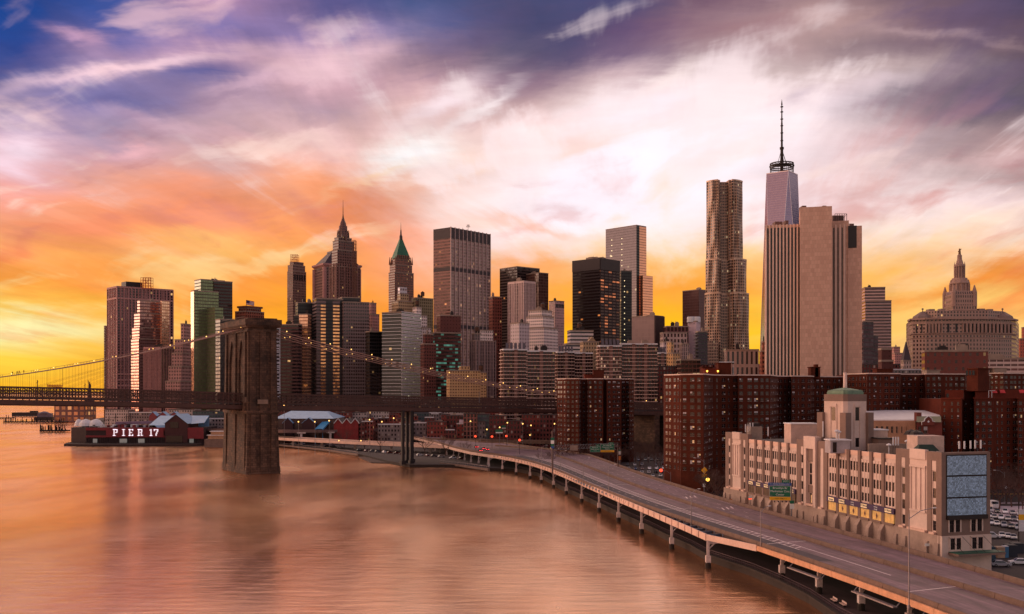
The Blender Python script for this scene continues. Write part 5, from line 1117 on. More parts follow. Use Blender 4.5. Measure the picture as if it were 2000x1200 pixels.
def bench(label, px, py):
    p = PT(px, py, 2.0); root = thing('bench', label, 'bench', (p.x, p.y, 1.62), 'benches on the esplanade under the highway')
    s = MB(); s.box(p.x - .3, p.y - 1.4, 2.05, p.x + .3, p.y + 1.4, 2.15); s.build('seat', mat('bench_pale', C(200, 170, 160), .7), root)
    s = MB(); s.bar((p.x + .34, p.y - 1.4, 2.45), (p.x + .34, p.y + 1.4, 2.45), .08, .4); s.build('backrest', mat('bench_pale', C(200, 170, 160), .7), root)
    for e in (-1.1, 1.1): s = MB(); s.box(p.x - .25, p.y + e - .06, 1.62, p.x + .3, p.y + e + .06, 2.05); s.build('leg', M_DARK, root)
bench('pale bench on the esplanade, the left one of two', 1628, 1173); bench('pale bench on the esplanade, the right one of two', 1646, 1181)

# ------------------------------------------------------------------ street lamps, gantries and traffic signs
def lamp(name, label, x, y, z0, h, arm, ang, group='lamp posts along the highway'):
    root = thing(name, label, 'street lamp', (x, y, z0), group); c, s_ = math.cos(ang), math.sin(ang)
    m_ = MB(); m_.tube([(x, y, z0), (x, y, z0 + h)], .13, 8, r2=.08); m_.lathe(x, y, [(.28, z0), (.24, z0 + .6)], 8); m_.build('pole', M_STEEL, root)
    m_ = MB(); m_.tube([(x, y, z0 + h - .9), (x + c * arm * .5, y + s_ * arm * .5, z0 + h + .35), (x + c * arm, y + s_ * arm, z0 + h + .6)], .06, 6); m_.build('arm', M_STEEL, root)
    m_ = MB(); m_.bar((x + c * arm, y + s_ * arm, z0 + h + .6), (x + c * (arm + .8), y + s_ * (arm + .8), z0 + h + .62), .32, .16); m_.build('lamp_head', M_WHITE, root); return root
LP_ = [(1773, 1172, 'tall lamp post at the near highway edge with arm reaching right'), ]
kx = .386; lo, hi = 150., 260.
lamp('street_lamp', 'tall lamp post nearest the viewer on the outer highway edge', 66.6 + 2.6, 178.5, 7.2, 16.5, 6.5, .55)
for i, (px, tall) in enumerate(((1486, 9.5), (1350, 9.5), (1189, 10.5), (1139, 10), (1095, 10), (1058, 10), (1010, 10))):
    kx = (px - 1000) / F; lo, hi = 200.0, 590.0
    for _ in range(40):
        md = (lo + hi) / 2
        if (fO(md) - .4) / md > kx: lo = md
        else: hi = md
    nm = ['first', 'second', 'third', 'fourth', 'fifth', 'sixth', 'seventh'][i]
    lamp('street_lamp', 'thin lamp post on the outer highway parapet, %s counting away from the sharp girder corner' % nm, fO(lo) - .4, lo, 7.6, tall, 2.6, .6)
def text(body, size, loc, rot, m, parent, ext=.02, align='CENTER'):
    cu = bpy.data.curves.new('lettering', 'FONT'); cu.body = body; cu.size = size; cu.align_x = align; cu.align_y = 'CENTER'; cu.extrude = ext; cu.resolution_u = 2
    o = bpy.data.objects.new('lettering', cu); COL.objects.link(o); cu.materials.append(m); o.rotation_euler = rot
    o.parent = parent; o.location = Vector(loc) - parent.location; return o
M_SG = mat('sign_green', C(10, 104, 74), .45, var=.05); M_SY = mat('sign_yellow', C(240, 176, 20), .5, var=.05); M_SB = mat('sign_blue', C(40, 80, 150), .5, var=.05)
M_SW = mat('sign_white', C(230, 228, 226), .5, var=0); M_SK = mat('sign_black', C(20, 16, 16), .6, var=0); M_RED = mat('signal_red', C(255, 50, 30), .5, var=0, emit=1.6, ecol=(1, .08, .03, 1)); M_ORG = mat('sign_orange', C(226, 120, 20), .6, var=.05)
def big_sign(root, x, y, z, w, h, lines, exitn, yellow=True, blue=None, ts=.9):
    yaw = math.atan2(x, y) * -1 + .05; d = Vector((math.cos(yaw), math.sin(yaw), 0)); nrm = Vector((d.y, -d.x, 0)); rot = (R(90), 0, yaw)
    def plate(nm, cx, cz, ww, hh, m_, th=.12):
        q = MB(); c = Vector((x, y, z)) + d * cx + Vector((0, 0, cz)); q.bar(c - d * ww / 2, c + d * ww / 2, th, hh); return q.build(nm, m_, root)
    plate('sign_border', 0, 0, w + .12, h + .12, M_SW, .08); plate('sign_panel', 0, 0, w, h, M_SG)
    for i, t in enumerate(lines): text(t, ts, Vector((x, y, z)) + nrm * .08 + Vector((0, 0, h * .5 - (i + .62) * h / (len(lines) + .25))), rot, M_SW, root)
    if yellow:
        plate('exit_panel', 0, -h / 2 - .55, w + .1, 1.0, M_SY); text('\u2193  EXIT ONLY  \u2193' if False else 'v  EXIT ONLY  v', ts * .62, Vector((x, y, z)) + nrm * .08 + Vector((0, 0, -h / 2 - .55)), rot, M_SK, root)
    zt = h / 2 + .1
    if blue: plate('memorial_panel', -.1, zt + .45, w + .7, .85, M_SB); text(blue, ts * .5, Vector((x, y, z)) + d * -.1 + nrm * .08 + Vector((0, 0, zt + .45)), rot, M_SW, root); zt += .92
    plate('exit_tab', w * .28, zt + .42, w * .36, .85, M_SG); text(exitn, ts * .6, Vector((x, y, z)) + d * w * .28 + nrm * .08 + Vector((0, 0, zt + .42)), rot, M_SW, root)
# near sign bracket beside the storage warehouse
Ysg = 306.0
g = thing('highway_sign', 'large green exit sign for the bridge and civic centre in front of the stone warehouse', 'road sign', (PX(1547, Ysg), Ysg, 7.2))
big_sign(g, PX(1523.5, Ysg), Ysg, PZ(960, Ysg), 6.0, 3.2, ['Brooklyn Br', 'Manhattan Civic', 'Center'], 'EXIT 2', True, '9/11 HEROES MEMORIAL HWY', .86)
q = MB(); X = PX(1547, Ysg); q.tube([(X, Ysg + .6, 1.6), (X, Ysg + .6, PZ(944, Ysg))], .22, 8); q.bar((PX(1504, Ysg), Ysg + .5, PZ(950, Ysg)), (X, Ysg + .5, PZ(950, Ysg)), .2, .2); q.bar((PX(1504, Ysg), Ysg + .5, PZ(968, Ysg)), (X, Ysg + .5, PZ(968, Ysg)), .2, .2); q.build('pole', M_STEEL, g)
q = MB()
for i in range(5): q.box(PX(1511, Ysg) + i * 1.15, Ysg - .9, PZ(981, Ysg), PX(1511, Ysg) + i * 1.15 + .25, Ysg - .2, PZ(978, Ysg))
q.build('sign_light', M_DARK, g)
def small_sign(name, label, px, py, Y, w, h, plates, z0=None, cat='road sign'):
    x = PX(px, Y); zt = PZ(py, Y); z0 = ZR - .9 if z0 is None else z0; root = thing(name, label, cat, (x, Y, z0))
    q = MB(); q.tube([(x, Y + .2, z0), (x, Y + .2, zt + h / 2)], .08, 6); q.build('pole', M_STEEL, root); z = zt
    for hh, mm, sh in plates:
        q = MB()
        if sh == 'd': q.prism([(x - w * .7, Y), (x + w * .7, Y), (x + w * .7, Y + .06), (x - w * .7, Y + .06)], z, z + .01); q.face([(x - w * .7, Y, z), (x, Y, z - w * .7), (x + w * .7, Y, z), (x, Y, z + w * .7)]); q.face([(x - w * .7, Y + .08, z), (x, Y + .08, z + w * .7), (x + w * .7, Y + .08, z), (x, Y + .08, z - w * .7)]); z -= w * .7 + .1; q.build('sign_panel', mm, root); continue
        q.box(x - w / 2, Y - .03, z - hh, x + w / 2, Y + .05, z); q.build('sign_panel', mm, root); z -= hh + .08
    return root
small_sign('road_sign', 'small green plate above a white notice by the foot of the big green sign', 1547, 978, 303, 1.25, .5, [(.9, M_SG, 'r'), (1.5, M_SW, 'r')])
small_sign('road_sign', 'orange cone shaped marker post on the far highway parapet', 1427, 975, 343, .8, .5, [(1.5, M_ORG, 'r')])
small_sign('road_sign', 'white and red square sign at the warehouse left base', 1466, 968, 340, 1.3, .5, [(.9, M_SW, 'r'), (.35, M_RED, 'r')], 1.6)
small_sign('road_sign', 'yellow diamond warning sign over yellow and green plates near the brick tower', 1376, 919, 400, 1.9, .5, [(0, M_SY, 'd'), (1.2, M_SY, 'r'), (.5, M_SG, 'r')], 1.6)
small_sign('road_sign', 'white plate on a pole under the yellow diamond sign', 1375.5, 945, 396, 1.1, .5, [(1.3, M_SW, 'r')], 1.6)
small_sign('road_sign', 'blue square parking sign in front of the warehouse storefront windows', 1722, 1020, 268, 1.1, .5, [(1.0, M_SB, 'r')], 1.6)
small_sign('banner_sign', 'tall dark blue banner standing below the warehouse purple sign', 1617, 1009, 300, .95, .5, [(3.0, mat('banner_blue', C(24, 50, 84), .7), 'r')], 1.6, 'banner')
small_sign('road_sign', 'white notice plate on a post near the warehouse right corner', 1811, 1062, 243, 1.1, .5, [(.6, M_SW, 'r')], 1.6)
# gantry farther up the highway
Yg = 560.0; yg = Yg
gn = thing('sign_gantry', 'steel truss gantry carrying two green exit signs above the far carriageway', 'sign gantry', (PX(1079, 470), 470, ZR))
q = MB(); xa, ya_ = PX(1079, 470), 470.0; xb, yb_ = PX(1207, 500), 500.0; z1, z2 = PZ(879, 470), PZ(871, 470)
q.tube([(xa, ya_, ZR - 1), (xa, ya_, PZ(842, 470))], .42, 8); q.build('pole', mat('gantry_brown', C(100, 76, 72), .6), gn); q = MB(); q.tube([(xb, yb_, 1.6), (xb, yb_, PZ(866, 500))], .3, 8); q.build('pole', mat('gantry_brown', C(100, 76, 72), .6), gn)
q = MB(); n = 26
for dz_ in (z1, z2):
    for dy_ in (0, 1.2): q.bar((xa, ya_ + dy_, dz_), (xb, yb_ + dy_, dz_ - .3), .18, .18)
for i in range(n):
    a = Vector((xa, ya_, z1)).lerp(Vector((xb, yb_, z1 - .3)), i / n); b = Vector((xa, ya_, z2)).lerp(Vector((xb, yb_, z2 - .3)), (i + 1) / n); q.bar(a, b, .1, .1); q.bar((b.x, b.y, b.z), (b.x, b.y, b.z - (z2 - z1)), .1, .1)
q.build('truss', M_STEEL, gn)
q = MB(); q.box(PX(1113, 478), 476.5, PZ(880, 478), PX(1128, 478), 477, PZ(870, 478)); q.build('sign_back', M_CONC, gn)
big_sign(gn, PX(1186, 492), 491, PZ(873.5, 492), 6.4, 2.7, ['Brooklyn Br', 'Manhattan Civic', 'Center'], 'EXIT 2', True, None, .8)
big_sign(gn, PX(1162, 487), 486, PZ(877.5, 487), 4.7, 2.6, ['Battery Pk', 'Staten Is Ferry', '1 / 2'], 'EXIT 1', False, None, .66)
small_sign('road_sign', 'green and white plates high on a pole left of the gantry', 1079, 855, 468, 1.5, .6, [(1.2, M_SG, 'r'), (1.6, M_SW, 'r'), (.9, M_SG, 'r'), (1.0, M_SB, 'r')], ZR)
small_sign('road_sign', 'white notice above an orange plate at the car park edge', 1210, 879, 505, 1.3, .5, [(.6, M_SG, 'r'), (1.6, M_SW, 'r'), (.6, M_DARK, 'r'), (2.0, M_ORG, 'r')], 1.6)
for px, py, Y, lab in ((975, 839, 640, 'green sign with white lower band beside the ramp split'), (984, 831, 720, 'farther green sign with white band behind the ramp split')):
    small_sign('road_sign', lab, px, py, Y, 4.4 if px == 975 else 3.0, .5, [(1.6, M_SG, 'r'), (.7, M_SW, 'r')], 1.6)
def signal(label, px, py, Y, m_=None):
    x = PX(px, Y); z = PZ(py, Y); root = thing('traffic_light', label, 'traffic light', (x, Y, 1.6), 'red traffic lights around the ramp split')
    q = MB(); q.tube([(x, Y + .4, 1.6), (x, Y + .4, z + .9)], .12, 6); q.bar((x, Y + .2, z - 1.2), (x, Y + .2, z + .9), .7, .6); q.build('pole', M_DARK, root)
    q = MB(); q.lathe(x, Y - .25, [(.1, z - .75), (.75, z - .3), (.75, z + .3), (.1, z + .75)], 8, sm=True); q.build('light', m_ or M_RED, root)
signal('red traffic light left of the green ramp sign', 928.5, 852.5, 650); signal('red light on a tall post just left of the wide green sign', 961, 853, 660); signal('red signal standing right of the green ramp signs', 989, 852, 690); signal('red signal on a pole over the far carriageway', 1015, 860, 600)
signal('lone red light at the top of the bending ramp', 844, 844, 880); signal('red signal in front of the car park by the brick tower', 1291, 919, 440)
M_AMB = mat('amber_glow', C(255, 170, 40), .5, var=0, emit=3.0, ecol=(1, .5, .08, 1)); signal('amber light glowing beside the yellow diamond sign', 1382, 937, 398, M_AMB)
# glowing street lights in the streets below the bridge
GLB = [(722, 820, 'above the flat white roof'), (746, 824, 'over the road viaduct'), (769, 817, 'left of the black bridge pillars'), (697, 866, 'low under the viaduct'), (662, 861, 'under the viaduct by the bollards'), (705, 861, 'under the curved ramp'), (741, 869, 'near the shore left of the pillars'), (919, 823, 'before the ribbed brick house'), (991, 826, 'by the dark red block'), (1021, 828, 'among the red brick row'), (1037, 831, 'left of the brick tower row'), (1083, 828, 'beside the near brick tower'), (976, 835, 'just over the green ramp sign'), (951, 839, 'by the curved lamp'), (1035, 850, 'above the far carriageway'), (583, 824, 'in front of the blue roofed market'), (643, 822, 'before the gabled brick row'), (615, 824, 'beside the blue awning'), (555, 792, 'right of the stone bridge tower')]
for px, py, lab in GLB:
    Y = 700 if py < 845 else 760
    x = PX(px, Y); z = PZ(py, Y); root = thing('street_lamp', 'glowing orange street light ' + lab, 'street lamp', (x, Y, 1.6), 'glowing street lights in the streets')
    q = MB(); q.tube([(x, Y + .3, 1.6), (x, Y + .3, z + .2)], .12, 6); q.bar((x, Y + .3, z + .3), (x, Y - .6, z + .5), .12, .12); q.build('pole', M_STEEL, root)
    q = MB(); q.lathe(x, Y - .4, [(.12, z - .45), (.42, z - .2), (.44, z + .15), (.1, z + .45)], 8, sm=True); q.build('lamp_head', M_LAMP, root)
# ------------------------------------------------------------------ brick housing blocks
M_BRK = mat('brick_housing', C(84, 40, 29), .95, sc=.12, var=.28, spec=.12); M_BRK2 = mat('brick_housing_light', C(108, 48, 36), .95, sc=.12, var=.2, spec=.12)
M_PANE = mat('window_dark_pane', C(30, 24, 28), .12, var=0); M_PANEW = mat('window_white_blind', C(190, 178, 182), .5, var=0); M_PANEY = mat('window_warm_lit', C(240, 190, 130), .5, var=0, emit=.2, ecol=(1, .72, .4, 1)); M_FRM = mat('window_frame', C(128, 104, 100), .6, var=0)
def win_geo(mb, c, t, w, h, kind, o=None):
    o = o or Vector((t.y, -t.x, 0)); up = Vector((0, 0, 1))
    def q(a, b, z0, z1, d, mi): mb.face([c + t * a + up * z0 + o * d, c + t * b + up * z0 + o * d, c + t * b + up * z1 + o * d, c + t * a + up * z1 + o * d], None, mi)
    W, H = w / 2, h / 2
    if kind == 9:
        q(-W, W, -H, H, .03, 0); mb.bar(c + t * -W + up * H + o * .05, c + t * W + up * H + o * .05, .1, .08, 4); mb.bar(c - up * H + o * .05, c + up * H + o * .05, .05, .05, 4); mb.bar(c - t * W + o * .05 + up * H * .3, c + t * W + o * .05 + up * H * .3, .05, .05, 4); return
    mb.bar(c - t * (W + .08) - up * (H + .06) + o * .06, c + t * (W + .08) - up * (H + .06) + o * .06, .2, .12, 3)
    q(-W, W, -H, H, .03, 0)
    mb.bar(c - up * H + o * .06, c + up * H + o * .06, .09, .09, 3); mb.bar(c - t * W + o * .05, c + t * W + o * .05, .07, .07, 3)
    if kind == 1: q(-W + .05, -.06, -H * .1, H - .05, .05, 1); q(.06, W - .05, -H * .1, H - .05, .05, 1)
    elif kind == 2: q(-W + .05, -.06, 0, H - .05, .05, 1)
    elif kind == 3: q(.06, W - .05, -H + .05, H * .7, .05, 2)
    elif kind == 4: mb.bar(c + t * .1 - up * H * .6 + o * .05, c + t * (W - .1) - up * H * .6 + o * .05, .5, .38, 1)
    elif kind == 5: q(-W + .05, -.06, -H + .05, H - .05, .05, 1); q(.06, W - .05, 0, H - .05, .05, 2)
WM = [M_PANE, M_PANEW, M_PANEY, M_FRM, mat('window_bar_dark', C(70, 50, 46), .6, var=0)]
def windows(root, items, name='window'):
    """items: (point, along, w, h, kind); the nearest hundred are parts of their own, sharing meshes by size, kind and heading"""
    items.sort(key=lambda i: i[0].length); cache = {}
    for c, t, w, h, k in items[:100]:
        key = (round(t.x, 3), round(t.y, 3), w, h, k)
        if key not in cache:
            mb = MB(); win_geo(mb, Vector((0, 0, 0)), t, w, h, k); o = mb.build(name, WM, None, loc=(0, 0, 0)); cache[key] = o
        else: o = cache[key].copy(); COL.objects.link(o)
        o.parent = root; o.location = c - root.location
    if len(items) > 100:
        mb = MB()
        for c, t, w, h, k in items[100:]: win_geo(mb, c, t, w, h, k)
        o = mb.build(name, WM, root); o['kind'] = 'stuff'
def housing(label, line, ytop, Yref, back, extra=None, par_white=True, rows=13, m=None, seed=1):
    rr = random.Random(seed); pts = [(PX(x, Y), Y) for x, Y in line]; zt = PZ(ytop, Yref)
    root = thing('brick_apartment_block', label, 'apartment block', (pts[0][0], pts[0][1], 1.6), 'red brick housing blocks')
    poly = pts + [(pts[-1][0] + 1, pts[-1][1] + back), (pts[0][0] + 4, pts[0][1] + back)]
    mb = MB(); mb.prism(poly, 1.6, zt, 0, capmi=1)
    mb.build('wall', [m or M_BRK, M_ROOF], root)
    pr = MB()
    for a, b in zip(pts, pts[1:]): pr.ledge(a, b, [zt - .05], .5, .35)
    pr.build('roof_coping', mat('coping_pale', C(214, 184, 172), .7) if par_white else M_BRK2, root)
    its = []; strip_ = MB()
    for (a, b) in zip(pts, pts[1:]):
        a3, b3 = Vector((*a, 0)), Vector((*b, 0)); L = (b3 - a3).length
        if L < 2.6: continue
        t = (b3 - a3).normalized(); n = max(1, int(round(L / 3.2))); kinds = [rr.choice((1.5, 1.9, 1.5, .8)) for _ in range(n)]
        o_ = Vector((t.y, -t.x, 0))
        if o_.dot(Vector((-a3.x, -a3.y, 0)).normalized()) < .05: continue
        for j in range(n):
            u = (j + .5 + rr.uniform(-.12, .12)) / n
            for r in range(rows):
                z = zt - 2.0 - r * 2.87; k = rr.choices((0, 1, 2, 3, 4, 5), (66, 5, 9, 2, 14, 4))[0]
                its.append((a3 + (b3 - a3) * u + Vector((0, 0, z)), t, kinds[j], 1.45, k))
    windows(root, its)
    if extra: extra(root, zt)
    return root
def roofbox(root, name, x0, x1, Y, d, z0, z1, m, cap=True):
    q = MB(); q.box(PX(x0, Y), Y, z0, PX(x1, Y), Y + d, z1)
    if cap: q.box(PX(x0, Y) - .3, Y - .3, z1, PX(x1, Y) + .3, Y + d + .3, z1 + .35)
    q.build(name, m, root)
def exA(root, zt): roofbox(root, 'stair_bulkhead', 1159, 1180, 640, 8, zt - .5, PZ(724, 640), M_BRK); roofbox(root, 'stair_bulkhead', 1142, 1160, 642, 8, zt - .5, PZ(733, 642), M_BRK2)
housing('free standing red brick block beside the bridge approach, left of the wide brick row', [(1088, 632), (1105, 622), (1106, 618), (1131, 614), (1134, 624), (1147, 626), (1148, 620), (1178, 620), (1179, 628), (1184, 628), (1185, 620), (1213, 622), (1214, 632), (1228, 634), (1229, 628), (1238, 634)], 741, 625, 26, exA, rows=15, seed=3)
def exB(root, zt):
    roofbox(root, 'stair_bulkhead', 1403, 1428, 452, 7, zt - .5, PZ(710, 452), M_BRK); roofbox(root, 'stair_bulkhead', 1378, 1404, 450, 7, zt - .5, PZ(722, 450), M_BRK2); roofbox(root, 'stair_bulkhead', 1372, 1392, 458, 7, zt - .5, PZ(718, 458), M_BRK)
    for i, px in enumerate((1381, 1402)): q = MB(); q.lathe(PX(px, 449.6), 449.4, [(.1, PZ(723.5, 450) - .9), (.5, PZ(723.5, 450) - .3), (.1, PZ(723.5, 450))], 8); q.build('roof_light', M_AMB, root)
    q = MB(); q.bar((PX(1432, 455), 455, zt), (PX(1432, 455), 455, zt + 5), .2, .2); q.bar((PX(1404, 452), 451.8, PZ(707.5, 452)), (PX(1434, 452), 451.8, PZ(707.5, 452)), .3, .3); q.build('roof_frame', M_WHITE, root)
    roofbox(root, 'chimney', 1584, 1602, 490, 5, zt - .5, PZ(718, 490), M_BRK); q = MB(); q.box(PX(1591, 491), 490, zt, PX(1597, 491), 493, PZ(712, 491)); q.build('chimney', M_BRK, root)
housing('widest red brick block with lit roof lamps, directly left of the warehouse tower', [(1298, 446), (1329, 434), (1330, 430), (1374, 424), (1392, 446), (1418, 450), (1441, 452), (1442, 446), (1470, 447), (1504, 450), (1520, 478), (1545, 484), (1546, 474), (1583, 480), (1590, 492), (1657, 500)], 733, 437, 30, exB, rows=14, seed=5)
def exC(root, zt): roofbox(root, 'stair_bulkhead', 1713, 1742, 500, 6, zt - .5, PZ(722, 500), M_BRK); roofbox(root, 'stair_bulkhead', 1810, 1836, 505, 6, zt - .5, PZ(724, 505), M_CONC)
housing('long red brick block behind the school roof, right of the flagpole tower', [(1655, 492), (1692, 478), (1694, 474), (1757, 480), (1760, 494), (1806, 498), (1808, 486), (1885, 492), (1900, 520), (1935, 526)], 731, 480, 30, exC, rows=14, seed=7)
def exE(root, zt): roofbox(root, 'stair_bulkhead', 1942, 1966, 590, 6, zt - .5, PZ(720, 590), M_CONC)
housing('far right red brick block seen over the nearer stepped one', [(1925, 590), (1960, 580), (1962, 586), (2060, 600)], 730, 585, 25, exE, rows=8, seed=9)
def exD(root, zt):
    Y = 456; z1 = PZ(762, Y); q = MB(); q.prism([(PX(1846, 452), 452), (PX(1882, 450), 450), (PX(1884, 464), 464), (PX(1902, 466), 466), (PX(1905, 454), 454), (PX(2060, 470), 470), (PX(2060, 490), 490), (PX(1846, 480), 480)], zt - .4, z1, 0, capmi=1); q.build('setback_storey', [M_BRK2, M_ROOF], root)
    q = MB(); P = [(PX(1888, 458), 458), (PX(1910, 452), 452), (PX(1932, 456), 456), (PX(1934, 470), 470), (PX(1888, 472), 472)]; q.prism(P, z1 - .5, PZ(734, 456)); q.prism(inset(P, .9), PZ(734, 456), PZ(721, 456)); q.prism(inset(P, .98), PZ(721, 456), PZ(719, 456)); q.build('roof_tower', M_BRK, root)
    q = MB()
    for x in (1893, 1898, 1903, 1912, 1919, 1925): c_ = Vector((PX(x, 453.5), 453.6 + abs(x - 1910) * .13, 0)); q.box(c_.x - .45, c_.y - .15, PZ(733, 455), c_.x + .45, c_.y + .2, PZ(724, 455))
    q.build('tower_opening', M_PANE, root)
    for i, x in enumerate((1944, 1960, 1998)): q = MB(); x_ = PX(x, 456); q.face([(x_ - 1.2, 456.5, z1 - 1.2), (x_ + 1.2, 456.5, z1 - 1.2), (x_ + 1.6, 458.6, z1 + .1), (x_ - .6, 458.6, z1 + .1)]); q.face([(x_ - 1.2, 456.5, z1 - 1.4), (x_ + 1.2, 456.5, z1 - 1.4), (x_ + 1.2, 456.5, z1 - 1.2), (x_ - 1.2, 456.5, z1 - 1.2)]); q.build('awning', mat('awning_red', C(200, 40, 44), .7), root)
    q = MB()
    for x in (1930, 1936): q.bar((PX(x, 455), 454.5, zt), (PX(x, 455), 454.5, z1 - .2), .2, .2)
    q.bar((PX(1930, 455), 454.5, z1 - .3), (PX(1943, 455), 454.5, z1 - .3), .2, .2); q.build('roof_frame', M_WHITE, root)
    q = MB()
    for k in range(28): x = 1850 + k * 7.5; yy_ = 452 + (x - 1850) * .09; q.box(PX(x, yy_) - .5, yy_ - .5 + (0 if x < 1883 or x > 1905 else 13), zt + .5, PX(x, yy_) + .5, yy_ + .6 + (0 if x < 1883 or x > 1905 else 13), zt + 2.2)
    q.build('setback_window', M_PANE, root)
housing('nearest right hand brick block with setback top floor, red awnings and roof tower', [(1838, 446), (1878, 440), (1881, 460), (1901, 464), (1903, 446), (1940, 450), (1941, 454), (1986, 458), (1988, 453), (2060, 462)], 779, 450, 34, exD, par_white=False, rows=12, m=mat('brick_russet', C(96, 44, 32), .95, sc=.12, var=.22, spec=.12), seed=11)

# ------------------------------------------------------------------ stone storage warehouse
WA = Vector((75.8, 362, 0)); WB = Vector((101.0, 239.7, 0)); WT = (WB - WA).normalized(); WO = Vector((WT.y, -WT.x, 0)); WE = Vector((113.2, 243.2, 0))
wh = thing('storage_warehouse', 'long pale stone warehouse with purple signs, blue end panels and green capped tower', 'warehouse', (101, 239.7, 1.6))
M_PINK = mat('cast_stone_pink', C(212, 184, 172), .85, sc=.15, var=.12); M_TAUPE = mat('cast_stone_taupe', C(130, 104, 94), .85, sc=.15, var=.14); M_BASE = mat('cast_stone_base', C(164, 138, 126), .9, sc=.25, var=.2)
def wbox(mb, s0, s1, z0, z1, d0, d1, mi=0, A=WA, T=WT, O=WO, dt=None):
    P = [A + T * s0 + O * d0, A + T * s0 + O * d1, A + T * s1 + O * d1, A + T * s1 + O * d0]; dt = d1 if dt is None else dt
    Q = [A + T * s0 + O * d0, A + T * s0 + O * dt, A + T * s1 + O * dt, A + T * s1 + O * d0]
    mb.prism([(p.x, p.y) for p in P], z0, z1, mi, poly2=[(p.x, p.y) for p in Q], bottom=True)
LEN = (WB - WA).length
q = MB(); q.prism([(WA.x, WA.y), (WB.x, WB.y), (WE.x, WE.y), (118, 380)], 1.5, 27.9, 0, capmi=1); q.build('wall', [M_PINK, mat('roof_bitumen', C(54, 44, 48), .8)], wh)
PAV = [(0, 18.7), (53.1, 71.5), (105.8, LEN)]; WING = [(18.7, 53.1), (71.5, 105.8)]
pil = MB(); frm = MB(); spn = MB(); bas = MB(); grv = MB(); par = MB(); its = []
ROWZ = [(23.6, 26.1), (19.6, 21.9), (15.8, 18.0)]
def parb():
    global par
    if par.v: par.build('parapet', mat('cast_stone_light', C(222, 182, 164), .85, sc=.2, var=.1), wh); par = MB()
for (a, b) in WING:
    parb(); n = 6; w = (b - a) / n
    wbox(par, a, b, 27.8, 29.0, -.6, .12); wbox(bas, a, b, 1.5, 11.2, -.2, .35)
    for i in range(n + 1):
        if 0 < i < n: wbox(pil, a + i * w - .62, a + i * w + .62, 11.1, 29.15, -.1, .55)
        if 0 < i < n: wbox(bas, a + i * w - .75, a + i * w + .75, 1.5, 9.2, .3, 2.1, dt=1.5); wbox(bas, a + i * w - .75, a + i * w + .75, 9.2, 10.9, .3, 1.5, dt=.4)
    for i in range(n):
        s0 = a + i * w + .62; ww = (w - 1.24) / 3
        for k in range(4): wbox(frm, s0 + k * ww - .2, s0 + k * ww + .2, 15.4, 26.9, .0, .2)
        for k in range(3):
            cx_ = s0 + (k + .5) * ww
            for z0, z1 in ROWZ: its.append((WA + WT * cx_ + WO * .02 + Vector((0, 0, (z0 + z1) / 2)), WT, round(ww - .4, 2), z1 - z0, 9))
            for z0, z1 in ((21.9, 23.6), (18.0, 19.6), (15.4, 15.8)): wbox(spn, cx_ - ww / 2 + .2, cx_ + ww / 2 - .2, z0, z1, .0, .12)
            wbox(frm, cx_ - ww / 2 + .2, cx_ + ww / 2 - .2, 26.1, 26.9, 0, .3)
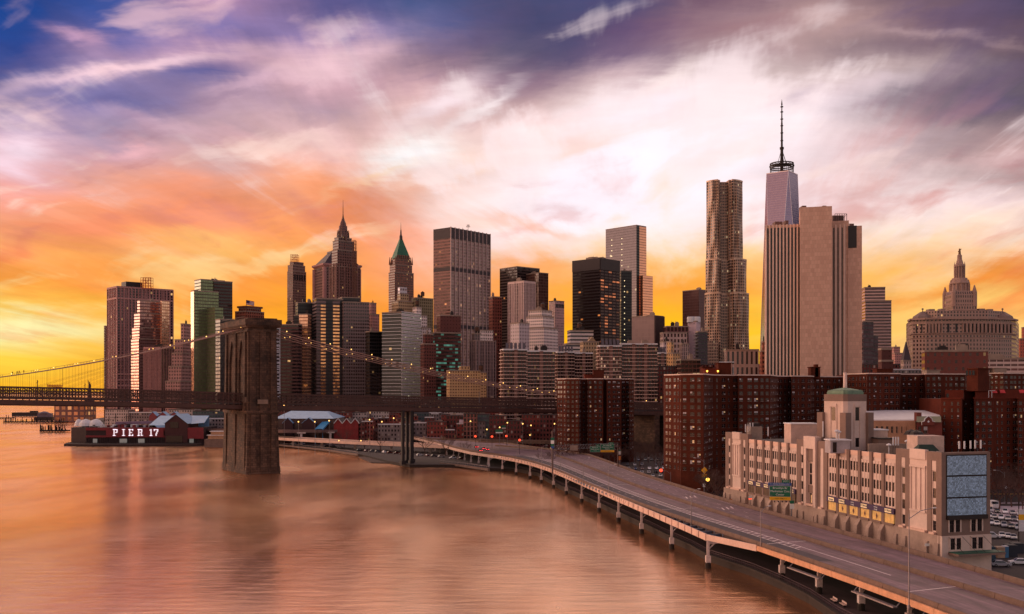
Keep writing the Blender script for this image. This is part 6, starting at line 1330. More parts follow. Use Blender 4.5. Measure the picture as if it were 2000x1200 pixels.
for pi_, (a, b) in enumerate(PAV):
    parb(); W = b - a; top = 30.7
    segs = [(0, 2.3), (4.1, 5.9), (W - 5.9, W - 4.1), (W - 2.3, W)]
    for s0, s1 in segs: wbox(pil, a + s0, a + s1, 11.1, top, -1.0, .38)
    wbox(bas, a, b, 1.5, 11.2, -.2, 1.0)
    for s0, s1 in ((.2, 1.8), (4.3, 5.7), (W - 5.7, W - 4.3), (W - 1.8, W - .2)): wbox(bas, a + s0, a + s1, 1.5, 9.4, .9, 1.9, dt=1.3)
    for s0, s1 in ((2.3, 4.1), (W - 4.1, W - 2.3)):
        wbox(spn, a + s0, a + s1, 26.3, 28.6, -.5, .25); wbox(pil, a + s0, a + s1, 28.6, top, -1, .379); wbox(par, a + s0 - .1, a + s1 + .1, 11.2, 11.7, 0, 1.1)
        wbox(frm, a + s0, a + s0 + .25, 11.6, 26.4, 0, .22); wbox(frm, a + s1 - .25, a + s1, 11.6, 26.4, 0, .22)
        if pi_ == 1 and s0 > 5: wbox(spn, a + s0, a + s1, 11.6, 26.4, -.3, .3); continue
        for z0, z1 in ((12.0, 14.3), (15.8, 18.1), (19.7, 22.0), (23.7, 26.0)):
            its.append((WA + WT * (a + (s0 + s1) / 2) + WO * .02 + Vector((0, 0, (z0 + z1) / 2)), WT, 1.3, z1 - z0, 9))
        for z0, z1 in ((14.3, 15.8), (18.1, 19.7), (22.0, 23.7), (11.6, 12.0), (26.0, 26.4)): wbox(spn, a + s0, a + s1, z0, z1, 0, .10)
    c0, c1 = a + 5.9, b - 5.9
    if pi_ != 1:
        wbox(spn, c0, c1, 11.2, 30.4, -.3, .3); wbox(par, c0 - .1, c1 + .1, 11.2, 11.7, 0, 1.1); wbox(spn, c0 + .4, c1 - .4, 28.6, top + .3, -.3, .6)
        for k in range(4): x_ = c0 + .7 + k * (c1 - c0 - 1.4) / 3; wbox(frm, x_ - .15, x_ + .15, 16.2, 26.6, .2, .55)
        wbox(frm, c0 + .4, c1 - .4, 15.8, 16.3, .2, .65); wbox(frm, c0 + .4, c1 - .4, 26.6, 27.1, .2, .65)
    else:
        wbox(frm, c0 - .2, c0 + 1.2, 11.2, 31.6, -.8, 1.05); wbox(frm, c1 - 1.2, c1 + .2, 11.2, 31.6, -.8, 1.05); wbox(frm, c0 - .2, c1 + .2, 28.2, 31.8, -.8, 1.1); wbox(pil, c0 + 1.2, c1 - 1.2, 24.4, 28.2, -.2, .5)
        for z0, z1 in ((12.2, 15.0), (17.6, 20.6), (20.9, 23.8)):
            for e in (-.95, .95): its.append((WA + WT * ((c0 + c1) / 2 + e) + WO * .02 + Vector((0, 0, (z0 + z1) / 2)), WT, 1.3, z1 - z0, 3 if z0 < 13 else 9))
        wbox(pil, c0 + 1.2, c1 - 1.2, 15.2, 17.4, -.1, .3); wbox(par, c0 + 1, c1 - 1, 11.4, 12.0, 0, 1.2)
        wbox(bas, c0 + .8, c1 - .8, 2.5, 8.6, .9, 1.15)
pil.build('pilaster', M_TAUPE, wh); frm.build('mullion', M_PINK, wh); spn.build('spandrel', M_PINK, wh); bas.build('buttressed_base', M_BASE, wh); par.build('parapet', mat('cast_stone_light', C(210, 176, 160), .85, sc=.2, var=.1), wh)
# end face
ET = (WE - WB).normalized(); EO = Vector((ET.y, -ET.x, 0)); EL = (WE - WB).length
def es(px): return (px - 1844) / 86.0 * EL
q = MB(); wbox(q, -.85, EL + .1, 11.2, 30.7, -1.0, .4, 0, WB, ET, EO); q.build('end_wall', M_TAUPE, wh)
q = MB(); wbox(q, -.95, EL + .2, 1.5, 11.2, -.9, .7, 0, WB, ET, EO); q.build('end_base', M_PINK, wh)
def panel_mat():
    m = bpy.data.materials.new('blue_mosaic'); m.use_nodes = True; n = N(m.node_tree); p = m.node_tree.nodes['Principled BSDF']
    uv = n.new('ShaderNodeTexCoord').outputs['Object']; sc = n.new('ShaderNodeVectorMath'); sc.operation = 'SCALE'; n.put(sc.inputs[0], uv); sc.inputs['Scale'].default_value = 2.6
    fl = n.new('ShaderNodeVectorMath'); fl.operation = 'FLOOR'; n.put(fl.inputs[0], sc.outputs[0]); wn = n.white(fl.outputs[0])[0]
    vo = n.new('ShaderNodeTexVoronoi'); n.put(vo.inputs['Vector'], uv); vo.inputs['Scale'].default_value = 3.2; vo.feature = 'DISTANCE_TO_EDGE'
    ring = n.ss(vo.outputs[0], .02, .12); k = n.m('MULTIPLY', n.lr(wn, 0, 1, .45, 1.0), n.lr(ring, 0, 1, 1.35, .7)); v = n.new('ShaderNodeVectorMath'); v.operation = 'SCALE'; v.inputs[0].default_value = C(172, 204, 236)[:3]; n.put(v.inputs['Scale'], k)
    n.put(p.inputs['Base Color'], v.outputs[0]); p.inputs['Roughness'].default_value = .5; return m
M_BLUE = panel_mat()
for z0, z1 in ((25.4, 29.9), (20.3, 25.0), (16.0, 19.9)): q = MB(); wbox(q, es(1848), es(1922), z0, z1, .4, .62, 0, WB, ET, EO); q.build('billboard_panel', M_BLUE, wh)
q = MB(); wbox(q, es(1846.5), es(1923.5), 15.1, 30.2, .38, .5, 0, WB, ET, EO); wbox(q, es(1847), es(1922), 15.0, 16.0, .4, 1.2, 0, WB, ET, EO); q.build('billboard_frame', M_DARK, wh)
for z0, z1 in ((12.1, 14.8), (8.0, 10.6)):
    for px in (1857, 1869, 1898, 1910): its.append((WB + ET * es(px) + EO * (.42 if z0 > 11 else .72) + Vector((0, 0, (z0 + z1) / 2)), ET, 1.2, z1 - z0, 9))
q = MB()
for z0, z1, d in ((12.0, 14.9, .55), (7.9, 10.7, .85)):
    for pa, pb in ((1850.5, 1875), (1891.5, 1916.5)): wbox(q, es(pa), es(pa) + .35, z0, z1 + .25, .3, d, 0, WB, ET, EO); wbox(q, es(pb) - .35, es(pb), z0, z1 + .25, .3, d, 0, WB, ET, EO); wbox(q, es((pa + pb) / 2) - .2, es((pa + pb) / 2) + .2, z0, z1 + .25, .3, d, 0, WB, ET, EO)
q.build('window_surround', M_PINK, wh)
q = MB(); wbox(q, es(1849), es(1938), 6.9, 7.4, .6, 4.2, 0, WB, ET, EO); wbox(q, es(1849.5), es(1937.5), 7.4, 7.55, .7, 4.1, 1, WB, ET, EO); q.build('canopy', [M_TAUPE, mat('canopy_green', C(30, 84, 66), .6)], wh)
q = MB()
for px in (1850, 1875, 1890, 1915): q.bar(WB + ET * es(px) + EO * .7 + Vector((0, 0, 11)), WB + ET * es(px + 12) + EO * 3.8 + Vector((0, 0, 7.5)), .07, .07)
q.build('canopy_rod', M_DARK, wh)
windows(wh, its)
# sign bands and storefront
M_PUR = mat('sign_purple', C(58, 30, 74), .6, var=.06); M_SYE = mat('storefront_yellow', C(214, 160, 84), .5, sc=.8, var=.35, emit=.12, ecol=(1, .68, .25, 1)); M_SDK = mat('storefront_dim', C(92, 68, 48), .4, sc=.8, var=.4); M_CRM = mat('sign_cream', C(250, 216, 160), .5, var=0, emit=.2, ecol=(1, .8, .5, 1))
M_PTX = mat('sign_purple_text', C(60, 28, 70), .6, var=0)
for wi, (a, b) in enumerate(WING):
    q = MB(); wbox(q, a + .3, b - .3, 13.9, 15.35, .3, .75); q.build('sign_band', M_PUR, wh); w = (b - a) / 6
    yaw = math.atan2(WT.y, WT.x)
    for i in range(6):
        s0 = a + i * w + .75; s1 = a + (i + 1) * w - .75
        cm = WA + WT * ((s0 + s1) / 2) + Vector((0, 0, 14.65))
        if i % 2 == 1 or wi == 0 or i == 0: q = MB(); wbox(q, (s0 + s1) / 2 - 1.5, (s0 + s1) / 2 + 1.5, 14.15, 15.1, .74, .80); q.build('sign_panel', M_CRM, wh); text('STORAGE' if i else 'storage', .8, cm + WO * .84, (R(90), 0, yaw), M_PTX, wh)
        else: text('moving', .55, cm + WO * .8 + Vector((0, 0, .3)), (R(90), 0, yaw), M_SW, wh); text('storage', .55, cm + WO * .8 - Vector((0, 0, .3)), (R(90), 0, yaw), M_SW, wh)
        q = MB()
        for k in range(3): e0 = s0 + k * (s1 - s0) / 3; wbox(q, e0 + .06, e0 + (s1 - s0) / 3 - .06, 11.5, 13.9, .2, .42, 0 if wi else 1)
        q.build('storefront_window', [M_SYE, M_SDK], wh)
        if wi and 0 < i < 5: q = MB(); c_ = WA + WT * ((s0 + s1) / 2) + WO * .45 + Vector((0, 0, 12.6)); q.face([c_ - WT * .45, c_ - Vector((0, 0, .85)), c_ + WT * .45, c_ + Vector((0, 0, .85))]); q.build('window_emblem', mat('emblem_brown', C(96, 44, 40), .6, var=0), wh)
        q = MB(); wbox(q, s0, s1, 10.9, 11.5, .2, .7); q.build('sill', M_TAUPE, wh)
# roof tower
tx, ty = PX(1655, 298), 300.0
def octo(hw, ch): return [(tx - hw + ch, ty - hw), (tx + hw - ch, ty - hw), (tx + hw, ty - hw + ch), (tx + hw, ty + hw - ch), (tx + hw - ch, ty + hw), (tx - hw + ch, ty + hw), (tx - hw, ty + hw - ch), (tx - hw, ty - hw + ch)]
def rotp(P, a):
    c, s_ = math.cos(a), math.sin(a); return [(tx + (x - tx) * c - (y - ty) * s_, ty + (x - tx) * s_ + (y - ty) * c) for x, y in P]
ra = R(28)
q = MB(); q.prism(rotp(octo(4.6, .9), ra), 27.8, 42.2); q.prism(rotp(octo(4.65, .9), ra), 42.2, 44.2, 1); tw = q.build('roof_tower', [M_PINK, M_TAUPE], wh)
q = MB()
for sx in (-1, 1):
    for sy in (-1, 1): P = [(tx + sx * 4.5 + e, ty + sy * 4.5 + f) for e, f in ((-1.1, -1.1), (1.1, -1.1), (1.1, 1.1), (-1.1, 1.1))]; q.prism(rotp(P, ra), 27.8, 38.9)
q.build('corner_buttress', M_TAUPE, tw)
q = MB(); q.prism(rotp(octo(4.0, .8), ra), 44.2, 44.7); q.prism(rotp(octo(4.0, .8), ra), 44.7, 45.3, poly2=rotp(octo(3.8, .8), ra)); q.prism(rotp(octo(3.9, .8), ra), 45.3, 46.1, poly2=rotp(octo(.5, .1), ra)); q.build('copper_cap', mat('copper_green', C(104, 128, 106), .7, sc=.6, var=.3), tw)
q = MB()
for f in range(4):
    a_ = ra + f * math.pi / 2; d = Vector((math.sin(a_), -math.cos(a_), 0)); t = Vector((math.cos(a_), math.sin(a_), 0)); c_ = Vector((tx, ty, 0)) + d * 4.6
    for (z0, z1, w_) in ((36.6, 40.4, .7), (29.0, 31.6, .7)): P = [c_ - t * w_, c_ + t * w_, c_ + t * w_ + d * .06, c_ - t * w_ + d * .06]; q.prism([(p.x, p.y) for p in P[::-1]][::-1], z0, z1)
q.build('window', M_PANE, tw)
q = MB()
for f in range(4):
    a_ = ra + f * math.pi / 2; d = Vector((math.sin(a_), -math.cos(a_), 0)); t = Vector((math.cos(a_), math.sin(a_), 0)); c_ = Vector((tx, ty, 0)) + d * 4.6
    for e in (-1.15, 1.15): c2 = c_ + t * e; P = [c2 - t * .18, c2 - t * .18 + d * .2, c2 + t * .18 + d * .2, c2 + t * .18]; q.prism([(p.x, p.y) for p in P], 28, 41.4)
    P = [c_ - t * 1.3, c_ - t * 1.3 + d * .25, c_ + t * 1.3 + d * .25, c_ + t * 1.3]; q.prism([(p.x, p.y) for p in P], 40.6, 41.5)
q.build('window_surround', M_PINK, wh)
q = MB(); q.tube([(tx, ty, 45.8), (tx, ty, PZ(728, 300))], .55, 10, r2=.5); q.build('mast', mat('mast_pale', C(220, 190, 182), .5), tw)
# rooftop pieces
def rb(nm, x0, x1, Y, d, z0, z1, m_, capm=None, rot=0):
    q = MB(); a = R(28); X0, X1 = PX(x0, Y), PX(x1, Y); q.box(X0, Y, z0, X1, Y + d, z1)
    if capm: q.box(X0 - .25, Y - .25, z1, X1 + .25, Y + d + .25, z1 + .3, 1)
    q.build(nm, [m_, capm or m_], wh)
rb('penthouse', 1466, 1489, 350, 6, 27.9, 33.0, M_CONC); rb('hatch', 1464, 1484, 351, 4, 33.0, 34.2, M_DARK)
rb('penthouse', 1545, 1599, 320, 8, 27.9, PZ(829, 320), mat('stucco_pale', C(196, 166, 154), .8), M_WHITE); rb('metal_shed', 1622, 1661, 283, 5, 27.9, PZ(861, 283), mat('shed_grey', C(168, 156, 160), .6), M_WHITE); rb('shed_opening', 1627, 1634, 282.8, 1, 28.2, PZ(864, 283), M_PANE)
rb('penthouse', 1695, 1734, 300, 7, 27.9, PZ(841, 300), mat('stucco_pale', C(196, 166, 154), .8), M_WHITE); rb('roof_parapet', 1697, 1796, 281, 1.0, 27.9, PZ(867, 281), M_CONC)
rb('penthouse', 1792, 1844, 262, 7, 27.9, PZ(852, 262), mat('stucco_pale', C(196, 166, 154), .8)); rb('lean_to', 1716, 1746, 292, 5, 27.9, PZ(858, 292), M_TAUPE, M_DARK)
q = MB(); xx = PX(1807, 255); q.prism([(xx - 2.6, 253), (xx + 2.8, 253), (xx + 2.8, 257), (xx - 2.6, 257)], 30.3, 31.8, poly2=[(xx - 1.6, 254.6), (xx + 1.8, 254.6), (xx + 1.8, 255.4), (xx - 1.6, 255.4)]); q.prism([(xx - 2, 253.6), (xx + 2.2, 253.6), (xx + 2.2, 256.4), (xx - 2, 256.4)], 27.9, 30.3); q.build('tile_roof', mat('roof_dark_green', C(34, 50, 42), .8), wh)
q = MB()
for x, Y, z in ((1780, 285, 33), (1790, 280, 33)): q.lathe(PX(x, Y), Y, [(2.2, z), (1.6, z + .9), (.1, z + 1.5)], 8)
q.build('dark_vent_roof', M_DARK, wh)
for x, Y, z0, h in ((1456, 352, 30, 3), (1461, 352, 30, 3), (1465, 351, 30.5, 3), (1470, 351, 30.5, 3), (1500, 340, 29, 3.4), (1607, 300, 30, 5), (1744, 279, 29.4, 2.6), (1749, 279, 29.4, 2.6), (1754, 279, 29.4, 2.6), (1784, 272, 29.6, 2.6), (1873, 243.2, 30.7, 2.0), (1883, 243.3, 30.7, 2.0), (1895, 243.5, 30.7, 2.1), (1904, 243.6, 30.7, 2.2), (1915, 243.8, 30.7, 2.2)):
    q = MB(); X = PX(x, Y); q.bar((X, Y, z0 - 2), (X, Y, z0 + h), .07, .07); q.box(X - .16, Y - .3, z0 + h * .35, X + .16, Y - .08, z0 + h * 1.25, 1); q.build('antenna_panel', [M_DARK, M_WHITE], wh)
for x, Y, z in ((1634, 283, 33.6), (1638, 283, 33.4), (1736, 279, 30), (1772, 275, 31.2)): q = MB(); X = PX(x, Y); q.lathe(X, Y, [(.15, z - 2), (.15, z), (.7, z + .3), (.75, z + .5), (.1, z + .9)], 10, sm=True); q.build('dish', M_WHITE, wh)

# ------------------------------------------------------------------ school behind the warehouse
sc_ = thing('school_building', 'low school with white roof and small curved brick gable behind the warehouse', 'school', (PX(1765, 430), 430, 1.6))
q = MB(); zt = PZ(822, 430); q.prism([(PX(1690, 430), 430), (PX(1788, 424), 424), (PX(1790, 460), 460), (PX(1690, 470), 470)], 1.6, zt, 0); q.build('wall', mat('tan_brick', C(176, 130, 104), .9, sc=.3), sc_)
q = MB(); q.face([(PX(1690, 432), 432, zt + .4), (PX(1836, 428), 428, zt + .5), (PX(1836, 470), 470, zt + 3.6), (PX(1690, 480), 480, zt + 3.6)]); q.face([(PX(1690, 432), 432, zt), (PX(1836, 428), 428, zt), (PX(1836, 428), 428, zt + .5), (PX(1690, 432), 432, zt + .4)]); q.face([(PX(1690, 480), 480, zt), (PX(1836, 470), 470, zt), (PX(1836, 470), 470, zt + 3.6), (PX(1690, 480), 480, zt + 3.6)]); q.build('roof', M_WHITE, sc_)
q = MB(); q.prism([(PX(1790, 418), 418), (PX(1840, 416), 416), (PX(1840, 440), 440), (PX(1790, 440), 440)], 1.6, zt - .2); q.build('brick_wing', mat('brick_dark', C(112, 52, 44), .9, sc=.3), sc_)
q = MB(); gx, gy = PX(1811, 417), 415.8
pr = [(-2.6, 0), (2.6, 0), (2.6, 1.4), (1.7, 1.6), (1.4, 2.6), (.6, 3.3), (0, 3.7), (-.6, 3.3), (-1.4, 2.6), (-1.7, 1.6), (-2.6, 1.4)]
for y_, m_ in ((gy, 0), (gy + .6, 0)): P = [(gx + a, y_, zt - 1.4 + b) for a, b in pr]; q.face(P if y_ == gy else P[::-1], None, 0)
for (a, b), (c, d) in zip(pr, pr[1:] + pr[:1]): q.face([(gx + a, gy, zt - 1.4 + b), (gx + a, gy + .6, zt - 1.4 + b), (gx + c, gy + .6, zt - 1.4 + d), (gx + c, gy, zt - 1.4 + d)], None, 1)
for (a, b), (c, d) in zip(pr[2:], pr[3:]): q.bar((gx + a, gy - .1, zt - 1.4 + b), (gx + c, gy - .1, zt - 1.4 + d), .25, .25, 1)
q.face([(gx - .5, gy - .06, zt), (gx, gy - .06, zt - .5), (gx + .5, gy - .06, zt), (gx, gy - .06, zt + .6)], None, 1); q.build('gable', [mat('brick_dark', C(112, 52, 44), .9), M_WHITE], sc_)
q = MB(); q.face([(PX(1790, 417.5), 417.5, zt - .2), (PX(1838, 415.5), 415.5, zt - .2), (PX(1838, 424), 424, zt + 2.0), (PX(1790, 424), 424, zt + 2.0)]); q.build('slope_roof', mat('roof_sage', C(118, 116, 92), .8), sc_)
q = MB(); q.box(PX(1791, 424), 424, zt, PX(1800, 424), 427, zt + 3.6); q.build('chimney', mat('brick_dark', C(112, 52, 44), .9), sc_)
si = []
for i in range(9): si.append((Vector((PX(1703 + i * 10, 428.9 - i * .6), 428.9 - i * .55, zt - 3.6)), Vector((1, -.06, 0)).normalized(), .9, 2.6, 0))
for x in (1797, 1807, 1812, 1817, 1829): si.append((Vector((PX(x, 417), 417.2, zt - 3.4)), Vector((1, -.05, 0)).normalized(), 1.1, 2.8, 1 if x in (1812, 1807) else 0))
windows(sc_, si)

# ------------------------------------------------------------------ pier hall with lettering
pr_ = thing('pier_hall', 'dark red waterfront pier hall with white PIER 17 letters and blue metal roof', 'pier building', (PX(260, 860), 860, 1.6))
def X8(px): return PX(px, 860)
q = MB(); q.prism([(X8(117), 905), (X8(122), 870), (X8(140), 845), (X8(200), 838), (X8(398), 842), (X8(402), 930), (X8(120), 930)], -2, 1.7, 0); q.build('quay', mat('quay_timber', C(52, 36, 34), .9, sc=.6), pr_)
q = MB(); q.prism([(X8(131), 868), (X8(170), 858), (X8(395), 858), (X8(398), 915), (X8(131), 915)], 1.7, 14.6, 0, capmi=1); q.build('wall', [mat('hall_dark', C(48, 26, 30), .8), M_ROOF], pr_)
q = MB()
for z0, h in ((12.4, 2.4), (6.6, 1.6)): q.ledge((X8(170), 858), (X8(395), 858), [z0], h, .8)
q.ledge((X8(210), 857.2), (X8(322), 857.2), [6.8], 7.6, .4); q.ledge((X8(366), 857.2), (X8(400), 857.2), [5.5], 9.2, 1.4); q.build('red_fascia', mat('hall_red', C(116, 28, 38), .7), pr_)
q = MB()
for i in range(50): x = X8(172 + i * 4.4); q.box(x - .25, 857.4, 1.7, x + .25, 858, 6.6)
q.build('column', M_DARK, pr_)
q = MB()
for x0, x1, ys in ((184, 192, 857.3), (236, 250, 857.3), (272, 284, 857.3), (372, 380, 857.2)): q.box(X8(x0), ys, 1.9, X8(x1), ys + .6, 5.4)
q.build('shopfront', mat('shop_glow', C(150, 120, 120), .5, emit=.12, ecol=(.6, .8, .7, 1)), pr_)
LT = {'P': [(0, 0, 2.2, .55), (0, 4.45, 2.4, 5), (.55, 0, 1.35, 5), (1.6, 4.3, 3.3, 5), (2.7, 2.5, 3.5, 4.8), (1.7, 2.2, 3.1, 2.8)], 'I': [(0, 0, 2.2, .55), (0, 4.45, 2.2, 5), (.7, 0, 1.5, 5)], 'E': [(0, 0, 3.3, .6), (0, 4.4, 3.3, 5), (.5, 0, 1.3, 5), (1.3, 2.2, 2.6, 2.8), (2.8, 0, 3.3, 1.4), (2.8, 3.6, 3.3, 5)], 'R': [(0, 0, 2.0, .55), (0, 4.45, 2.4, 5), (.55, 0, 1.35, 5), (1.6, 4.3, 3.3, 5), (2.7, 2.7, 3.5, 4.8), (1.7, 2.3, 3.1, 2.9), (2.5, .3, 3.2, 2.4), (2.7, 0, 4.0, .6)], '1': [(0, 0, 2.2, .55), (.7, 0, 1.5, 5), (0, 4.0, .8, 4.6)], '7': [(0, 4.3, 3.1, 5), (0, 3.5, .5, 5), (2.3, 3.0, 3.1, 4.6), (1.7, 1.5, 2.5, 3.2), (1.2, 0, 2.0, 1.8)]}
for ch, px in (('P', 223.5), ('I', 241.5), ('E', 254), ('R', 271.5), ('1', 295), ('7', 303.5)):
    q = MB(); x0 = X8(px)
    for a, b, c, d in LT[ch]: q.box(x0 + a * 1.15, 856.2, 7.9 + b * 1.12, x0 + c * 1.15, 856.7, 7.9 + d * 1.12)
    q.build('letter', mat('letter_white', C(236, 226, 236), .5, var=0, emit=.55, ecol=(1, .92, 1, 1)), pr_)
M_TIN = mat('roof_blue_tin', C(128, 166, 204), .45, sc=.3, var=.14); M_TIND = mat('hall_timber', C(66, 34, 36), .85)
def gable_house(root, nm, xa, xb, Y, D, z0, ze, zp, wm, rm, over=.8):
    q = MB(); X0, X1 = PX(xa, Y), PX(xb, Y); q.box(X0, Y, z0, X1, Y + D, ze); xm = (X0 + X1) / 2
    q.face([(X0, Y, ze), (X1, Y, ze), (xm, Y, zp)]); q.face([(X1, Y + D, ze), (X0, Y + D, ze), (xm, Y + D, zp)]); q.build(nm, wm, root)
    q = MB()
    for sg, xe in ((-1, X0 - over), (1, X1 + over)):
        zz_ = ze - (zp - ze) * over / (xm - X0)
        q.face([(xe, Y - over, zz_), (xm, Y - over, zp + .1), (xm, Y + D + over, zp + .1), (xe, Y + D + over, zz_)]); q.face([(xe, Y - over, zz_ - .35), (xm, Y - over, zp - .25), (xm, Y - over, zp + .1), (xe, Y - over, zz_)])
    q.build('roof', rm, root)
def Z8(py, Y=860): return PZ(py, Y)
gable_house(pr_, 'gabled_wing', 322, 366, 855.5, 30, 2, Z8(826), Z8(809), M_TIND, M_TIN)
q = MB(); q.box(X8(336), 855.2, Z8(836), X8(352), 855.5, Z8(824)); q.box(X8(328), 855.2, 2, X8(360), 855.5, 8); q.build('glazed_opening', M_PANE, pr_)
q = MB(); q.face([(X8(289), 862, Z8(831)), (X8(322), 862, Z8(831)), (X8(330), 890, Z8(812, 890)), (X8(289), 890, Z8(812, 890))]); q.face([(X8(366), 862, Z8(829)), (X8(398), 862, Z8(826)), (X8(388), 890, Z8(812, 890)), (X8(352), 890, Z8(812, 890))]); q.face([(X8(289), 890, 14), (X8(289), 890, Z8(812, 890)), (X8(388), 890, Z8(812, 890)), (X8(388), 890, 14)][::-1]); q.face([(X8(300), 862, Z8(831)), (X8(310), 860, Z8(838)), (X8(322), 860, Z8(838)), (X8(322), 862, Z8(831))]); q.build('tin_roof', M_TIN, pr_)
for xa, xb in ((291, 306), (309, 327), (330, 350)): gable_house(pr_, 'roof_monitor', xa, xb, 895, 8, 18, Z8(812, 895), Z8(804.5, 895), mat('monitor_red', C(150, 70, 70), .8), M_TIN, .5)
for x, r_ in ((156, 6), (176, 6), (142, 3.4)): q = MB(); q.lathe(X8(x), 872, [(r_, 15.6), (r_ * .9, 18.4), (r_ * .55, 20.6), (.1, 21.6)], 14, sm=True); q.tube([(X8(x) - r_ * .9, 870, 14.5), (X8(x) - r_ * .9, 870, 16)], .15, 5); q.build('tent', M_WHITE, pr_)
q = MB()
for i in range(46):
    x = X8(150 + rnd.random() * 170); h = rnd.uniform(1, 3.2); q.box(x, 866 + rnd.random() * 8, 14.5, x + rnd.uniform(.6, 3.5), 876, 14.6 + h, rnd.choice((0, 0, 1, 2)))
q.build('deck_furniture', [M_DARK, M_WHITE, mat('hall_red', C(116, 28, 38), .7)], pr_)
q = MB(); q.bar((X8(210), 880, 17.8), (X8(283), 880, 18.6), 6, 2.4); q.build('canopy', mat('canopy_lilac', C(120, 96, 120), .7), pr_)
q = MB()
for i in range(60): x = X8(130 + i * 4.6); q.bar((x, 846 if i > 12 else 850, 1.7), (x, 846 if i > 12 else 850, 3), .15, .15)
q.bar((X8(150), 845, 3), (X8(398), 845, 3), .15, .15); q.build('railing', M_DARK, pr_)
for i, (x, h) in enumerate(((247, 811), (254, 806), (213, 812), (226, 808))):
    o = MB(); X = PX(x, 980); o.tube([(X, 980, 0), (X, 980, PZ(h, 980))], .3, 6); o.bar((X - 5, 980, PZ(h + 8, 980)), (X + 5, 980, PZ(h + 7, 980)), .3, .3); o.bar((X - 3, 980, 14), (X, 980, PZ(h + 2, 980)), .12, .12); o.bar((X + 4, 980, 12), (X, 980, PZ(h + 2, 980)), .12, .12); o.tube([(X - 6, 980, .6), (X, 980, .2), (X + 7, 980, 1.2)], 2.0, 8)
    tag(o.build('sailing_ship', M_DARK), 'dark masted ship moored behind the pier hall, mast number %d from the left' % (i + 1) if False else ['masted ship just left of the white P', 'masted ship over the letter I', 'masted ship over the letter E', 'masted ship over the letter R'][[213, 226, 247, 254].index(x)] + ' behind the pier hall', 'ship', 'masted ships behind the pier hall')
# ferry and low white shed right of the hall
fb = thing('ferry', 'small tan ferry boat moored left of the stone bridge tower', 'ferry', (PX(420, 830), 830, 0))
q = MB(); X = PX(402, 830); X2 = PX(446, 830); q.prism([(X, 826), (X2, 822), (X2, 838), (X, 834)], -.5, 6.5); q.build('hull', mat('hull_brown', C(104, 84, 78), .8), fb)
q = MB(); q.box(X + 3, 826, 6.5, X2 - 1, 834, 9.5); q.box(X + 5, 827, 9.9, X2 - 2, 833, 12.6); q.build('cabin', facade('cabin_tan', C(196, 150, 116), C(40, 30, 34), .6, .5), fb); q = MB(); q.box(X + 4, 826.5, 12.6, X2 - 2, 833.5, 13.0); q.box(X + 2, 825.5, 9.5, X2, 834.5, 9.9); q.build('roof', M_WHITE, fb)
def shed(name, label, x0, x1, yt, Y, D, wm, rm, cat='building', gables=0, hipped=False, grp=None, win=None):
    root = thing(name, label, cat, (PX(x0, Y), Y, 1.6), grp); X0, X1 = PX(x0, Y), PX(x1, Y); zt = PZ(yt, Y)
    if hipped:
        ze = zt - 6; q = MB(); q.box(X0, Y, 1.6, X1, Y + D, ze); q.build('wall', wm, root); q = MB(); q.prism([(X0 - .8, Y - .8), (X1 + .8, Y - .8), (X1 + .8, Y + D + .8), (X0 - .8, Y + D + .8)], ze, zt, poly2=[(X0 + 8, Y + D * .45), (X1 - 10, Y + D * .45), (X1 - 10, Y + D * .55), (X0 + 8, Y + D * .55)]); q.build('roof', rm, root)
    elif gables:
        w = (X1 - X0) / gables; q = MB(); q.box(X0, Y, 1.6, X1, Y + D, zt - 4)
        r2 = MB()
        for i in range(gables):
            a, b = X0 + i * w, X0 + (i + 1) * w; q.face([(a, Y, zt - 4), (b, Y, zt - 4), ((a + b) / 2, Y, zt)]); r2.face([(a, Y - .4, zt - 4), ((a + b) / 2, Y - .4, zt + .2), ((a + b) / 2, Y + D, zt + .2), (a, Y + D, zt - 4)]); r2.face([((a + b) / 2, Y - .4, zt + .2), (b, Y - .4, zt - 4), (b, Y + D, zt - 4), ((a + b) / 2, Y + D, zt + .2)])
            r2.bar((a, Y - .5, zt - 4), ((a + b) / 2, Y - .5, zt + .2), .3, .5, 1); r2.bar(((a + b) / 2, Y - .5, zt + .2), (b, Y - .5, zt - 4), .3, .5, 1)
        q.build('wall', wm, root); r2.build('roof', [rm, M_WHITE], root)
    else:
        q = MB(); q.prism([(X0, Y), (X1, Y), (X1, Y + D), (X0, Y + D)], 1.6, zt, 0, 2.6, 3.4, cap=False); q.build('wall', wm, root)
        q = MB(); q.face([(X0, Y, zt - .4), (X1, Y, zt - .4), (X1, Y + D, zt - .4), (X0, Y + D, zt - .4)]); q.ledge((X0, Y), (X1, Y), [zt - .4], .8, .3); q.build('roof', rm, root)
        if X1 - X0 > 9: q = MB(); c_ = X0 + (X1 - X0) * rnd.uniform(.2, .7); q.box(c_, Y + 3, zt - .5, c_ + 2.6, Y + 6, zt + rnd.uniform(1, 2.2)); q.build('rooftop_unit', M_CONC, root)
    return root
shed('market_hall', 'market hall with a broad pale blue faceted roof right of the bridge tower', 536, 650, 804, 860, 60, facade('market_wall', C(96, 50, 50), C(30, 60, 56), .7, .6), M_TIN, 'market hall', hipped=True)
for i, (xa, xb) in enumerate(((552, 572), (590, 616))): gable_house(bpy.data.objects['market_hall'], 'entrance_gable', xa, xb, 856, 20, 1.6, PZ(826, 856), PZ(816, 856), mat('gable_dark', C(60, 34, 38), .85), M_TIN, .4)
shed('brick_row', 'dark red brick row with white edged twin gables right of the blue market roof', 652, 702, 818, 850, 25, mat('brick_row_red', C(134, 44, 44), .85, sc=.4, var=.25), M_ROOF, 'brick building', gables=3)
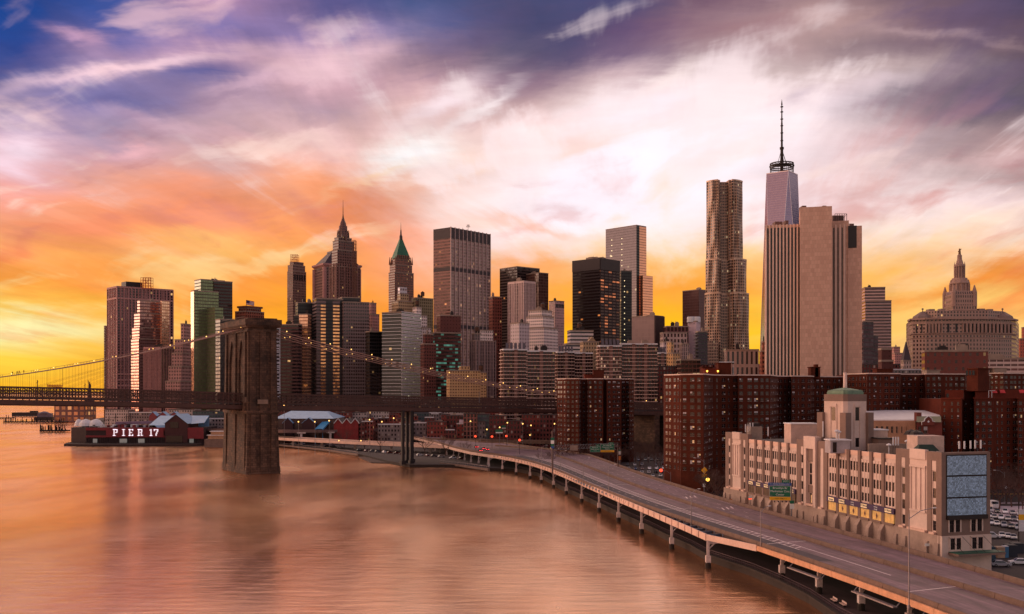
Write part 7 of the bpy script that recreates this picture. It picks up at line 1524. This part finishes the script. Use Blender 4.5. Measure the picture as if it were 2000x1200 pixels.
q = MB(); q.face([(PX(617, 850), 848, PZ(838, 848)), (PX(632, 850), 846, PZ(838, 848)), (PX(646, 860), 862, PZ(820, 860)), (PX(633, 860), 864, PZ(820, 860))]); q.bar((PX(617, 850), 848, PZ(839, 848)), (PX(633, 860), 864, PZ(821, 860)), .5, 1.2); q.bar((PX(632, 850), 846, PZ(839, 848)), (PX(646, 860), 862, PZ(821, 860)), .5, 1.2); q.bar((PX(632, 850), 846, PZ(839, 848)), (PX(632, 850), 846, 1.6), .5, .5); q.bar((PX(617, 850), 848, PZ(839, 848)), (PX(617, 850), 848, 1.6), .5, .5)
tag(q.build('awning', mat('awning_blue', C(60, 140, 190), .6)), 'bright blue sloping awning between market hall and brick row', 'awning')
BR = [facade('row_brick_a', C(128, 58, 50), C(40, 26, 30), .45, .5, lit=.03, blind=.12), facade('row_brick_b', C(104, 50, 46), C(34, 24, 28), .5, .55, lit=.02, blind=.1), facade('row_grey', C(126, 110, 110), C(44, 40, 46), .5, .5, blind=.15), facade('row_pale', C(186, 166, 160), C(70, 60, 66), .5, .45, blind=.2), facade('row_ribbed', C(150, 92, 80), C(36, 24, 28), .62, .78), facade('row_slate', C(78, 78, 84), C(60, 90, 92), .7, .4, lit=.05)]
ROW = [(655, 682, 806, 960, 0, 'red brick block right of the blue market roof'), (683, 716, 806, 980, 3, 'pale block behind the gabled brick row'), (700, 712, 826, 850, 1, 'narrow dark brick house at the end of the gabled row'), (716, 738, 820, 900, 1, 'low brown house with a lean roof under the bridge'), (724, 760, 803, 1000, 3, 'pale stepped block directly under the bridge deck'), (738, 764, 818, 880, 1, 'brown hall behind the flat white roof'), (762, 790, 806, 930, 0, 'brick block just left of the black pillars'), (738, 800, 829, 830, 2, 'wide low grey block with flat white roof edge'), (808, 838, 800, 960, 5, 'slate coloured block with teal windows right of the pillars'), (838, 862, 806, 940, 2, 'grey block with lit window strip behind the red houses'), (806, 832, 826, 840, 2, 'low grey warehouse right of the black pillars'), (834, 872, 824, 820, 0, 'red brick warehouse with arched looking window row'), (862, 876, 810, 850, 0, 'small brick house with white roof box'), (872, 898, 812, 830, 1, 'maroon brick block with a blank white gable sign'), (858, 905, 802, 960, 3, 'pale stone block peeking under the bridge deck'), (905, 932, 808, 790, 4, 'ribbed tan and brick loft building'), (932, 956, 809, 792, 5, 'dark slate loft building beside the ribbed loft'), (956, 990, 812, 780, 1, 'deep red brick block behind the green ramp sign'), (976, 1018, 800, 920, 3, 'pale brightly lit block above the red houses'), (990, 1022, 822, 760, 1, 'low dark red block in the middle of the brick row'), (1020, 1054, 810, 780, 0, 'brick tenement with fire stairs left of the brick tower'), (1054, 1092, 810, 770, 1, 'brick tenement touching the free standing brick tower'), (1234, 1302, 803, 800, 1, 'dark building under the approach viaduct'), (1276, 1300, 755, 900, 2, 'grey framed building with big square openings'), (205, 250, 800, 1100, 3, 'pink low block under the deck left of the blue roof'), (252, 330, 806, 1080, 2, 'grey low block behind the pier hall roof'), (330, 380, 800, 1020, 3, 'cream low block under the bridge deck beside the pier hall'), (376, 436, 803, 990, 5, 'dark glass low block left of the stone bridge tower'), (384, 438, 818, 900, 2, 'plain grey shed left of the stone bridge tower'), (330, 460, 770, 1180, 1, 'brown block behind the deck between stepped tower and bridge tower'), (440, 560, 780, 1010, 1, 'brown infill block behind the bridge tower'), (550, 760, 790, 1040, 1, 'long dark block row behind the deck, right of the bridge tower'), (760, 880, 786, 1000, 1, 'dark infill block behind the lit cable ends'), (940, 1000, 778, 960, 0, 'brick infill block behind the cream apartment house'), (1740, 1800, 722, 760, 2, 'grey low block between the brown shaft and the domed building'), (1680, 1760, 712, 820, 1, 'brown low block right of the exchange tower'), (1080, 1180, 762, 980, 2, 'grey block low behind the balcony blocks'), (1270, 1350, 716, 840, 1, 'brown low block beneath the unfinished frame'), (1360, 1500, 712, 860, 1, 'brown low block at the foot of the rippled tower')]
for x0, x1, yt, Y, mi, lab in ROW: shed('town_building', lab, x0, x1, yt, Y, 22, BR[mi], M_WHITE if mi in (2, 3) and rnd.random() < .6 else M_ROOF, 'building')
for i in range(46):
    Y = rnd.uniform(775, 910); px = rnd.uniform(650, 1085); yt = rnd.uniform(822, 840) if Y < 840 else rnd.uniform(808, 826)
    if px < 860 and Y < 850: Y += 70
    shed('low_house', 'small low house in the dense rows below the bridge deck', px, px + rnd.uniform(10, 26), yt, Y, rnd.uniform(8, 14), BR[rnd.choice((0, 0, 1, 1, 2, 3, 4))], rnd.choice((M_WHITE, M_ROOF, M_ROOF, M_CONC)), 'house', grp='small houses below the bridge deck')
q = MB(); q.box(PX(897, 815), 815, PZ(838, 815), PX(906, 815), 816, PZ(820, 815)); tag(q.build('billboard', mat('billboard_lilac', C(206, 190, 204), .6)), 'blank pale billboard on the side of the ribbed loft building', 'billboard')

# ------------------------------------------------------------------ street viaducts right of the bridge tower
def ribbon(name, label, pts, w, z, cols, edge=M_GIRD, cm=M_PIP):
    root = thing(name, label, 'road viaduct', (pts[0][0], pts[0][1], 1.6)); q = MB(); e = MB()
    P = [Vector((x, y, 0)) for x, y in pts]
    for i in range(len(P) - 1):
        a, b = P[i], P[i + 1]; ta = (P[min(i + 1, len(P) - 1)] - P[max(i - 1, 0)]).normalized(); tb = (P[min(i + 2, len(P) - 1)] - P[i]).normalized()
        na, nb = Vector((-ta.y, ta.x, 0)), Vector((-tb.y, tb.x, 0)); za, zb = Vector((0, 0, z)), Vector((0, 0, z))
        q.face([a - na * w + za, b - nb * w + zb, b + nb * w + zb, a + na * w + za]); q.face([a + na * w + za * .9, b + nb * w + zb * .9, b - nb * w + zb * .9, a - na * w + za * .9])
        for s in (-1, 1): e.bar(a + na * w * s + za + Vector((0, 0, -.2)), b + nb * w * s + zb + Vector((0, 0, -.2)), .4, 2.2)
    q.build('deck', mat('road_concrete', C(112, 98, 104)), root); e.build('parapet_girder', edge, root)
    for x, y in cols: c = MB(); c.prism([(x - .8, y - .8), (x + .8, y - .8), (x + .8, y + .8), (x - .8, y + .8)], 1.6 if y > 760 else -1, z - 1.4); c.bar((x - 3.5, y, z - 1.3), (x + 3.5, y, z - 1.3), 1.6, 1.0); c.build('column', cm, root)
ribbon('road_viaduct', 'curved upper viaduct ramp sweeping past the market hall', [(-300, 905), (-225, 860), (-185, 842), (-160, 848), (-132, 868), (-98, 884), (-60, 880)], 7, 12.5, [(-200, 842), (-172, 836), (-150, 846), (-128, 858), (-104, 874)], mat('ramp_side', C(120, 92, 86), .8))
ribbon('road_viaduct', 'lower viaduct with a pale edge passing behind the black pillars', [(-330, 960), (-260, 900), (-200, 850), (-150, 800), (-110, 765), (-70, 735), (-40, 712), (0, 690)], 8, 7.0, [(-236, 880), (-206, 852), (-176, 824), (-148, 797), (-118, 770), (-88, 747), (-58, 726)])
ribbon('road_viaduct', 'far street viaduct running right behind the ramp split toward the brick tower', [(-75, 905), (-60, 790), (-20, 760), (25, 745), (75, 740), (150, 745)], 7, 8.5, [(-10, 756), (25, 745), (60, 741)], M_PAR)

# ------------------------------------------------------------------ mooring piles and old piers
pm = mat('pile_wood', C(40, 28, 28), .9)
pile = MB(); pile.lathe(0, 0, [(.95, -2), (.9, 6.2), (.7, 6.6)], 8); p0 = tag(pile.build('mooring_pile', pm, None, loc=(PX(549, 800), 800, 0)), 'dark timber mooring pile standing in the water off the seawall', 'mooring pile', 'mooring piles along the shore')
for px, Y in [(556, 798), (563, 796), (570, 794), (576, 791), (601, 762), (608, 759), (615, 756), (622, 753), (629, 750), (636, 747), (643, 744), (686, 708), (693, 704), (699, 700)]:
    o = p0.copy(); COL.objects.link(o); o.location = (PX(px, Y), Y, 0)
def oldpier(label, x0, x1, py, posts, boat=False, yext=10):
    Y = CZ * F / (py - HY); root = thing('old_pier', label, 'pier', (PX(x0, Y), Y, 0)); q = MB(); q.box(PX(x0, Y), Y, 1.2, PX(x1, Y), Y + yext, 2.6)
    for i in range(int((x1 - x0) / 3)): x = PX(x0 + i * 3 + 1, Y); q.box(x - .4, Y + .5, -2, x + .4, Y + 1.3, 1.3)
    q.build('deck', pm, root); q = MB()
    for i in range(posts): x = PX(x0 + (x1 - x0) * rnd.random(), Y); q.box(x - .35, Y + 1, 2, x + .35, Y + 1.7, rnd.uniform(4, 9))
    q.build('post', pm, root)
oldpier('ruined timber pier with ragged posts left of the pier hall', 6, 128, 827, 46); oldpier('short low pier stub nearest the pier hall', 77, 130, 845, 30); oldpier('dark pier tip at the left picture edge', -30, 23, 819, 6); oldpier('long thin pier on the far left water with light gaps beneath', 23, 150, 815, 3, yext=14)
tb = thing('ferry_terminal', 'distant ferry terminal with a flat dark roof and lit windows under the deck', 'terminal building', (PX(106, 1500), 1500, 0))
q = MB(); q.prism([(PX(106, 1500), 1500), (PX(166, 1500), 1500), (PX(166, 1500), 1540), (PX(106, 1500), 1540)], 0, PZ(792, 1500), 0, 9, 8); q.build('wall', facade('terminal_wall', C(130, 90, 84), C(226, 160, 120), .6, .6, lit=.3, lits=.5, gm=.5), tb); q = MB(); q.box(PX(105, 1498), 1498, PZ(792, 1500), PX(168, 1498), 1542, PZ(789, 1500)); q.build('roof', M_DARK, tb)
bt = thing('moored_barge', 'grey covered barge moored before the ferry terminal', 'barge', (PX(70, 1600), 1600, 0)); q = MB(); q.prism([(PX(66, 1600), 1600), (PX(102, 1600), 1600), (PX(102, 1600), 1612), (PX(70, 1600), 1612)], -1, 5); q.build('hull', M_DARK, bt); q = MB(); q.box(PX(72, 1600), 1602, 5, PX(98, 1600), 1610, 11); q.lathe(PX(85, 1604), 1606, [(9, 11), (5, 13), (.2, 14)], 10); q.build('cabin', mat('barge_grey', C(104, 92, 108), .7), bt)
q = MB(); q.prism([(PX(23, 1900), 1900), (PX(75, 1900), 1900), (PX(75, 1900), 1925), (PX(23, 1900), 1925)], 0, PZ(806, 1900)); q.prism([(PX(58, 1910), 1910), (PX(70, 1910), 1910), (PX(70, 1910), 1920), (PX(58, 1910), 1920)], PZ(806, 1900), PZ(803, 1900)); tag(q.build('island_fort', M_DARK), 'low dark island wall on the far left horizon of the river', 'wall')
q = MB(); q.prism([tuple(PT(a, b, 0)[:2]) for a, b in ((700, 894), (725, 905), (790, 907), (850, 909), (850, 900), (760, 893))], -1.5, .5); o = q.build('beach', mat('beach_sand', C(78, 56, 50), .9, sc=.4, var=.3)); struct(o)

# ------------------------------------------------------------------ bare winter trees
M_BARK = mat('bark', C(84, 58, 52), .95)
def bare_tree(seed):
    rr = random.Random(seed); tr = MB(); cr = MB(); tr.tube([(0, 0, 0), (.15, .1, 1.6), (.1, .2, 3.2)], .26, 7, r2=.18)
    def grow(p, d, L, r, dep):
        q_ = p + d * L; mid = p + d * L * .5 + Vector((rr.uniform(-.1, .1), rr.uniform(-.1, .1), 0)) * L; (tr if dep == 0 else cr).tube([p, mid, q_], r, 5 if dep < 2 else 3, r2=r * .6, cap=False)
        if dep >= 4: return
        for k in range(3 if dep < 3 else 4):
            nd = (d + Vector((rr.uniform(-.8, .8), rr.uniform(-.8, .8), rr.uniform(-.15, .6)))).normalized(); grow(q_ if k else mid.lerp(q_, .5), nd, L * rr.uniform(.6, .82), r * .58, dep + 1)
    for k in range(4): grow(Vector((.1, .2, 2.4 + k * .3)), Vector((math.cos(k * 1.6 + seed), math.sin(k * 1.6 + seed), 1.1)).normalized(), 2.9, .17, 0)
    root = thing('bare_tree', 'leafless tree', 'tree', (0, 0, 1.6), 'bare winter trees'); a = tr.build('trunk', M_BARK, None, loc=(0, 0, 0)); a.parent = root; b = cr.build('crown', M_BARK, None, loc=(0, 0, 0)); b.parent = root
    return root
tps = [bare_tree(s) for s in (1, 2, 3)]; ti = 0
PLACES = [('leafless tree along the shore street below the viaducts', [(596, 850), (622, 835), (672, 800), (712, 760), (744, 745), (830, 705), (870, 690), (908, 668)]),
          ('leafless tree in the dark strip below the free standing brick tower', [(1066, 560), (1085, 580), (1104, 590), (1124, 596), (1146, 598), (1168, 600), (1190, 600), (1212, 600), (1230, 602), (1200, 560), (1178, 566)]),
          ('leafless tree between the two brick blocks beside the car park', [(1242, 620), (1254, 610), (1266, 625), (1278, 612), (1290, 600), (1250, 590), (1284, 580), (1262, 660), (1274, 690), (1240, 700), (1292, 660)]),
          ('leafless tree at the left end of the stone warehouse', [(1398, 400), (1388, 392), (1410, 398), (1404, 378), (1380, 410)]),
          ('leafless tree in front of the right hand brick block beyond the car lot', [(1934, 420), (1946, 415), (1958, 428), (1970, 418), (1982, 425), (1994, 415), (1940, 400), (1965, 396), (1990, 398), (2010, 410), (1976, 385), (1952, 378), (1998, 372)])]
for lab, ps in PLACES:
    for px, Y in ps:
        o = tps[ti] if ti < 3 else copy_tree(tps[ti % 3], (0, 0, 0)); o.location = (PX(px, Y), Y, 1.6); o.rotation_euler = (0, 0, rnd.random() * 6); k = rnd.uniform(.9, 1.4); o.scale = (k, k, k); o['label'] = lab; ti += 1

# ------------------------------------------------------------------ parked cars
M_TYRE = mat('tyre', C(24, 20, 20), .9, var=0); M_CGL = mat('car_glass', C(24, 26, 32), .06, var=0, spec=.8); M_HL = mat('headlight', C(230, 230, 236), .2, var=0)
CARC = {'white': C(226, 224, 230), 'silver': C(160, 160, 170), 'black': C(24, 22, 26), 'blue': C(38, 62, 110), 'dark red': C(96, 26, 28), 'grey': C(92, 88, 96)}
def car(colour, suv=False):
    m_ = mat('car_paint_' + colour.replace(' ', '_'), CARC[colour], .25, var=0, spec=.7, metal=.1); root = thing('parked_car', '', 'car', (0, 0, 1.6)); h = 1.15 if suv else .98; H = h + (.62 if suv else .48)
    b = MB(); prof = [(-2.25, .35), (2.25, .35), (2.3, .62), (2.15, .82), (1.1, h), (-1.75, h), (-2.28, .92 if not suv else h), (-2.3, .6)]
    L_ = [Vector((x, -.88, z)) for x, z in prof]; R_ = [Vector((x, .88, z)) for x, z in prof]; n = len(prof); b.face(L_, None, 0); b.face(R_[::-1], None, 0)
    for i in range(n): b.face([L_[i], R_[i], R_[(i + 1) % n], L_[(i + 1) % n]][::-1], None, 0)
    cab = [(1.05, h), (.35, H), (-1.35, H), (-2.0 if suv else -1.85, h)]; l2 = [Vector((x, -.82 if z == h else -.68, z)) for x, z in cab]; r2 = [Vector((x, .82 if z == h else .68, z)) for x, z in cab]
    b.face([l2[1] + Vector((0, 0, .02)), r2[1] + Vector((0, 0, .02)), r2[2] + Vector((0, 0, .02)), l2[2] + Vector((0, 0, .02))][::-1], None, 0)
    for i in (0, 1, 2, 3): b.tube([l2[i], l2[min(i + 1, 3)] + Vector((0, 0, .001))], .05, 4); b.tube([r2[i], r2[min(i + 1, 3)] + Vector((0, 0, .001))], .05, 4)
    o = b.build('body', m_, None, loc=(0, 0, 0)); o.parent = root
    g = MB(); g.face(l2[::-1]); g.face(r2); g.face([l2[0], r2[0], r2[1], l2[1]]); g.face([l2[2], r2[2], r2[3], l2[3]]); o = g.build('windows', M_CGL, None, loc=(0, 0, 0)); o.name = 'window_glass'; o.parent = root
    for x in (-1.42, 1.42):
        for y in (-.84, .84): t = MB(); t.tube([(x, y - .11, .34), (x, y + .11, .34)], .34, 12); t.tube([(x, y - .12, .34), (x, y + .12, .34)], .18, 8, 1); o = t.build('wheel', [M_TYRE, M_STEEL], None, loc=(0, 0, 0)); o.parent = root
    for y in (-.62, .62): t = MB(); t.box(2.2, y - .2, .62, 2.32, y + .2, .78); o = t.build('headlight', M_HL, None, loc=(0, 0, 0)); o.parent = root
    return root
PROTO = {}
def park(colour, px, Y, rz, label, group, suv=False):
    k = (colour, suv); x = PX(px, Y)
    if k not in PROTO: PROTO[k] = o = car(colour, suv)
    else: o = copy_tree(PROTO[k], (0, 0, 0))
    o.location = (x, Y, 1.62); o.rotation_euler = (0, 0, R(rz)); o['label'] = label; o['group'] = group
ORD = ['first', 'second', 'third', 'fourth', 'fifth', 'sixth', 'seventh', 'eighth']
# large lot at the right: two rows seen nose on
rowA = [(1933, 352, 'white'), (1942, 350, 'silver'), (1955, 347, 'white'), (1968, 345, 'silver'), (1980, 343, 'grey'), (1992, 341, 'white')]
rowB = [(1936, 334, 'white'), (1947, 332, 'white'), (1961, 328, 'silver'), (1975, 325, 'grey'), (1988, 322, 'silver'), (2002, 320, 'white')]
rowC = [(1934, 369, 'silver'), (1948, 366, 'black'), (1963, 364, 'white'), (1978, 361, 'silver'), (1992, 358, 'white')]
for nm, rw in (('nearest', rowB), ('middle', rowA), ('back', rowC)):
    for i, (px, Y, c_) in enumerate(rw): park(c_, px, Y, -112, '%s car, %s from the warehouse in the %s row of the lot' % (c_, ORD[i], nm), 'cars parked in the right hand lot', i % 2 == 0)
park('white', 1938, 303, -20, 'white estate car alone at the warehouse corner', 'cars parked in the right hand lot', True)
for i, (px, c_) in enumerate(((1957, 'white'), (1969, 'white'), (1979, 'silver'))): park(c_, px, 305 - i * 2, -110, '%s car in the shaded line behind the bins, %s one' % (c_, ('left', 'middle', 'right')[i]), 'cars in the shaded line behind the bins')
park('silver', 1955, 254, -8, 'pale silver car driving past below the highway, left of the white one', 'cars on the street by the highway'); park('white', 1989, 257, 172, 'white car driving past below the highway at the right edge', 'cars on the street by the highway')
for i, (px, Y, c_) in enumerate(((1948, 462, 'silver'), (1962, 455, 'white'), (1975, 470, 'dark red'), (1988, 460, 'grey'))): park(c_, px, Y, -20 - i * 7, '%s car beyond the fence at the far end of the right hand lot' % c_, 'cars beyond the fence')
# car park left of the wide brick block
k = 0
for r_, (Y, x0, x1, n) in enumerate(((492, 1196, 1246, 5), (515, 1188, 1290, 8), (540, 1200, 1294, 8), (566, 1214, 1296, 7), (598, 1226, 1296, 6), (640, 1236, 1298, 6))):
    for i in range(n):
        if rnd.random() < .12: continue
        c_ = rnd.choice(['white', 'silver', 'silver', 'blue', 'black', 'grey', 'white', 'dark red']); px = x0 + (x1 - x0) * i / (n - 1)
        park(c_, px, Y + i * .8, -98 if r_ % 2 else 84, '%s car, %s from the left in the %s row of the fenced car park' % (c_, ORD[i], ORD[r_]), 'cars in the car park between the brick blocks', rnd.random() < .4); k += 1
M_TAIL = mat('tail_glow', C(255, 40, 40), .5, var=0, emit=5.0, ecol=(1, .05, .06, 1)); M_BEAM = mat('head_glow', C(255, 230, 180), .5, var=0, emit=5.0, ecol=(1, .75, .4, 1))
def moving(px, Y, rz, c_, label, grp, m_, sx, nm):
    park(c_, px, Y, rz, label, grp); o = SC.objects[-1]
    o = [q for q in SC.objects if q.get('label') == label][0]; o.location.z = ZR + .02
    for y in (-.62, .62): t = MB(); t.box(sx * 2.3 - .04, y - .24, .6, sx * 2.3 + .06, y + .24, .84); a = t.build(nm, m_, None, loc=(0, 0, 0)); a.parent = o
for i, (px, Y, c_) in enumerate(((938, 628, 'black'), (944, 650, 'grey'), (951, 640, 'dark red'), (930, 668, 'black'))): moving(px, Y, 104, c_, '%s car braking at the ramp split, %s of the four with red tail lights' % (c_, ORD[i]), 'cars with glowing tail lights at the ramp split', M_TAIL, -1, 'tail_light')
for i, (px, Y, c_) in enumerate(((824, 868, 'grey'), (829, 878, 'silver'), (835, 872, 'black'))): moving(px, Y, -76, c_, '%s oncoming car with headlights lit, %s from the left at the ramp bend' % (c_, ORD[i]), 'oncoming cars at the ramp bend', M_BEAM, 1, 'lit_headlight')
for px, Y in [(560, 845), (574, 842), (590, 838), (640, 800), (652, 796), (664, 790), (702, 742), (714, 738), (726, 733), (738, 728), (750, 722), (762, 716), (774, 711), (786, 706), (820, 690), (834, 684), (848, 678), (862, 672), (884, 660), (900, 655)]:
    park(rnd.choice(['white', 'silver', 'grey', 'black', 'dark red']), px, Y, rnd.choice((30, 34, 210, 120)), 'car parked in the dark street along the shore below the viaducts', 'cars parked in the street along the shore', rnd.random() < .4)
q = MB(); sp = [tuple(PT(a, b, 1.7)[:2]) for a, b in [(955, 917), (900, 909), (860, 905)]] + [tuple(PT(a, b, 1.7)[:2]) for a, b in [(700, 888), (640, 879), (545, 869)]]
for rng_, lab in ((((3, 4), (4, 5)), 'pale concrete bulkhead edging the shore right of the bridge tower'), (((0, 1), (1, 2)), 'low concrete bulkhead under the bend of the highway ramp')):
    q = MB()
    for a, b in rng_: q.bar((*sp[a], 1.5), (*sp[b], 1.5), 1.2, 1.2)
    tag(q.build('bulkhead', mat('bulkhead_concrete', C(112, 92, 84), .9, sc=.4, var=.3)), lab, 'seawall')
q = MB()
for a, b in ((3, 4), (4, 5), (0, 1), (1, 2)):
    A_, B3 = Vector((*sp[a], 2)), Vector((*sp[b], 2)); n_ = int((B3 - A_).length / 3)
    for i in range(n_): p = A_.lerp(B3, i / n_); q.bar(p, p + Vector((0, 0, 1.3)), .12, .12)
    q.bar(A_ + Vector((0, 0, 1.3)), B3 + Vector((0, 0, 1.3)), .12, .12)
tag(q.build('railing', M_STEEL), 'thin grey railing on the concrete bulkhead by the bridge tower', 'railing')
van = thing('delivery_van', 'tall white van behind the car rows beside the warehouse corner', 'van', (PX(1943, 381), 381, 1.6))
X, Y = PX(1943, 381), 381; q = MB(); q.box(X - 1.6, Y - .5, 2.0, X + 1.1, Y + 3.6, 4.3); q.prism([(X - 1.5, Y - 1.6), (X + 1.0, Y - 1.6), (X + 1.0, Y - .4), (X - 1.5, Y - .4)], 2.0, 3.2); q.build('body', M_WHITE, van); q = MB(); q.face([(X - 1.3, Y - .85, 3.2), (X + .9, Y - .85, 3.2), (X + .9, Y - .52, 4.1), (X - 1.3, Y - .52, 4.1)]); q.build('windscreen', M_CGL, van)
for wx in (-1.5, .9):
    for wy in (-1.0, 2.6): q = MB(); q.tube([(X + wx, Y + wy, 2.0), (X + wx + .25, Y + wy, 2.0)], .38, 10); q.build('wheel', M_TYRE, van)
# bins, toilets and a hoarding near the lot
for i, (px, Y, w_, h, c_, lab) in enumerate(((1952, 268, 2.0, 2.7, 'tan', 'tan steel storage bin beside the portable toilet'), (1963, 268, 1.3, 2.9, 'blue', 'blue portable toilet with a white top'), (1973, 270, 2.6, 3.0, 'navy', 'dark container right of the blue toilet'), (1985, 276, 2.8, 2.6, 'navy', 'second dark container near the right picture edge'), (1934, 256, 1.9, 4.6, 'teal', 'tall dark teal kiosk at the foot of the warehouse corner'))):
    x = PX(px, Y); root = thing('street_box', lab, 'bin', (x, Y, 1.6)); cm = mat('box_' + c_, {'tan': C(170, 140, 116), 'blue': C(60, 110, 150), 'navy': C(30, 32, 48), 'teal': C(24, 60, 80)}[c_], .6)
    q = MB(); q.box(x - w_ / 2, Y - w_ / 2, 1.6, x + w_ / 2, Y + w_ / 2, 1.6 + h); q.box(x - w_ * .35, Y - w_ / 2 - .04, 1.8, x + w_ * .1, Y - w_ / 2, 1.6 + h * .85); q.build('body', cm, root); q = MB(); q.prism([(x - w_ * .55, Y - w_ * .55), (x + w_ * .55, Y - w_ * .55), (x + w_ * .55, Y + w_ * .55), (x - w_ * .55, Y + w_ * .55)], 1.6 + h, 1.75 + h, poly2=[(x - w_ * .4, Y - w_ * .4), (x + w_ * .4, Y - w_ * .4), (x + w_ * .4, Y + w_ * .4), (x - w_ * .4, Y + w_ * .4)]); q.build('lid', M_WHITE if c_ == 'blue' else cm, root)
hb = thing('hoarding', 'tall dark board with white and yellow panels at the right picture edge', 'billboard', (PX(1996, 290), 290, 1.6)); x = PX(1996, 290)
q = MB(); q.box(x - .9, 290.1, 1.6, x - .7, 290.3, 14); q.box(x + 1.6, 290.1, 1.6, x + 1.8, 290.3, 14); q.build('post', M_DARK, hb)
for z0, z1, m_ in ((10.2, 11.6, M_WHITE), (8.6, 10.2, M_SY), (7.6, 8.6, M_WHITE), (5.4, 7.5, M_WHITE)): q = MB(); q.box(x - .9, 289.9, z0, x + 3.4, 290.1, z1); q.build('sign_panel', m_, hb)
q = MB()
for i in range(34): px = 1926 + i * 2.6; q.bar((PX(px, 392), 392, 1.6), (PX(px, 392), 392, 7.5), .1, .1)
q.bar((PX(1920, 392), 392, 7.4), (PX(2030, 392), 392, 7.4), .1, .1); q.bar((PX(1920, 392), 392, 2.6), (PX(2030, 392), 392, 2.6), .1, .1); tag(q.build('fence', M_DARK), 'tall dark wire fence behind the right hand car lot', 'fence')
q = MB(); q.face([(PX(1900, 400), 396, 1.63), (PX(2100, 400), 396, 1.63), (PX(2100, 480), 408, 1.63), (PX(1900, 480), 408, 1.63)]); q.face([(PX(1900, 340), 280, 1.61), (PX(2100, 300), 280, 1.61), (PX(2100, 390), 388, 1.61), (PX(1900, 390), 388, 1.61)]); o = q.build('pavement', mat('snowy_pavement', C(176, 160, 172), .8, sc=.2, var=.3)); struct(o)
q = MB(); q.face([(PX(1900, 420), 432, 1.65), (PX(2100, 420), 432, 1.65), (PX(2100, 420), 434, 1.65), (PX(1900, 420), 434, 1.65)]); o = q.build('yellow_line', M_SY); struct(o); o.name = 'road_line'
for px, Y, lab in ((1931, 262, 'slim lamp post in front of the warehouse right corner'), (1962, 400, 'lamp post in the fence behind the right hand lot'), (1211, 505, 'lamp post beside the gantry with arm reaching left'), (1310, 425, 'lamp post in front of the wide brick block'), (1375, 397, 'lamp post above the yellow diamond sign'), (938, 640, 'curved arm lamp post left of the ramp split'), (1280, 520, 'lamp post in the middle of the car park')):
    lamp('street_lamp', lab, PX(px, Y), Y, 1.6, {1931: 9, 1962: 12, 1211: 16.5, 1310: 10, 1375: 17, 938: 15, 1280: 9}[px], 3.2, 2.9 if px != 938 else .4, 'lamp posts in the streets')
# ------------------------------------------------------------------ turn lettering into plain meshes
bpy.context.view_layer.update(); dg = bpy.context.evaluated_depsgraph_get()
for o in [x for x in SC.objects if x.type == 'FONT']:
    me = bpy.data.meshes.new_from_object(o.evaluated_get(dg)); n = bpy.data.objects.new('lettering', me); COL.objects.link(n)
    n.parent = o.parent; n.location = o.location; n.rotation_euler = o.rotation_euler
    if not me.materials: me.materials.append(o.data.materials[0])
    bpy.data.objects.remove(o)
